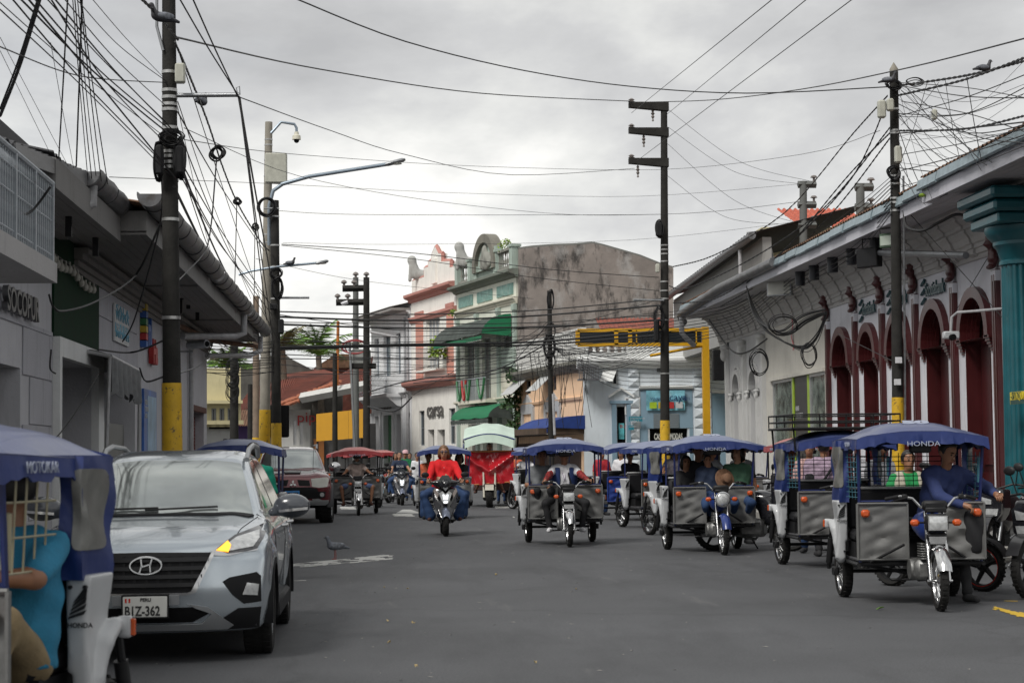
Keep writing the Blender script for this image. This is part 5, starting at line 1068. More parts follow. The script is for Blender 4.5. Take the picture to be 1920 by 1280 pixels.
def front_moto(R, tank, hl='square', fender=None, steer=0, wh=True):
 """motorcycle front and middle; front wheel contact at the origin, forward -y"""
 P_ = bpy.data.objects.new('steering_assembly', None); COL.objects.link(P_); P_.parent = R; P_.rotation_euler = (0, 0, steer); P_.location = (0, .12, 0); y0 = -.12
 fender = fender or CHROME
 def sub(mb, n, m): return mb.build(n, m, P_)
 wheel(P_, (0, y0, .285), .285, .085)
 fk = MB()
 for s in (-1, 1): fk.cyl((s * .085, y0 + .0, .285), (s * .085, y0 + .13, .62), .024, .024, 10).cyl((s * .085, y0 + .13, .60), (s * .085, y0 + .24, .93), .017, .017, 10)
 fk.cyl((-.12, y0, .285), (.12, y0, .285), .014); sub(fk, 'fork', CHROME)
 fd = MB().sheet(lambda u, v: ((u - .5) * .13, y0 + math.cos(.35 + 2.2 * v) * -.335 * (1 - .12 * (abs(u - .5) * 2) ** 2), .285 + math.sin(.35 + 2.2 * v) * .335 * (1 - .12 * (abs(u - .5) * 2) ** 2)), 6, 14, .006); sub(fd, 'mudguard', fender)
 hy = y0 + .10
 if hl == 'square':
  h = sub(MB().bb((0, hy, .83), (.21, .14, .17), .025).bb((0, hy + .02, .70), (.19, .08, .08), .02), 'headlight', BLACK)
  MB().prism(rect(-.092, .76, .092, .9), hy - .078, hy - .07, 'y').build('bezel', CHROME, h, smooth=False); MB().sheet(lambda u, v: ((u - .5) * .165, hy - .082 - .015 * math.sin(math.pi * u) * math.sin(math.pi * v), .77 + .12 * v), 6, 6, .004).build('lens', HLENS, h)
  sub(MB().prism([(-.07, .63), (.07, .63), (.085, .7), (-.085, .7)], hy - .05, hy - .02), 'number_panel', CHROME)
 else:
  h = sub(MB().lathe([(.0, hy + .1), (.09, hy + .06), (.115, hy - .03), (.115, hy - .05)], 20, 'y', (0, 0, .83)), 'headlight', BLACK)
  MB().lathe([(.1, hy - .05), (.118, hy - .05), (.118, hy - .065), (.1, hy - .07)], 20, 'y', (0, 0, .83)).build('bezel', CHROME, h); MB().lathe([(.102, hy - .055), (.08, hy - .075), (.04, hy - .085), (0, hy - .088)], 20, 'y', (0, 0, .83)).build('lens', HLENS, h)
 hb = MB()
 for s in (-1, 1): hb.tube([(0, hy + .12, .96), (s * .12, hy + .12, .97), (s * .2, hy + .13, 1.06), (s * .3, hy + .2, 1.08), (s * .42, hy + .3, 1.05)], .013, 8)
 hb_ = sub(hb, 'handlebar', CHROME)
 for s in (-1, 1): MB().tube([(s * .32, hy + .215, 1.078), (s * .43, hy + .31, 1.05)], .019, 8).tube([(s * .26, hy + .1, 1.07), (s * .40, hy + .18, 1.03)], .007, 5).bb((s * .27, hy + .17, 1.075), (.05, .06, .05), .01).build('grip', BLACK, hb_)
 sub(MB().bb((0, hy + .09, .99), (.24, .1, .1), .025).bb((0, hy + .03, .95), (.2, .05, .05), .01), 'dashboard', BLACK)
 for s in (-1, 1):
  i = sub(MB().bb((s * .2, hy + .04, .83), (.085, .06, .065), .02), 'turn_signal', ORANGE); MB().cyl((s * .08, hy + .06, .83), (s * .17, hy + .05, .83), .01).build('stem', BLACK, i)
 mr_ = MB()
 def sub2(mb, n, m): return mb.build(n, m, R)
 def tkf(Q): return smin(ell(Q, (0, .52, .80), (.135, .30, .13)), ell(Q, (0, .38, .78), (.12, .16, .15)), .08)
 key = 'tank' + tank.name
 if key not in WM:
  o = netmesh('fuel_tank', tkf, (-.2, .15, .6), (.2, .9, .98), .025, tank, R); WM[key] = o.data
 else: meshobj('fuel_tank', WM[key], R)
 sub2(MB().bb((0, 1.02, .80), (.26, .5, .1), .04), 'driver_saddle', mat('saddle_vinyl', (.012, .012, .012), .6, spec=.3))
 en = MB().bb((0, .62, .36), (.26, .34, .2), .04).lathe([(0, -.16), (.10, -.15), (.11, -.1), (.11, .1), (.1, .15), (0, .16)], 16, 'x', (0, .66, .36))
 for k in range(7): en.bb((0, .50, .47 + k * .024), (.17, .17, .012), .003)
 sub2(en, 'engine', mat('engine_alloy', (.22, .22, .215), .45, .7, .35, 14))
 ex = MB().tube([(.04, .42, .5), (.05, .34, .4), (.08, .36, .24), (.1, .7, .17), (.14, 1.0, .2), (.17, 1.5, .3)], [.018, .018, .02, .022, .035, .04], 8); sub2(ex, 'exhaust', mat('burnt_exhaust', (.10, .085, .075), .5, .7, .4, 8))
 fm = MB().tube([(0, .26, .86), (0, .36, .6), (0, .42, .28), (0, .9, .24), (0, 1.3, .3)], .022, 6).tube([(0, .26, .9), (0, .7, .7), (0, 1.3, .68)], .025, 6).tube([(0, 1.28, .28), (0, 1.3, .7)], .02, 6)
 for s in (-1, 1): fm.tube([(0, .85, .25), (s * .25, .85, .24)], .013, 6).bb((s * .24, .85, .245), (.11, .045, .025), .008)
 sub2(fm, 'bike_frame', BLACK)
 return P_
HLENS = mat('headlamp_glass', (.55, .56, .56), .08, .3, .25, 25, spec=1)
MOTO = {}
def motokar(name, label, px, py, deg, col, side='fairing', hl='square', tank=None, fender=None, txt=None, big=None, steer=0, F=None, tarp=None, rack=False, grid=False, win=True, group='three wheeled moto taxis in the street', top=None, canopy_h=1.63):
 base = F if F is not None else onG(px, py); base = Vector((base.x, base.y, 0))
 R = thing(name, label, 'moto taxi', base, R_(deg), group)
 tank = tank or paint('tank_blue', (.01, .03, .16)); tarp = tarp or GREYC
 front_moto(R, tank, hl, fender, steer)
 WX, RY = .56, 1.92
 for s in (-1, 1): wheel(R, (s * WX, RY, .27), .27, .11)
 B = lambda mb, n, m, **k: mb.build(n, m, R, **k)
 fr = MB().tube([(-WX - .08, RY, .27), (WX + .08, RY, .27)], .022, 8)
 for s in (-1, 1):
  fr.tube([(s * .62, .78, .40), (s * .58, 2.05, .40)], .022, 6).bb((s * (WX + .09), RY, .27), (.05, .14, .09), .01).tube([(s * .1, .95, .3), (s * .5, 1.0, .38)], .018, 6)
  for y in (1.5, 2.05): fr.tube([(s * .62, y, .4), (s * WX, RY, .29)], .014, 5)
 for y in (.80, 1.3, 1.7, 2.05): fr.tube([(-.62, y, .40), (.62, y, .40)], .02, 6)
 fr.tube([(.5, .8, .42), (.2, .62, .6)], .014, 5).tube([(-.5, .8, .42), (-.2, .62, .6)], .014, 5)
 B(fr, 'chassis', BLACK)
 B(MB().bb((0, 1.5, .43), (1.16, .9, .03), .008), 'floor_pan', mat('floor_sheet', (.06, .06, .065), .7))
 CX, Y0, Y1, ch = .65, .60, 1.84, canopy_h; YM = (Y0 + Y1) / 2
 def can(u, v):
  x = (u - .5) * 2; y = (v - .5) * 2; ax, ay = abs(x), abs(y)
  z = ch + .17 * (1 - ax ** 2.4) * (1 - .55 * ay ** 3) + .012 * math.sin(u * 21 + v * 3) * ax
  return (x * CX, (Y0 + Y1) / 2 + y * (Y1 - Y0) / 2, z)
 cn = MB().sheet(can, 24, 22, .012)
 ring = []
 for k in range(88):
  q = k / 22; s_ = int(q); t_ = q - s_
  e = ((-CX + 2 * CX * t_, Y0), (CX, Y0 + (Y1 - Y0) * t_), (CX - 2 * CX * t_, Y1), (-CX, Y1 - (Y1 - Y0) * t_))[s_]
  ring.append(e)
 for k in range(88):
  a, b_ = ring[k], ring[(k + 1) % 88]
  def zz(p):
   ux_, uy = p[0] / CX, (p[1] - (Y0 + Y1) / 2) / ((Y1 - Y0) / 2); return ch + .17 * (1 - abs(ux_) ** 2.4) * (1 - .55 * abs(uy) ** 3)
  ds = lambda j: -.092 - .012 * math.sin(j * .9) - .008 * math.sin(j * 2.3)
  ou = lambda p, o: (p[0] * (1 + o / CX), (p[1] - YM) * (1 + o) + YM)
  A1, B1 = ou(a, .012 + .006 * math.sin(k * 1.3)), ou(b_, .012 + .006 * math.sin((k + 1) * 1.3))
  cn.add([(a[0], a[1], zz(a) + .006), (b_[0], b_[1], zz(b_) + .006), (B1[0], B1[1], min(zz(b_), ch + .05) + ds(k + 1)), (A1[0], A1[1], min(zz(a), ch + .05) + ds(k)), (A1[0] * .985, A1[1], min(zz(a), ch + .05) + ds(k)), (B1[0] * .985, B1[1], min(zz(b_), ch + .05) + ds(k + 1))], [(0, 3, 2, 1), (3, 4, 5, 2)])
 nd = 24 * 22 * 2 + 92; cn.m = [0 if i < nd else 1 for i in range(len(cn.f))]; B(cn, 'canopy', [top or TOPS.get(col.name, col), col], ang=50)
 hp = MB()
 for y in (.66, 1.05, 1.45, 1.82): hp.tube([(s_ * .62, y, ch + .15 * (1 - abs(s_) ** 2.4) * (1 - .55 * abs((y - YM) / .63) ** 3) - .03) for s_ in np.linspace(-1, 1, 9)], .012, 5)
 for s in (-1, 1): hp.tube([(s * .62, .66, ch - .02), (s * .62, 1.80, ch - .02)], .014, 5)
 for s in (-1, 1):
  hp.tube([(s * .60, .80, .42), (s * .60, .80, 1.0), (s * .62, .70, ch)], .016, 6).tube([(s * .60, 1.66, .42), (s * .60, 1.68, ch)], .016, 6)
 hp.tube([(-.6, .8, 1.02), (-.25, .82, 1.02)], .012, 5).tube([(.6, .8, 1.02), (.25, .82, 1.02)], .012, 5).tube([(-.6, 1.70, 1.02), (.6, 1.70, 1.02)], .014, 5)
 B(hp, 'roof_frame', BLACK if col is not BLUEC else NAVY)
 for s in (-1, 1):
  x0, x1 = (s * .63, s * .13)
  seed = random.uniform(0, 9)
  def tf(u, v):
   fold = .02 * abs(math.sin(u * 3 + v * 8 + seed)) + .012 * math.sin(v * 26 - u * 9 + seed) * (1 - u * .6) + .012 * math.sin(u * 13 - v * 7 + seed * 2) * (1 - v) + .01 * math.sin(v * 17 + u * 4)
   return (x0 + (x1 - x0) * u, .765 + fold * math.sin(math.pi * min(1, max(0, u))) + .0, .45 + .55 * v - .015 * math.sin(math.pi * u) * v)
  tp = B(MB().sheet(tf, 22, 18, .008), 'front_tarp', tarp)
  MB().tube([(x0, .755, 1.0), (x1, .755, 1.0)], .013, 6).tube([(x0, .755, .45), (x1, .755, .45)], .012, 6).tube([(x0, .755, .45), (x0, .755, 1.0)], .014, 6).tube([(x1, .755, .45), (x1, .755, 1.0)], .01, 6).build('hem', tarp, tp)
  i = MB().bb((s * .555, .735, .905), (.085, .05, .075), .018).build('turn_signal', ORANGE, R)
 for s in (-1, 1):
  if side == 'fairing':
   def ff(Q, s=s):
    y = Q[:, 1]; z = Q[:, 2]; x = Q[:, 0] * s
    back = 1.62 + .12 * (z - .45) / .6; inn = .60 + .02 * (z < .6)
    sl = smax(np.maximum(1.42 + .05 * (1.0 - z) - y, y - back), np.maximum(inn - x, x - .715 - .02 * np.sin(z * 6)), .02)
    sl = smax(sl, np.maximum(.42 + np.clip(y - 1.5, 0, 9) * .9 - z, z - 1.02), .02)
    pth = [(.665, 1.50, .42, .045), (.68, 1.54, .58, .05), (.705, 1.60, .72, .042), (.725, 1.69, .79, .034)]; X3 = np.stack([x, y, z], 1)
    for (a0, a1, a2, ar), (c0, c1, c2, cr2) in zip(pth, pth[1:]): sl = smin(sl, cone(X3, (a0, a1, a2), (c0, c1, c2), ar, cr2), .02)
    return smin(sl, smax(np.abs(x - .75) - .035, smax(np.abs(y - 1.74) - .02, np.abs(z - .775) - .05, .01), .01), .015)
   key = ('fair', s)
   if key not in WM: o = netmesh('side_fairing', ff, (s * .66 - .13, 1.3, .3), (s * .66 + .17, 2.1, 1.06), .016, WHITEP, R); WM[key] = o.data
   else: o = meshobj('side_fairing', WM[key], R)
   vt = MB(); text('wing_lettering', 'HONDA', .03, .001, BLACK, o, (s * .662 - .05, 1.418, .80), bold=.0006)
   for k in range(5): vt.prism([(s * .662 - .048 + k * .006, .835 + k * .017), (s * .662 + .02 + k * .004, .855 + k * .024), (s * .662 + .034, .875 + k * .026), (s * .662 - .042 + k * .006, .847 + k * .017)], 1.418, 1.426, 'y')
   for zz_, xx in ((.97, .625), (.97, .69), (.5, .64)): vt.cyl((s * xx, 1.41, zz_), (s * xx, 1.45, zz_), .009)
   vt.build('badge_and_bolts', BLACK, o, smooth=False, kind='stuff'); MB().bb((s * .79, 1.735, .775), (.022, .02, .075), .005).build('reflector', ORANGE, o, smooth=False); MB().tube([(s * .72, 1.9, .3), (s * .70, 1.8, .74)], .02, 8).tube([(s * .72, 1.88, .36), (s * .704, 1.82, .62)], .034, 10).build('shock_absorber', BLACK, R)
  else:
   B(MB().sheet(lambda u, v: (s * (.64 + .01 * math.sin(u * 9)), 1.4 + .8 * u, .45 + .57 * v), 8, 6, .01), 'side_tarp', tarp)
  if win:
   def cpt(u, v, o=0):
    z = 1.0 + (ch - 1.0) * v; wv = .012 * math.sin(v * 11 + u * 7)
    if u < .45: return (s * (.585 + .10 * u / .45), 1.40 - o + wv, z)
    return (s * (.685 + o + wv), 1.40 + .33 * (u - .45) / .55 * (1 + .15 * v), z)
   o = MB().sheet(lambda u, v: cpt(u, v), 16, 12, .012).build('side_curtain', col, R)
   def wpt(u, v):
    a_ = .27 + .55 * u; k = (1 - abs(2 * u - 1) ** 4) ** .5; return cpt(a_, .57 + (v - .5) * (.54 + .12 * k), .014)
   MB().sheet(wpt, 16, 8, .004).build('window', CLEARW, o)
 bk = B(MB().sheet(lambda u, v: ((u - .5) * 1.22, 1.75 + .01 * math.sin(u * 13 + v * 6), .42 + .58 * v), 16, 8, .01), 'rear_panel', tarp)
 bn = B(MB().bb((0, 1.40, .66), (1.14, .42, .13), .04).bb((0, 1.63, .92), (1.14, .10, .42), .04), 'passenger_bench', mat('bench_vinyl', (.012, .012, .014), .6, spec=.3))
 MB().bb((0, 1.62, 1.14), (1.16, .05, .025), .01).build('trim', mat('bench_piping', (.45, .45, .45), .5), bn)
 B(MB().box(-.56, 1.24, .42, .56, 1.62, .6), 'bench_box', BLACK, smooth=False)
 if grid:
  for s in (-1, 1):
   g_ = MB()
   for k in range(9): g_.tube([(s * .60, .80 + .0, 1.06 + k * .05), (s * .62, 1.35, 1.06 + k * .05)], .004, 4)
   for k in range(4): g_.tube([(s * .6, .82 + k * .16, 1.04), (s * .615, .82 + k * .16, 1.5)], .004, 4)
   g_.tube([(s * .6, .8, 1.2), (s * .6, .8, 1.45)], .022, 8); B(g_, 'side_grille', mat('teal_grip', (.03, .12, .16), .6))
  g_ = MB()
  for k in range(9): g_.tube([(-.6, 1.72, 1.06 + k * .05), (.6, 1.72, 1.06 + k * .05)], .0045, 4)
  for k in range(9): g_.tube([(-.6 + k * .15, 1.72, 1.04), (-.6 + k * .15, 1.72, 1.5)], .0045, 4)
  B(g_, 'back_grille', BLACK)
 if txt: o = text('canopy_lettering', txt, .068, .002, LETW, R, (0, Y0 - .034, ch - .065), align='CENTER'); o.scale = (1.3, 1, 1); o.rotation_euler = (R_(85), 0, 0); [meshobj('canopy_lettering', o.data, R, (s * .672, 1.0, ch - .065), (R_(88), 0, R_(90 * s)), (1, 1, 1)) for s in (-1, 1)]
 if big: o = text('roof_number', big, .17, .002, LETW, R, (0, .86, ch + .16), align='CENTER', bold=.012); o.rotation_euler = (R_(14), 0, 0); o.scale = (1.5, 1, 1)
 B(MB().bb((0, .72, ch - .09), (.22, .05, .09), .02), 'cabin_mirror', BLACK)
 if rack:
  rk = MB(); zt = ch + .2
  for z in (zt, zt + .09, zt + .18):
   rk.tube([(-.72, .62, z), (.72, .62, z), (.72, 1.9, z), (-.72, 1.9, z), (-.72, .62, z)], .012 if z > zt else .018, 6)
  for x, y in [(-.72 + .36 * k, .62) for k in range(5)] + [(-.72, 1.05 + k * .42) for k in range(2)] + [(.72, 1.05 + k * .42) for k in range(2)] + [(-.72 + .36 * k, 1.9) for k in range(5)]: rk.tube([(x, y, zt), (x, y, zt + .18)], .009, 5)
  for s in (-1, 1): rk.tube([(s * .68, .66, ch - .1), (s * .70, .66, zt)], .014, 5).tube([(s * .68, 1.8, ch - .1), (s * .7, 1.8, zt)], .014, 5)
  rk.box(-.7, .64, zt - .01, .7, 1.88, zt + .01); B(rk, 'roof_rack', BLACK)
 return R
# --- the moto taxis, near to far
tb_ = paint('tank_blue', (.01, .03, .16)); tr_ = paint('tank_red', (.25, .015, .015)); tk_ = paint('tank_black', (.012, .012, .014))
DTOP = mat('darker_blue_canvas', (.045, .06, .15), .38, 0, .16, 3, .3, 8, coat=.2)
MK = {}
MK['near_right'] = motokar('moto_taxi', 'nearest blue moto taxi on the right with white HONDA canopy print and square headlamp', 1765, 1145, -3.5, BLUEC, txt='HONDA', big='50', tank=tb_, grid=True, steer=R_(-3), top=DTOP)
MK['right2'] = motokar('moto_taxi', 'blue moto taxi carrying a black railed roof rack behind the nearest right one', 0, 0, 2, BLUEC, F=Vector((6.12, 23.4, 0)), rack=True, grid=True, tank=tb_, top=DTOP)
MK['right3'] = motokar('moto_taxi', 'blue moto taxi with round headlamp and blue front mudguard full of passengers', 1358, 1040, 0, BLUEC, hl='round', tank=tb_, fender=tb_, txt='HONDA', big='50', win=False)
MK['right4'] = motokar('moto_taxi', 'blue moto taxi angled left of the round headlamp one, side window torn', 0, 0, 22, BLUEC, F=Vector((6.35, 33.6, 0)), tank=tk_, txt='MOTOKAR', steer=R_(-35))
MK['right5'] = motokar('moto_taxi', 'blue moto taxi second behind the moving one in the right hand row', 0, 0, 16, BLUEC, F=Vector((6.2, 37.6, 0)), tank=tr_, win=False, txt='HONDA')
MK['right6'] = motokar('moto_taxi', 'blue moto taxi with blue front tarps just right of the moving one', 0, 0, 8, BLUEC, F=Vector((6.0, 42.3, 0)), tank=tb_, tarp=canvas('blue_tarp', (.012, .035, .2)), win=False, txt='MOTOKAR')
MK['moving'] = motokar('moto_taxi', 'blue moto taxi with large 50 on its roof driving towards us mid street', 1068, 1025, -1, BLUEC, txt='HONDA', big='50', tank=tk_, win=False)
MK['white_shirt'] = motokar('moto_taxi', 'small distant blue moto taxi between the red tarp trike and the moving one', 990, 946, 0, BLUEC, tank=tk_, win=False)
MK['behind_lady'] = motokar('moto_taxi', 'blue roofed moto taxi full of riders directly behind the red shirted scooter woman', 836, 974, 0, BLUEC, tank=tk_, win=False)
MK['red1'] = motokar('moto_taxi', 'red canopied moto taxi beside the maroon car, driver in a grey hood', 672, 966, 3, REDC, tank=tk_, txt='MOTOKAR', win=False)
MK['red2'] = motokar('moto_taxi', 'red canopied moto taxi half hidden behind the hooded driver', 690, 938, 8, REDC, tank=tr_, win=False)
MK['red3'] = motokar('moto_taxi', 'far red roofed moto taxi just left of the navy shirted scooter girl', 735, 934, 20, REDC, tank=tr_, win=False)
MK['red4'] = motokar('moto_taxi', 'red roofed moto taxi peeping out between the maroon car and hooded driver', 645, 936, 0, REDC, tank=tr_, win=False)
MK['left_far'] = motokar('moto_taxi', 'blue moto taxi facing away beyond the silver car, white side shell showing', 0, 0, 180, BLUEC, F=Vector((-2.06, 29.3, 0)), tank=tb_, win=False)
MK['near_left'] = motokar('moto_taxi', 'closest moto taxi at the lower left corner, blue curtain and white shell', 0, 0, -12, BLUEC, F=Vector((-2.21, 6.8, 0)), canopy_h=1.52, tank=tk_, txt='MOTOKAR', top=DTOP)
MK['right_red'] = motokar('moto_taxi', 'dark red roofed moto taxi glimpsed behind the round headlamp one', 0, 0, 0, REDC, F=Vector((8.0, 33.5, 0)), tank=tr_, win=False, txt='MOTOKAR')
MK['right_back'] = motokar('moto_taxi', 'blue moto taxi deep in the right row behind the passengers of the round headlamp one', 0, 0, 5, BLUEC, F=Vector((7.7, 38.5, 0)), tank=tb_, win=False)
MK['mid_back'] = motokar('moto_taxi', 'faint blue moto taxi seen through the cabin of the moving one', 0, 0, 30, BLUEC, F=Vector((5.3, 52.5, 0)), tank=tb_, win=False)
def bolt_on(R):
 """pale steel grille and grip on the nearest left cabin"""
 cgm = mat('cream_grille', (.30, .27, .18), .5); g_ = MB()
 for k in range(4): g_.tube([(.60 - .0, .86 + k * .11, 1.06), (.62, .86 + k * .11, 1.52)], .005, 5)
 for z in (1.06, 1.2, 1.34, 1.5): g_.tube([(.60, .80, z), (.625, 1.25, z)], .005, 5)
 g_.cyl((.60, .8, 1.08), (.615, .77, 1.3), .022); g_.build('side_grille', cgm, R)
bolt_on(MK['near_left'])
# --- cargo trike with red tarp
def cargo():
 b0 = onG(918, 951); R = thing('cargo_trike', 'cargo trike with a shiny red tarp front and pale tilted roof sheet', 'cargo trike', (b0.x, b0.y, 0), R_(-4)); B = lambda mb, n, m: mb.build(n, m, R)
 wheel(R, (0, 0, .31), .31, .2, 'cast', rimm=STEEL)
 for s in (-1, 1): wheel(R, (s * .66, 2.2, .33), .33, .22, 'cast', rimm=STEEL)
 fk = MB()
 for s in (-1, 1): fk.cyl((s * .16, 0, .3), (s * .17, .16, .75), .035).cyl((s * .17, .16, .72), (s * .18, .3, 1.15), .028)
 B(fk, 'fork', mat('fork_cream', (.45, .43, .36), .5)); B(MB().sheet(lambda u, v: ((u - .5) * .26, math.cos(.6 + 1.9 * v) * -.37, .31 + math.sin(.6 + 1.9 * v) * .37), 5, 12, .01), 'mudguard', mat('fork_cream', (.45, .43, .36)))
 B(MB().tube([(-.42, .35, 1.12), (0, .28, 1.16), (.42, .35, 1.12)], .02), 'handlebar', BLACK)
 rt_ = mat('red_vinyl', (.42, .014, .022), .22, 0, .2, 4, coat=.5)
 def sh(u, v):
  x = (u - .5) * 1.5; dip = .30 * v * (1 - abs(u - .5) * 2) ** 1.2
  return (x * (1 - .03 * v), .25 + .30 * max(0, v - .25 - 1.5 * abs(u - .5)) - .13 * math.exp(-((v - .42 - .9 * abs(u - .5)) / .10) ** 2) + .03 * math.sin(u * 17 - v * 11) * v + .02 * math.sin(u * 31 + v * 8), (.66 + .1 * u) + (1.0 - .1 * u) * v - .03 * math.sin(u * 3.14))
 tp = B(MB().sheet(sh, 70, 36, .01), 'red_tarp', rt_)
 MB().tube([(-.74, .26, .66), (.74, .26, .76)], .02, 6).tube([(-.75, .27, 1.66), (.76, .27, 1.68)], .018, 6).build('batten', mat('orange_batten', (.42, .14, .03), .6), tp)
 B(MB().bb((0, 2.2, .8), (1.5, 2.1, .62), .02), 'cargo_bed', mat('bed_brown', (.07, .035, .03), .7, 0, .3, 4)); B(MB().bb((0, 1.1, 1.4), (1.35, .05, .6), .01), 'cab_back', mat('bed_brown', (.07, .035, .03)))
 B(MB().bb((0, .95, .78), (.4, .45, .16), .04), 'driver_saddle', BLACK); B(MB().bb((0, .5, .45), (.4, .9, .5), .05), 'engine_cover', BLACK)
 ps_ = MB()
 for s in (-1, 1): ps_.tube([(s * .7, .3, .6), (s * .7, .3, 2.07)], .022).tube([(s * .7, 1.2, .6), (s * .7, 1.2, 2.2)], .022)
 B(ps_, 'roof_post', BLACK)
 c = B(MB().sheet(lambda u, v: ((u - .5) * 1.52, .05 + 1.5 * v, 2.02 + .34 * v + .18 * math.sin(math.pi * u) * .9 + .01 * math.sin(u * 20)), 20, 8, .015), 'roof_sheet', mat('pale_green_sheet', (.50, .62, .53), .4, 0, .1, 3))
 MB().tube([((u - .5) * 1.54, .04, 2.02 + .165 * math.sin(math.pi * u)) for u in np.linspace(0, 1, 14)], .025, 6).build('edge_trim', BLUEC, c)
 MB().sheet(lambda u, v: (-.76 - .03 * math.sin(v * 12), .06 + .5 * u, 2.04 - .45 * v * (1 - .5 * u)), 4, 6, .01).build('side_flap', BLUEC, c)
 MB().sheet(lambda u, v: ((u - .5) * 1.46, -.03 + .06 * v, 2.0 - .24 + .24 * v + .17 * math.sin(math.pi * u) ), 14, 4, .012).build('roof_lip', mat('pale_green_sheet', (.5, .62, .53)), c)
 return R
TR = cargo()
# --- scooters
def scooter(label, px, py, deg, col, acc, s=1.0, group='scooters and motorcycles'):
 b0 = onG(px, py); R = thing('scooter', label, 'scooter', (b0.x, b0.y, 0), R_(deg), group); B = lambda mb, n, m: mb.build(n, m, R)
 wheel(R, (0, 0, .25), .25, .11, 'cast', rimm=BLACK); wheel(R, (0, 1.27, .25), .25, .12, 'cast', rimm=BLACK)
 def apron(P):
  x, y, z = np.abs(P[:, 0]), P[:, 1], P[:, 2]
  wdt = .08 + .17 * np.clip((z - .3) / .45, 0, 1) ** .8 - .05 * np.clip((z - .8) / .2, 0, 1)
  fy = -.02 + .22 * np.clip((z - .35) / .55, 0, 1) + .9 * x ** 2 - .05 * np.clip((.55 - z) / .2, 0, 1)
  d = smax(smax(x - wdt, np.abs(y - fy - .035) - .045, .03), np.maximum(.30 - z, z - .92), .03)
  return d
 B_ = netmesh('front_apron', apron, (-.32, -.1, .25), (.32, .5, .98), .02, col, R)
 def cowl(P): return smin(ell(P, (0, .22, 1.0), (.22, .12, .09)), smin(ell(P, (0, .10, .98), (.10, .12, .11)), ell(P, (0, .2, 1.02), (.30, .05, .045)), .04), .05)
 netmesh('handlebar_cowl', cowl, (-.35, -.1, .85), (.35, .4, 1.15), .02, col, R)
 B(MB().prism([(-.085, .98), (.085, .98), (.12, 1.08), (.06, 1.16), (-.06, 1.16), (-.12, 1.08)], .06, .075).prism([(-.05, .99), (.05, .99), (0, 1.09)], .052, .058), 'fly_screen', mat('smoke_screen', (.05, .055, .06), .1, spec=.9))
 hl = B(MB().prism([(-.12, .82), (-.06, .86), (0, .80), (.06, .86), (.12, .82), (.075, .68), (.04, .62), (-.04, .62), (-.075, .68)], -.015, .04), 'headlamp', HLENS)
 MB().prism([(-.04, .7), (.04, .7), (.05, .8), (0, .765), (-.05, .8)], -.025, -.014).prism([(-.03, .635), (.03, .635), (.035, .665), (-.035, .665)], -.025, -.014).build('lamp_core', mat('lit_led', (.9, .9, .9), .3, 0, 0, emit=(.9, .95, 1, 1.6)), hl)
 B(MB().prism([(-.05, .92), (0, .86), (.05, .92), (.02, .955), (-.02, .955)], .0, .03).box(-.025, -.005, .45, .025, .0, .48), 'chevron', STEEL)
 for q in (-1, 1):
  B(MB().prism([(q * .13, .80), (q * .20, .92), (q * .23, .86), (q * .15, .72)][::q], .03, .09), 'turn_signal', mat('amber_clear', (.30, .26, .24), .12))
  B(MB().prism([(q * .10, .6), (q * .20, .74), (q * .21, .60), (q * .12, .42)][::q], .04, .13), 'side_panel', acc)
  m_ = B(MB().tube([(q * .27, .2, 1.02), (q * .33, .17, 1.12)], .008, 5), 'mirror', BLACK); o = MB(); o.sph((0, 0, 0), (.075, .02, .055), 12, 8); o = o.build('mirror_shell', BLACK, m_); o.location = (q * .38, .16, 1.17); MB().sph((0, .008, 0), (.065, .018, .046), 12, 8).build('mirror_glass', CHROME, o)
  B(MB().cyl((q * .24, .22, 1.0), (q * .38, .30, .99), .018, n=10), 'grip', BLACK); B(MB().tube([(q * .24, .15, 1.0), (q * .36, .2, .985)], .007, 5), 'brake_lever', CHROME)
  B(MB().cyl((q * .075, 0, .25), (q * .08, .1, .6), .022, n=8), 'fork_leg', BLACK); B(MB().bb((q * .15, .6, .29), (.12, .55, .03), .01), 'footboard', BLACK)
 B(MB().sheet(lambda u, v: ((u - .5) * .15, math.cos(.5 + 1.9 * v) * -.30, .25 + math.sin(.5 + 1.9 * v) * .30 - .25 * (u - .5) ** 2), 6, 12, .008), 'mudguard', mat('mudguard_silver', (.16, .18, .24), .25, .5))
 def body(P):
  x, y, z = P[:, 0], P[:, 1], P[:, 2]
  d = smin(ell(P, (0, 1.1, .60), (.20, .55, .22)), ell(P, (0, .6, .38), (.16, .35, .1)), .1); return smin(d, ell(P, (0, 1.55, .72), (.12, .25, .12)), .08)
 netmesh('rear_body', body, (-.25, .2, .25), (.25, 1.85, .9), .03, col, R)
 def seat(P): return smin(ell(P, (0, .95, .78), (.15, .3, .055)), ell(P, (0, 1.38, .82), (.14, .3, .06)), .05)
 netmesh('saddle', seat, (-.2, .6, .7), (.2, 1.75, .92), .025, mat('saddle_vinyl', (.012, .012, .012), .6, spec=.3), R)
 B(MB().tube([(.16, .9, .25), (.19, 1.3, .28), (.2, 1.6, .36)], [.03, .05, .045], 10), 'exhaust', BLACK)
 B(MB().bb((0, 1.1, .30), (.2, .4, .2), .04), 'engine', mat('engine_alloy', (.22, .22, .215)))
 return R
gloss = mat('gloss_black', (.015, .015, .018), .12, 0, .1, 5, coat=.8); SC1 = scooter('black scooter ridden by the woman in the red shirt', 836, 1005, 0, gloss, mat('graphite', (.06, .06, .065), .3, .3))
SC2 = scooter('grey scooter ridden by the girl in the navy shirt', 754, 947, 4, mat('gloss_grey', (.05, .052, .06), .2, .2, coat=.6), mat('silver_panel', (.25, .25, .26), .3, .4))
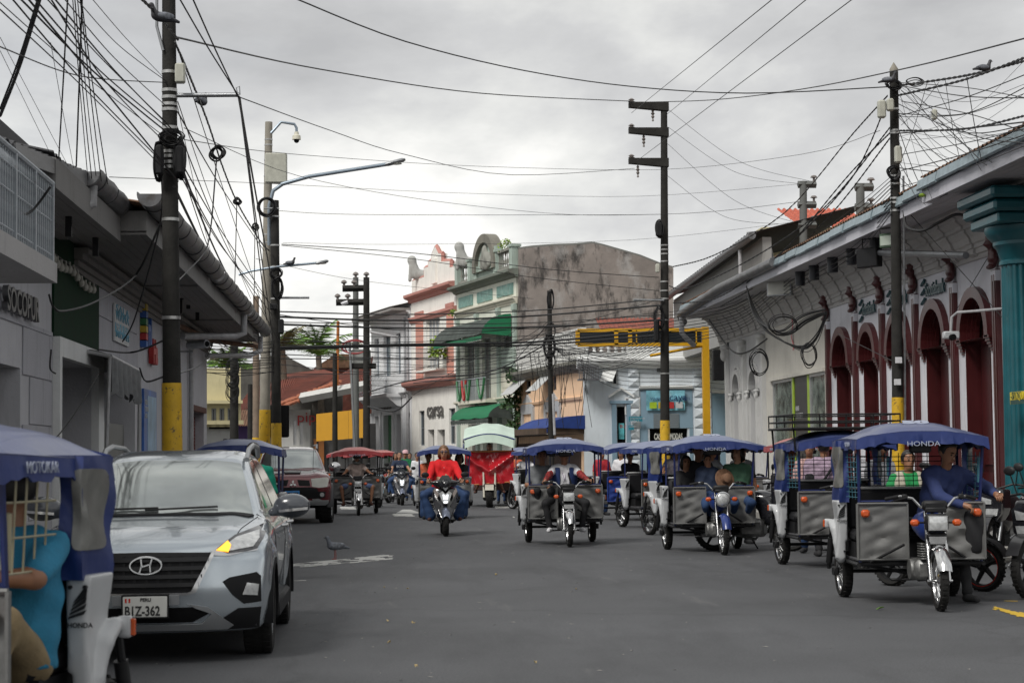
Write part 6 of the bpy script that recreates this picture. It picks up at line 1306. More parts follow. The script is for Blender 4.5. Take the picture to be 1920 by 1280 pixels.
def bike(label, loc, deg, col, steer=0, red=False, seat_h=.8, cat='motorcycle'):
 R = thing('parked_motorcycle', label, cat, loc, R_(deg), 'scooters and motorcycles'); B = lambda mb, n, m: mb.build(n, m, R)
 S = bpy.data.objects.new('steering_assembly', None); COL.objects.link(S); S.parent = R; S.location = (0, .1, 0); S.rotation_euler = (0, 0, steer)
 r = .26 if red else .31
 wheel(S, (0, -.1, r), r, .1, 'cast', rimm=BLACK)
 if red: MB().lathe([(r * .775, -.052), (r * .795, -.053), (r * .795, -.046)], 32, 'x').lathe([(r * .775, .052), (r * .795, .053), (r * .795, .046)], 32, 'x').build('red_rim_stripe', REDLENS, S).location = (0, -.1, r)
 wheel(R, (0, 1.25, r), r, .11, 'cast', rimm=BLACK)
 fk = MB()
 for q in (-1, 1): fk.cyl((q * .085, -.1, r), (q * .085, .02, .6), .026, n=10).cyl((q * .085, .02, .58), (q * .085, .12, .98), .018, n=10)
 fk.build('fork', BLACK if red else STEEL, S)
 MB().sheet(lambda u, v: ((u - .5) * .14, -.1 + math.cos(.4 + 2.0 * v) * -(r + .05), r + math.sin(.4 + 2 * v) * (r + .05)), 5, 12, .008).build('mudguard', BLACK if red else col, S)
 hb = MB()
 for q in (-1, 1): hb.tube([(0, .1, 1.0), (q * .2, .12, 1.06), (q * .38, .22, 1.04)], .014, 8)
 h_ = hb.build('handlebar', BLACK, S);
 for q in (-1, 1):
  MB().tube([(q * .25, .12, 1.06), (q * .3, .08, 1.26)], .008, 5).build('mirror_stem', BLACK, h_); o = MB().sph((0, 0, 0), (.07, .02, .05), 12, 8).build('mirror', BLACK, S); o.location = (q * .31, .08, 1.3)
 def fair(P):
  x, y, z = np.abs(P[:, 0]), P[:, 1], P[:, 2]
  wd = .17 - .10 * np.clip((.75 - z) / .3, 0, 1); fy = -.06 + .45 * x ** 1.3 + .3 * np.clip(z - .85, 0, 1) + .25 * np.clip(.75 - z, 0, 1)
  return smax(smax(x - wd, np.maximum(fy - y, y - .26), .03), np.maximum(.55 - z, z - 1.0), .04)
 netmesh('front_cowl', fair, (-.25, -.15, .5), (.25, .35, 1.05), .022, col, S if red else R)
 dk_ = S if red else R
 MB().prism([(-.15, .68), (-.17, .9), (-.1, .97), (.1, .97), (.17, .9), (.15, .68), (.08, .58), (-.08, .58)], -.055, .03).build('lamp_mask', gloss, dk_)
 MB().prism([(-.1, .65), (-.12, .74), (.12, .74), (.1, .65), (0, .62)], -.075, -.054).build('headlamp', HLENS, dk_); MB().prism([(-.11, .80), (-.13, .9), (.02, .86), (.02, .80)], -.07, -.054).build('upper_lamp', HLENS, dk_)
 def tk2(P): return smin(smin(ell(P, (0, .48, .80), (.16, .3, .14)), ell(P, (0, .3, .6), (.15, .2, .22)), .1), ell(P, (0, 1.35, .85), (.1, .35, .07)), .12)
 netmesh('body_panel', tk2, (-.25, .05, .3), (.25, 1.8, 1.0), .03, col, R)
 MB().bb((0, .98, seat_h), (.26, .75, .09), .04).build('saddle', mat('saddle_vinyl', (.02, .02, .02)), R)
 B(MB().bb((0, .6, .36), (.26, .4, .28), .05).tube([(.05, .4, .4), (.12, .6, .18), (.16, 1.2, .3), (.18, 1.6, .4)], [.02, .025, .04, .045], 8), 'engine', mat('engine_alloy', (.22, .22, .215)))
 B(MB().tube([(0, .2, .9), (0, .5, .3), (0, 1.25, r)], .03, 6).tube([(.1, .7, .25), (.3, .62, .02)], .012, 5), 'bike_frame', BLACK)
 if red: B(MB().bb((0, .2, .44), (.24, .05, .26), .03), 'leg_shield', col)
 return R
rp = onG(1843, 1108)
redp = paint('bike_red', (.42, .015, .02), .2)
RB = bike('red parked scooter style motorcycle with angular clear headlamps by the nearest right moto taxi', (rp.x, rp.y, 0), 34, redp, R_(8), True)
whp = mat('bike_black_white', (.03, .03, .032), .3, coat=.4)
wp_ = onG(1925, 1122); WB = bike('black motorcycle with white splash panels cut by the right edge', (wp_.x + .05, wp_.y, 0), -42, whp, R_(-8))
MB().prism([(-.1, .62), (.3, .72), (.42, .66), (.3, .6), (.1, .5)], .155, .165, 'x').prism([(-.1, .62), (.3, .72), (.42, .66), (.3, .6), (.1, .5)], -.175, -.165, 'x').prism([(-.2, .34), (.05, .46), (.1, .3), (-.1, .26)], -.16, -.15, 'x').build('white_splash', WHITEP, WB, smooth=False)
bikes = [('black parked motorcycle behind the plate of the nearest right moto taxi', (8.1, 22.6), -44, gloss), ('dark motorcycle parked under the first burgundy arch', (8.2, 24.6), -42, gloss), ('black motorcycle parked behind the roof rack moto taxi', (8.2, 26.8), -40, whp), ('silver black motorcycle parked by the kerb near the plaster shop', (8.2, 29.0), -44, whp), ('dark motorcycle with its wheel showing right of the round headlamp moto taxi', (6.35, 28.6), 62, gloss), ('blue black motorcycle in the middle of the right kerb row', (8.3, 31.4), -40, mat('bike_blue', (.02, .04, .14), .25)), ('red black motorcycle near the end of the right kerb row', (8.4, 35.9), -40, redp), ('small dark motorcycle near the girl on the scooter', (-.1, 62), -20, gloss), ('pale blue motorcycle parked left of the navy shirted girl', (.0, 57), 15, mat('bike_paleblue', (.18, .26, .32), .3))]
for lab, (x, y), dg, m_ in bikes: bike(lab, (x, y, 0), dg, m_)
# ================================================================= CARS
from mathutils.bvhtree import BVHTree
from mathutils.geometry import delaunay_2d_cdt
def bvh_of(o):
 me = o.data; return BVHTree.FromPolygons([v.co for v in me.vertices], [tuple(p.vertices) for p in me.polygons])
def decal(root, bvh, poly, ax, name, m, off=.006, th=.01, cell=.05, par=None, org=None):
 """project a 2D outline (x,z for 'y'; y,z for 'x+'/'x-'; x,y for 'z') onto a body surface as a thin raised shell"""
 ps = [Vector(p) for p in poly]; dense = []
 for i, p in enumerate(ps):
  q = ps[(i + 1) % len(ps)]; n = max(1, int((q - p).length / cell)); dense += [p.lerp(q, k / n) for k in range(n)]
 nb = len(dense); x0, x1 = min(p.x for p in ps), max(p.x for p in ps); y0, y1 = min(p.y for p in ps), max(p.y for p in ps)
 def inside(x, y):
  c = False; j = len(ps) - 1
  for i in range(len(ps)):
   if (ps[i].y > y) != (ps[j].y > y) and x < (ps[j].x - ps[i].x) * (y - ps[i].y) / (ps[j].y - ps[i].y) + ps[i].x: c = not c
   j = i
  return c
 pts = list(dense); x = x0 + cell * .5
 while x < x1:
  y = y0 + cell * .5
  while y < y1:
   if inside(x, y) and min((Vector((x, y)) - d).length for d in dense) > cell * .45: pts.append(Vector((x, y)))
   y += cell
  x += cell
 r = delaunay_2d_cdt(pts, [(i, (i + 1) % nb) for i in range(nb)], [list(range(nb))], 1, 1e-5)
 vs, fs = r[0], r[2]; top = []; nr = []
 for v in vs:
  if ax == 'y': o, d = Vector((v.x, -3, v.y)), Vector((0, 1, 0))
  elif ax == 'x+': o, d = Vector((3, v.x, v.y)), Vector((-1, 0, 0))
  elif ax == 'x-': o, d = Vector((-3, v.x, v.y)), Vector((1, 0, 0))
  else: o, d = Vector((v.x, v.y, 5)), Vector((0, 0, -1))
  h = bvh.ray_cast(o, d)
  if h[0] is None: h = bvh.find_nearest(o + d * 2.5)
  n = h[1] if h[1].dot(d) < 0 else -h[1]
  top.append(h[0] + n * off); nr.append(n)
 mb = MB(); K = len(top); bnd = {}
 for f in fs:
  for i in range(len(f)): e = (f[i], f[(i + 1) % len(f)]); bnd[e] = bnd.get(e, 0) + 1
 side = [e for e in bnd if (e[1], e[0]) not in bnd]
 mb.add(top + [p - n * th for p, n in zip(top, nr)], [tuple(f) for f in fs] + [tuple(K + i for i in f[::-1]) for f in fs] + [(a, K + a, K + b_, b_) for a, b_ in side])
 return mb.build(name, m, par or root, True, 60)
def mir(poly): return [(-x, y) for x, y in poly][::-1]
def carwheel(parent, loc, r, w, rimc, knob=False, steer=0, side=1, nsp=5):
 key = ('car', r, w, knob)
 if key not in WM:
  rr = r * .62; ty = MB().lathe([(rr, -w * .42), (rr + .02, -w * .5), (r * .93, -w * .5), (r - .004, -w * .4), (r, -w * .2), (r, w * .2), (r - .004, w * .4), (r * .93, w * .5), (rr + .02, w * .5), (rr, w * .42)], 40, 'x')
  nblk = 30
  for k in range(nblk):
   for row in (-1, 0, 1):
    ty.X = Matrix.Rotation(6.283 * (k + row * .33) / nblk, 4, 'X'); hh = .016 if knob else .005
    ty.box(w * (row * .32 - .13), -r * .075, r - .01, w * (row * .32 + .13), r * .06, r + hh)
    if row and knob: ty.box(w * row * .5 - .01, -r * .075, r * .86, w * row * .5 + .01, r * .05, r)
    ty.X = None
  rm = MB().lathe([(0, w * .1), (rr * .2, w * .12), (rr * .25, 0), (rr * .9, -.02), (rr * .95, w * .4), (rr + .012, w * .46), (rr + .012, w * .40)], 32, 'x')
  for k in range(nsp * 2):
   a = 6.283 * k / (nsp * 2) + (.12 if k % 2 else -.12); rm.tube([(w * .2, rr * .12 * math.cos(a), rr * .12 * math.sin(a)), (w * .34, rr * .96 * math.cos(a), rr * .96 * math.sin(a))], [.03, .022], 6)
  WM[key] = (ty.mesh('tyre', RUBBER), rm.mesh('rim', rimc))
 o = meshobj('wheel', WM[key][0], parent, loc, (0, 0, steer + (0 if side > 0 else math.pi))); meshobj('rim', WM[key][1], o); return o
def interp(y, pts): return np.interp(y, [p[0] for p in pts], [p[1] for p in pts])
def smooth_interp(y, pts, w=.06):
 return (interp(y - w, pts) + interp(y + w, pts) + 2 * interp(y, pts) + interp(y - w * 2, pts) + interp(y + w * 2, pts)) / 6
def carbody(P, c):
 x, y, z = np.abs(P[:, 0]), P[:, 1], P[:, 2]; L_, hw = c['L'], c['hw']
 front = interp(z, c['front']) + c['bow'] * (x / hw) ** 2.6 * (1 + .3 * (z > .9))
 rear = L_ - interp(z, c['rear']) - .18 * (x / hw) ** 3
 S = interp(z, c['side']) * 1.0 - .03 * np.clip(1 - y / 1.0, 0, 1) ** 2
 for ay in c['ax']:
  rr = np.sqrt((y - ay) ** 2 + (z - c['r']) ** 2); S = S + .035 * np.exp(-((rr - c['r'] - .09) / .07) ** 2)
 T = smooth_interp(y, c['hood']) - c['crown'] * (x / hw) ** 2.5 + c.get('ridge', 0) * np.exp(-((x - hw * .62) / .09) ** 2) * (y < 1.3)
 d = smax(smax(front - y, y - rear, .04), smax(x - S, z - T, .07), .06)
 d = smax(d, c['zb'] + .10 * np.clip(1 - y / .5, 0, 1) * 0 - z, .03)
 G = smooth_interp(y, c['roof']); gw = c['gw0'] - (z - c['belt']) * c['tumb'] - .10 * np.clip((c['ws'] + .9 - y), 0, 1) ** 2 * .4
 g = smax(smax(x - gw, z - G - .0 + .05 * (x / .7) ** 4, .06), np.maximum(c['belt'] - .2 - z, 0 * z - 1), .02)
 d = smin(d, g, .03)
 for ay in c['ax']: d = smax(d, -(np.maximum(np.sqrt((y - ay) ** 2 + (z - c['r']) ** 2) - c['r'] - .055, .58 - x)), .015)
 return d
def build_car(name, label, cat, loc, rz, c, m, h=.03):
 R = thing(name, label, cat, loc, rz)
 b_ = netmesh('body', lambda P: carbody(P, c), (-c['hw'] - .06, -.05, c['zb'] - .02), (c['hw'] + .06, c['L'] + .05, c['H'] + .03), h, m, R)
 md = b_.modifiers.new('s', 'SMOOTH'); md.factor = .5; md.iterations = 14; bpy.context.view_layer.update()
 me = bpy.data.meshes.new_from_object(b_.evaluated_get(bpy.context.evaluated_depsgraph_get())); b_.modifiers.clear(); b_.data = me
 return R, bvh_of(b_), b_
CG = mat('car_glass', (.012, .014, .016), .03, 0, 0, spec=1.0, coat=1); t_ = CG.node_tree; CG.node_tree.nodes['Principled BSDF'].inputs['IOR'].default_value = 1.9
WSG = mat('windscreen_glass', (.33, .36, .35), .03, .62, .25, 1.2, spec=1.0); WSG.node_tree.nodes['Principled BSDF'].inputs['IOR'].default_value = 2.3
silver = mat('silver_blue_paint', (.46, .51, .55), .24, .75, 0, coat=1)
BPL = mat('black_plastic', (.007, .007, .008), .6, 0, .15, 20, spec=.25); GB = mat('gloss_trim', (.008, .008, .009), .3, 0, 0, spec=.4); SKID = mat('skid_silver', (.30, .31, .32), .35, .5, .05)
# ---- silver compact SUV
cr_ = dict(L=4.27, hw=.885, H=1.62, zb=.22, r=.335, ax=(.84, 3.43), bow=.30, crown=.05, ridge=.018,
 front=[(.2, .10), (.35, .02), (.55, .0), (.78, .03), (.88, .10), (1.0, .3)], rear=[(.2, .2), (.5, .03), (.9, .05), (1.1, .1)],
 side=[(.2, .80), (.35, .84), (.55, .872), (.8, .885), (.93, .875), (1.05, .82)],
 hood=[(-.1, .80), (.0, .83), (.15, .90), (.5, .99), (1.2, 1.075), (1.5, 1.06), (3.8, 1.10), (4.3, 1.0)],
 roof=[(.9, .8), (1.05, 1.0), (1.16, 1.075), (1.5, 1.27), (1.85, 1.455), (2.1, 1.54), (2.6, 1.59), (3.3, 1.58), (3.85, 1.50), (4.05, 1.3), (4.2, 1.05), (4.3, .8)],
 gw0=.80, belt=1.02, tumb=.42, ws=1.1)
sg0 = onG(500, 1222); cx0 = -(708 - 279) / (3500 / (sg0.y - .84))
CT, bv, bd = build_car('silver_suv', 'silver blue SUV with its amber blinker lit parked facing us on the left', 'car', (cx0, sg0.y - .84, 0), 0, cr_, silver, .026)
D = lambda poly, ax, n, m, **k: decal(CT, bv, poly, ax, n, m, **k)
for q in (0, 1):
 Mx = (lambda p: mir(p)) if q else (lambda p: p)
 axn = 'x-' if q else 'x+'
 hd = D(Mx([(.47, .815), (.60, .795), (.79, .83), (.83, .90), (.845, .985), (.80, .995), (.62, .93)]), 'y', 'headlight', mat('lamp_bowl', (.10, .10, .105), .12, .5, .35, 30), cell=.035)
 D(Mx([(.53, .835), (.60, .82), (.76, .845), (.80, .90), (.79, .955), (.64, .915)]), 'y', 'reflector', HLENS, par=hd, off=.012, cell=.03)
 am = D(Mx([(.50, .825), (.585, .81), (.60, .855), (.575, .885)]), 'y', 'blinker', mat('lit_amber', (.9, .42, .05), .3, 0, 0, emit=(1, .38, .03, 1.1 if not q else .0)), par=hd, off=.018, cell=.03)
 D(Mx([(.462, .82), (.50, .835), (.58, .80), (.79, .815), (.80, .83), (.60, .785), (.49, .79)]), 'y', 'chrome_strip', CHROME, off=.01, cell=.03)
 fg = D(Mx([(.55, .60), (.60, .63), (.79, .66), (.82, .63), (.82, .44), (.70, .43), (.62, .50)]), 'y', 'fog_recess', BPL, off=.006, cell=.04)
 D(Mx([(.69, .50), (.79, .49), (.80, .57), (.72, .585)]), 'y', 'fog_lamp', HLENS, off=.016, par=fg, cell=.03)
 D(Mx([(.47, .82), (.50, .83), (.36, .535), (.31, .52), (.325, .54), (.45, .78)]), 'y', 'grille_side_chrome', CHROME, off=.024, cell=.03)
 sgp = [(1.42, 1.10), (1.95, 1.40), (2.2, 1.475), (2.62, 1.50), (2.62, 1.10)]; sg2 = [(2.70, 1.10), (2.70, 1.50), (3.3, 1.47), (3.62, 1.36), (3.75, 1.18), (3.5, 1.10)]
 for pp, nm in ((sgp, 'front_side_window'), (sg2, 'rear_side_window')): D(pp if not q else pp[::-1], axn, nm, CG, off=.004)
 for pp in ([(2.635, 1.08), (2.635, 1.51), (2.685, 1.51), (2.685, 1.08)],): D(pp if not q else pp[::-1], axn, 'door_pillar', GB, off=.006)
 for pp in ([(1.35, 1.07), (3.7, 1.07), (3.7, 1.09), (1.35, 1.09)],): D(pp if not q else pp[::-1], axn, 'belt_trim', CHROME, off=.008)
 for a, b_ in ((1.24, 1.25), (2.66, 2.67), (3.55, 3.56)): D([(a, .42), (a, 1.06), (b_, 1.06), (b_, .42)] if not q else [(a, .42), (b_, .42), (b_, 1.06), (a, 1.06)], axn, 'door_gap', DARK, off=.003, th=.004)
 for yy in (2.42, 3.35):
  s_ = -1 if q else 1; MB().tube([(s_ * .87, yy - .09, .93), (s_ * .915, yy - .07, .935), (s_ * .915, yy + .07, .935), (s_ * .87, yy + .09, .93)], .014, 8).build('door_handle', CHROME, CT)
 s_ = -1 if q else 1
 for ay in cr_['ax']:
  MB().sheet(lambda u, v: (s_ * (.80 + .105 * v), ay - (.335 + .05 + .05 * 0) * math.cos(math.pi * (1.12 * u - .06)), .335 + .385 * math.sin(math.pi * (1.12 * u - .06))), 24, 3, .05).build('arch_cladding', BPL, CT)
 MB().bb((s_ * .86, 2.15, .30), (.1, 1.8, .16), .03).build('sill_cladding', BPL, CT)
 rl_ = MB().tube([(s_ * .60, 1.95, 1.50), (s_ * .605, 2.15, 1.585), (s_ * .61, 2.6, 1.625), (s_ * .60, 3.3, 1.61), (s_ * .58, 3.75, 1.53)], .022, 8).build('roof_rail', SKID, CT)
 mo = netmesh('door_mirror', lambda P: smin(smax(ell(P, (s_ * 1.0, 1.46, 1.12), (.15, .10, .10)), P[:, 1] - 1.52, .02), cone(P, (s_ * .84, 1.46, 1.07), (s_ * .95, 1.46, 1.08), .035, .03), .02), (s_ * 1.0 - .2, 1.3, .98), (s_ * 1.0 + .2, 1.56, 1.24), .018, mat('mirror_shell_dark', (.05, .055, .065), .25, coat=.6), CT)
 MB().sheet(lambda u, v: (s_ * (.90 + .23 * u), 1.365 - .02 * math.sin(math.pi * u), 1.07 + .022 * v + .02 * u), 8, 2, .012).build('mirror_indicator', CHROME, mo)
gri = D([(-.47, .815), (-.36, .54), (-.30, .525), (.30, .525), (.36, .54), (.47, .815), (.0, .822)], 'y', 'grille', BPL, off=.004, cell=.04)
for k, z in enumerate((.585, .645, .705, .765)):
 w_ = .36 + (z - .54) * .38
 D([(-w_, z - .014), (w_, z - .014), (w_, z + .014), (-w_, z + .014)], 'y', 'grille_slat', GB, off=.024, th=.02, par=gri, cell=.05)
for q in np.linspace(-.33, .33, 9): D([(q - .012, .56), (q + .012, .56), (q + .016, .79), (q - .008, .79)], 'y', 'grille_rib', BPL, off=.014, th=.01, par=gri, cell=.06)
D([(-.30, .512), (.30, .512), (.36, .53), (.355, .55), (.30, .53), (-.30, .53), (-.355, .55), (-.36, .53)], 'y', 'grille_lower_chrome', CHROME, off=.022, cell=.04)
em = MB().tube([(.115 * math.cos(t_), .062 * math.sin(t_), 0) for t_ in np.linspace(0, 6.283, 33)], .009, 6, caps=False)
em.tube([(-.045, -.05, 0), (-.03, .0, 0), (-.035, .048, 0)], .010, 6).tube([(.035, -.048, 0), (.03, .0, 0), (.045, .05, 0)], .010, 6).tube([(-.04, -.012, 0), (.04, .012, 0)], .010, 6)
eo = em.build('emblem', CHROME, CT); hit = bv.ray_cast(Vector((0, -3, .73)), Vector((0, 1, 0)))[0]; eo.location = (0, hit.y - .035, .73); eo.rotation_euler = (math.pi / 2 - .1, 0, 0)
pb = D([(-.24, .445), (.24, .445), (.24, .515), (-.24, .515)], 'y', 'plate_bracket', SKID, off=.03, th=.03)
py_ = bv.ray_cast(Vector((0, -3, .45)), Vector((0, 1, 0)))[0].y
pl = MB().bb((0, py_ - .055, .435), (.33, .02, .16), .008).build('number_plate', mat('plate_white', (.55, .55, .52), .4, 0, .05), CT); MB().prism(rect(-.172, .35, .172, .52), py_ - .062, py_ - .05, 'y', [rect(-.155, .365, .155, .505)]).build('plate_frame', BPL, pl, smooth=False)
ptx = mat('plate_text', (.02, .02, .02), .5, 0, 0)
text('plate_number', 'B1Z-362', .085, .001, ptx, pl, (-.148, py_ - .068, .372), bold=.002).scale = (.86, 1.15, 1); text('plate_country', 'PERU', .034, .001, ptx, pl, (-.035, py_ - .068, .475), bold=.001); MB().box(-.145, py_ - .067, .465, -.132, py_ - .066, .495).box(-.119, py_ - .067, .465, -.106, py_ - .066, .495).build('plate_flag', REDLENS, pl, smooth=False)
low = D([(-.80, .245), (.80, .245), (.82, .40), (.66, .40), (.50, .30), (-.50, .30), (-.66, .40), (-.82, .40)], 'y', 'lower_bumper', BPL, off=.006)
D([(-.33, .31), (.33, .31), (.45, .37), (.36, .42), (-.36, .42), (-.45, .37)], 'y', 'lower_intake', DARK, off=.007)
D([(-.58, .255), (.58, .255), (.62, .28), (.44, .42), (.30, .445), (.36, .41), (.47, .37), (.40, .30), (-.40, .30), (-.47, .37), (-.36, .41), (-.30, .445), (-.44, .42), (-.62, .28)], 'y', 'skid_plate', SKID, off=.016, cell=.04)
D([(-.86, 1.115), (-.55, 1.94), (-.3, 1.97), (.3, 1.97), (.55, 1.94), (.70, 1.22), (.4, 1.15), (0, 1.13), (-.4, 1.15), (-.70, 1.22)][1:], 'z', 'windscreen', WSG, off=.006, cell=.08)
D([(-.67, 1.10), (.67, 1.10), (.71, 1.20), (.4, 1.16), (0, 1.14), (-.4, 1.16), (-.71, 1.20)], 'z', 'wiper_cowl', BPL, off=.010, cell=.06)
for (xa, ya), (xb, yb_) in (((-.15, 1.16), (.42, 1.23)), ((-.55, 1.2), (-.05, 1.21))):
 pa_ = bv.ray_cast(Vector((xa, ya, 5)), Vector((0, 0, -1)))[0]; pb_ = bv.ray_cast(Vector((xb, yb_, 5)), Vector((0, 0, -1)))[0]; MB().tube([pa_ + Vector((0, -.01, .03)), pb_ + Vector((0, -.01, .02))], .009, 6).build('wiper', BLACK, CT)
for s_ in (-1, 1):
 hl_ = []
 for t_ in np.linspace(0, 1, 12): p = bv.ray_cast(Vector((s_ * (.62 + .12 * t_), .25 + .95 * t_, 5)), Vector((0, 0, -1)))[0]; hl_.append(p + Vector((0, 0, .0005)))
 MB().tube(hl_, .004, 4).build('bonnet_gap', DARK, CT)
 for ay in cr_['ax']: carwheel(CT, (s_ * .775, ay, .335), .335, .215, SKID, side=s_)
MB().box(-.6, .5, .2, .6, 3.8, .34).build('underbody', DARK, CT, smooth=False)
# ---- maroon large SUV
ma = dict(L=4.7, hw=.905, H=1.84, zb=.42, r=.42, ax=(.82, 3.62), bow=.22, crown=.05, ridge=.03,
 front=[(.4, .12), (.55, .03), (.8, .0), (1.0, .05), (1.12, .15), (1.3, .4)], rear=[(.4, .2), (.7, .03), (1.1, .05), (1.3, .1)],
 side=[(.4, .84), (.55, .87), (.8, .90), (1.05, .90), (1.2, .84)],
 hood=[(-.1, 1.04), (.0, 1.06), (.15, 1.13), (.5, 1.19), (1.2, 1.25), (1.6, 1.2), (4.3, 1.25), (4.7, 1.15)],
 roof=[(.95, .95), (1.1, 1.18), (1.2, 1.25), (1.55, 1.48), (1.85, 1.68), (2.1, 1.76), (2.7, 1.80), (4.0, 1.78), (4.4, 1.68), (4.6, 1.2), (4.75, .9)],
 gw0=.83, belt=1.2, tumb=.36, ws=1.15)
marp = mat('maroon_paint', (.13, .012, .018), .22, .3, 0, coat=1)
mg = onG(622, 979); MX = -1.98
MT, bv, bd = build_car('maroon_suv', 'tall maroon SUV with pale blue number plate and knobbly tyres down the left lane', 'car', (MX, mg.y - .82, 0), R_(4), ma, marp, .035)
D = lambda poly, ax, n, m, **k: decal(MT, bv, poly, ax, n, m, **k)
for q in (0, 1):
 Mx = mir if q else (lambda p: p); axn = 'x-' if q else 'x+'; s_ = -1 if q else 1
 hd = D(Mx([(.44, .86), (.60, .83), (.80, .85), (.84, 1.02), (.80, 1.07), (.42, 1.04)]), 'y', 'headlight', mat('lamp_pale', (.5, .5, .45), .15, .2, .15, 10), cell=.05)
 D(Mx([(.14, .88), (.40, .87), (.38, 1.0), (.10, 1.02)]), 'y', 'grille', BPL, off=.006)
 fg = D(Mx([(.60, .60), (.74, .60), (.76, .74), (.60, .74)]), 'y', 'fog_recess', BPL, off=.006); D(Mx([(.67 + .05 * math.cos(t_), .67 + .05 * math.sin(t_)) for t_ in np.linspace(0, 6.283, 13)[:-1]]), 'y', 'fog_lamp', HLENS, off=.014, par=fg, cell=.03)
 for pp, nm in (([(1.5, 1.28), (1.95, 1.60), (2.3, 1.68), (2.7, 1.70), (2.7, 1.28)], 'front_side_window'), ([(2.8, 1.28), (2.8, 1.70), (3.6, 1.68), (3.6, 1.28)], 'rear_side_window')): D(pp if not q else pp[::-1], axn, nm, CG, off=.004)
 for ay in ma['ax']: MB().sheet(lambda u, v: (s_ * (.80 + .15 * v), ay - .49 * math.cos(math.pi * (1.06 * u - .03)), .42 + .49 * math.sin(math.pi * (1.06 * u - .03))), 24, 3, .05).build('arch_cladding', mat('arch_grey', (.05, .05, .055), .5), MT)
 mo = netmesh('door_mirror', lambda P: ell(P, (s_ * 1.04, 1.5, 1.30), (.15, .10, .12)), (s_ * 1.04 - .2, 1.35, 1.1), (s_ * 1.04 + .2, 1.65, 1.46), .025, CHROME, MT)
 MB().tube([(s_ * .62, 2.0, 1.74), (s_ * .64, 2.3, 1.84), (s_ * .62, 4.0, 1.83)], .025, 6).build('roof_rail', SKID, MT)
 for ay in ma['ax']: carwheel(MT, (s_ * .80, ay, .42), .42, .28, SKID, True, steer=(R_(-8) if ay < 2 else 0), side=s_)
D([(-.68, .58), (.68, .58), (.55, .82), (.40, .85), (-.40, .85), (-.55, .82)], 'y', 'lower_grille', BPL, off=.005)
D([(-.80, .42), (.80, .42), (.82, .54), (-.82, .54)], 'y', 'bumper_bar', mat('bumper_silver', (.45, .46, .46), .35, .4, .05), off=.03, th=.04)
py_ = bv.ray_cast(Vector((0, -3, .72)), Vector((0, 1, 0)))[0].y
pl = MB().bb((-.02, py_ - .04, .68), (.34, .02, .18), .008).build('number_plate', mat('plate_blue', (.03, .20, .50), .4, 0, .05), MT); text('plate_number', 'LGY-758', .09, .001, ptx, pl, (-.165, py_ - .055, .65), bold=.004).scale = (.86, 1.2, 1)
dm = MB()
for t_ in (math.pi / 2, math.pi / 2 + 2.094, math.pi / 2 + 4.189):
 ux_, uy = math.cos(t_), math.sin(t_); vx_, vy = -uy, ux_; dm.prism([(.0, .0), (.045 * ux_ + .028 * vx_, .045 * uy + .028 * vy), (.09 * ux_, .09 * uy), (.045 * ux_ - .028 * vx_, .045 * uy - .028 * vy)], py_ - .05, py_ - .03, 'y')
dm.build('emblem', CHROME, MT, smooth=False).location = (0, 0, .93)
D([(-.58, 1.98), (-.3, 2.02), (.3, 2.02), (.58, 1.98), (.74, 1.30), (0, 1.22), (-.74, 1.30)], 'z', 'windscreen', WSG, off=.006, cell=.1)
D([(-.18, .3), (.18, .3), (.2, .55), (-.2, .55)], 'z', 'hood_scoop', GB, off=.03, th=.03, cell=.08)
MB().box(-.6, .5, .35, .6, 4.2, .5).build('underbody', DARK, MT, smooth=False)
MB().tube([(.5, 1.05, 1.26), (.52, 1.1, 1.9)], .005, 4).build('aerial', BLACK, MT)
# ================================================================= PEOPLE
def cloth(name, col, rough=.85): return mat(name, col, rough, 0, .12, 14, .2, 60)
SKIN = mat('skin_brown', (.26, .125, .07), .5, 0, .08, 18); SKIN2 = mat('skin_tan', (.36, .19, .115), .5, 0, .08, 18); HAIRB = mat('hair_black', (.010, .008, .007), .45, 0, .3, 30); HAIRD = mat('hair_brown', (.16, .085, .04), .5, 0, .35, 30)
EYE = mat('eye_dark', (.01, .008, .006), .2, 0, 0); LIP = mat('lip', (.25, .07, .05), .5, 0, 0); SHOE = cloth('shoe_dark', (.02, .02, .022))
DENIM = cloth('denim', (.02, .05, .13)); KHAKI = cloth('khaki', (.23, .17, .09)); BLK = cloth('black_cloth', (.012, .012, .014)); WHT = cloth('white_cloth', (.62, .62, .64))
def ik(a, b_, l1, l2, pole):
 a, b_ = Vector(a), Vector(b_); d = b_ - a; L_ = min(d.length, (l1 + l2) * .995); dn = d.normalized(); b2 = a + dn * L_
 x = (l1 * l1 - l2 * l2 + L_ * L_) / (2 * L_); h = math.sqrt(max(0, l1 * l1 - x * x)); p = Vector(pole); p = (p - dn * p.dot(dn)).normalized()
 return a + dn * x + p * h, b2
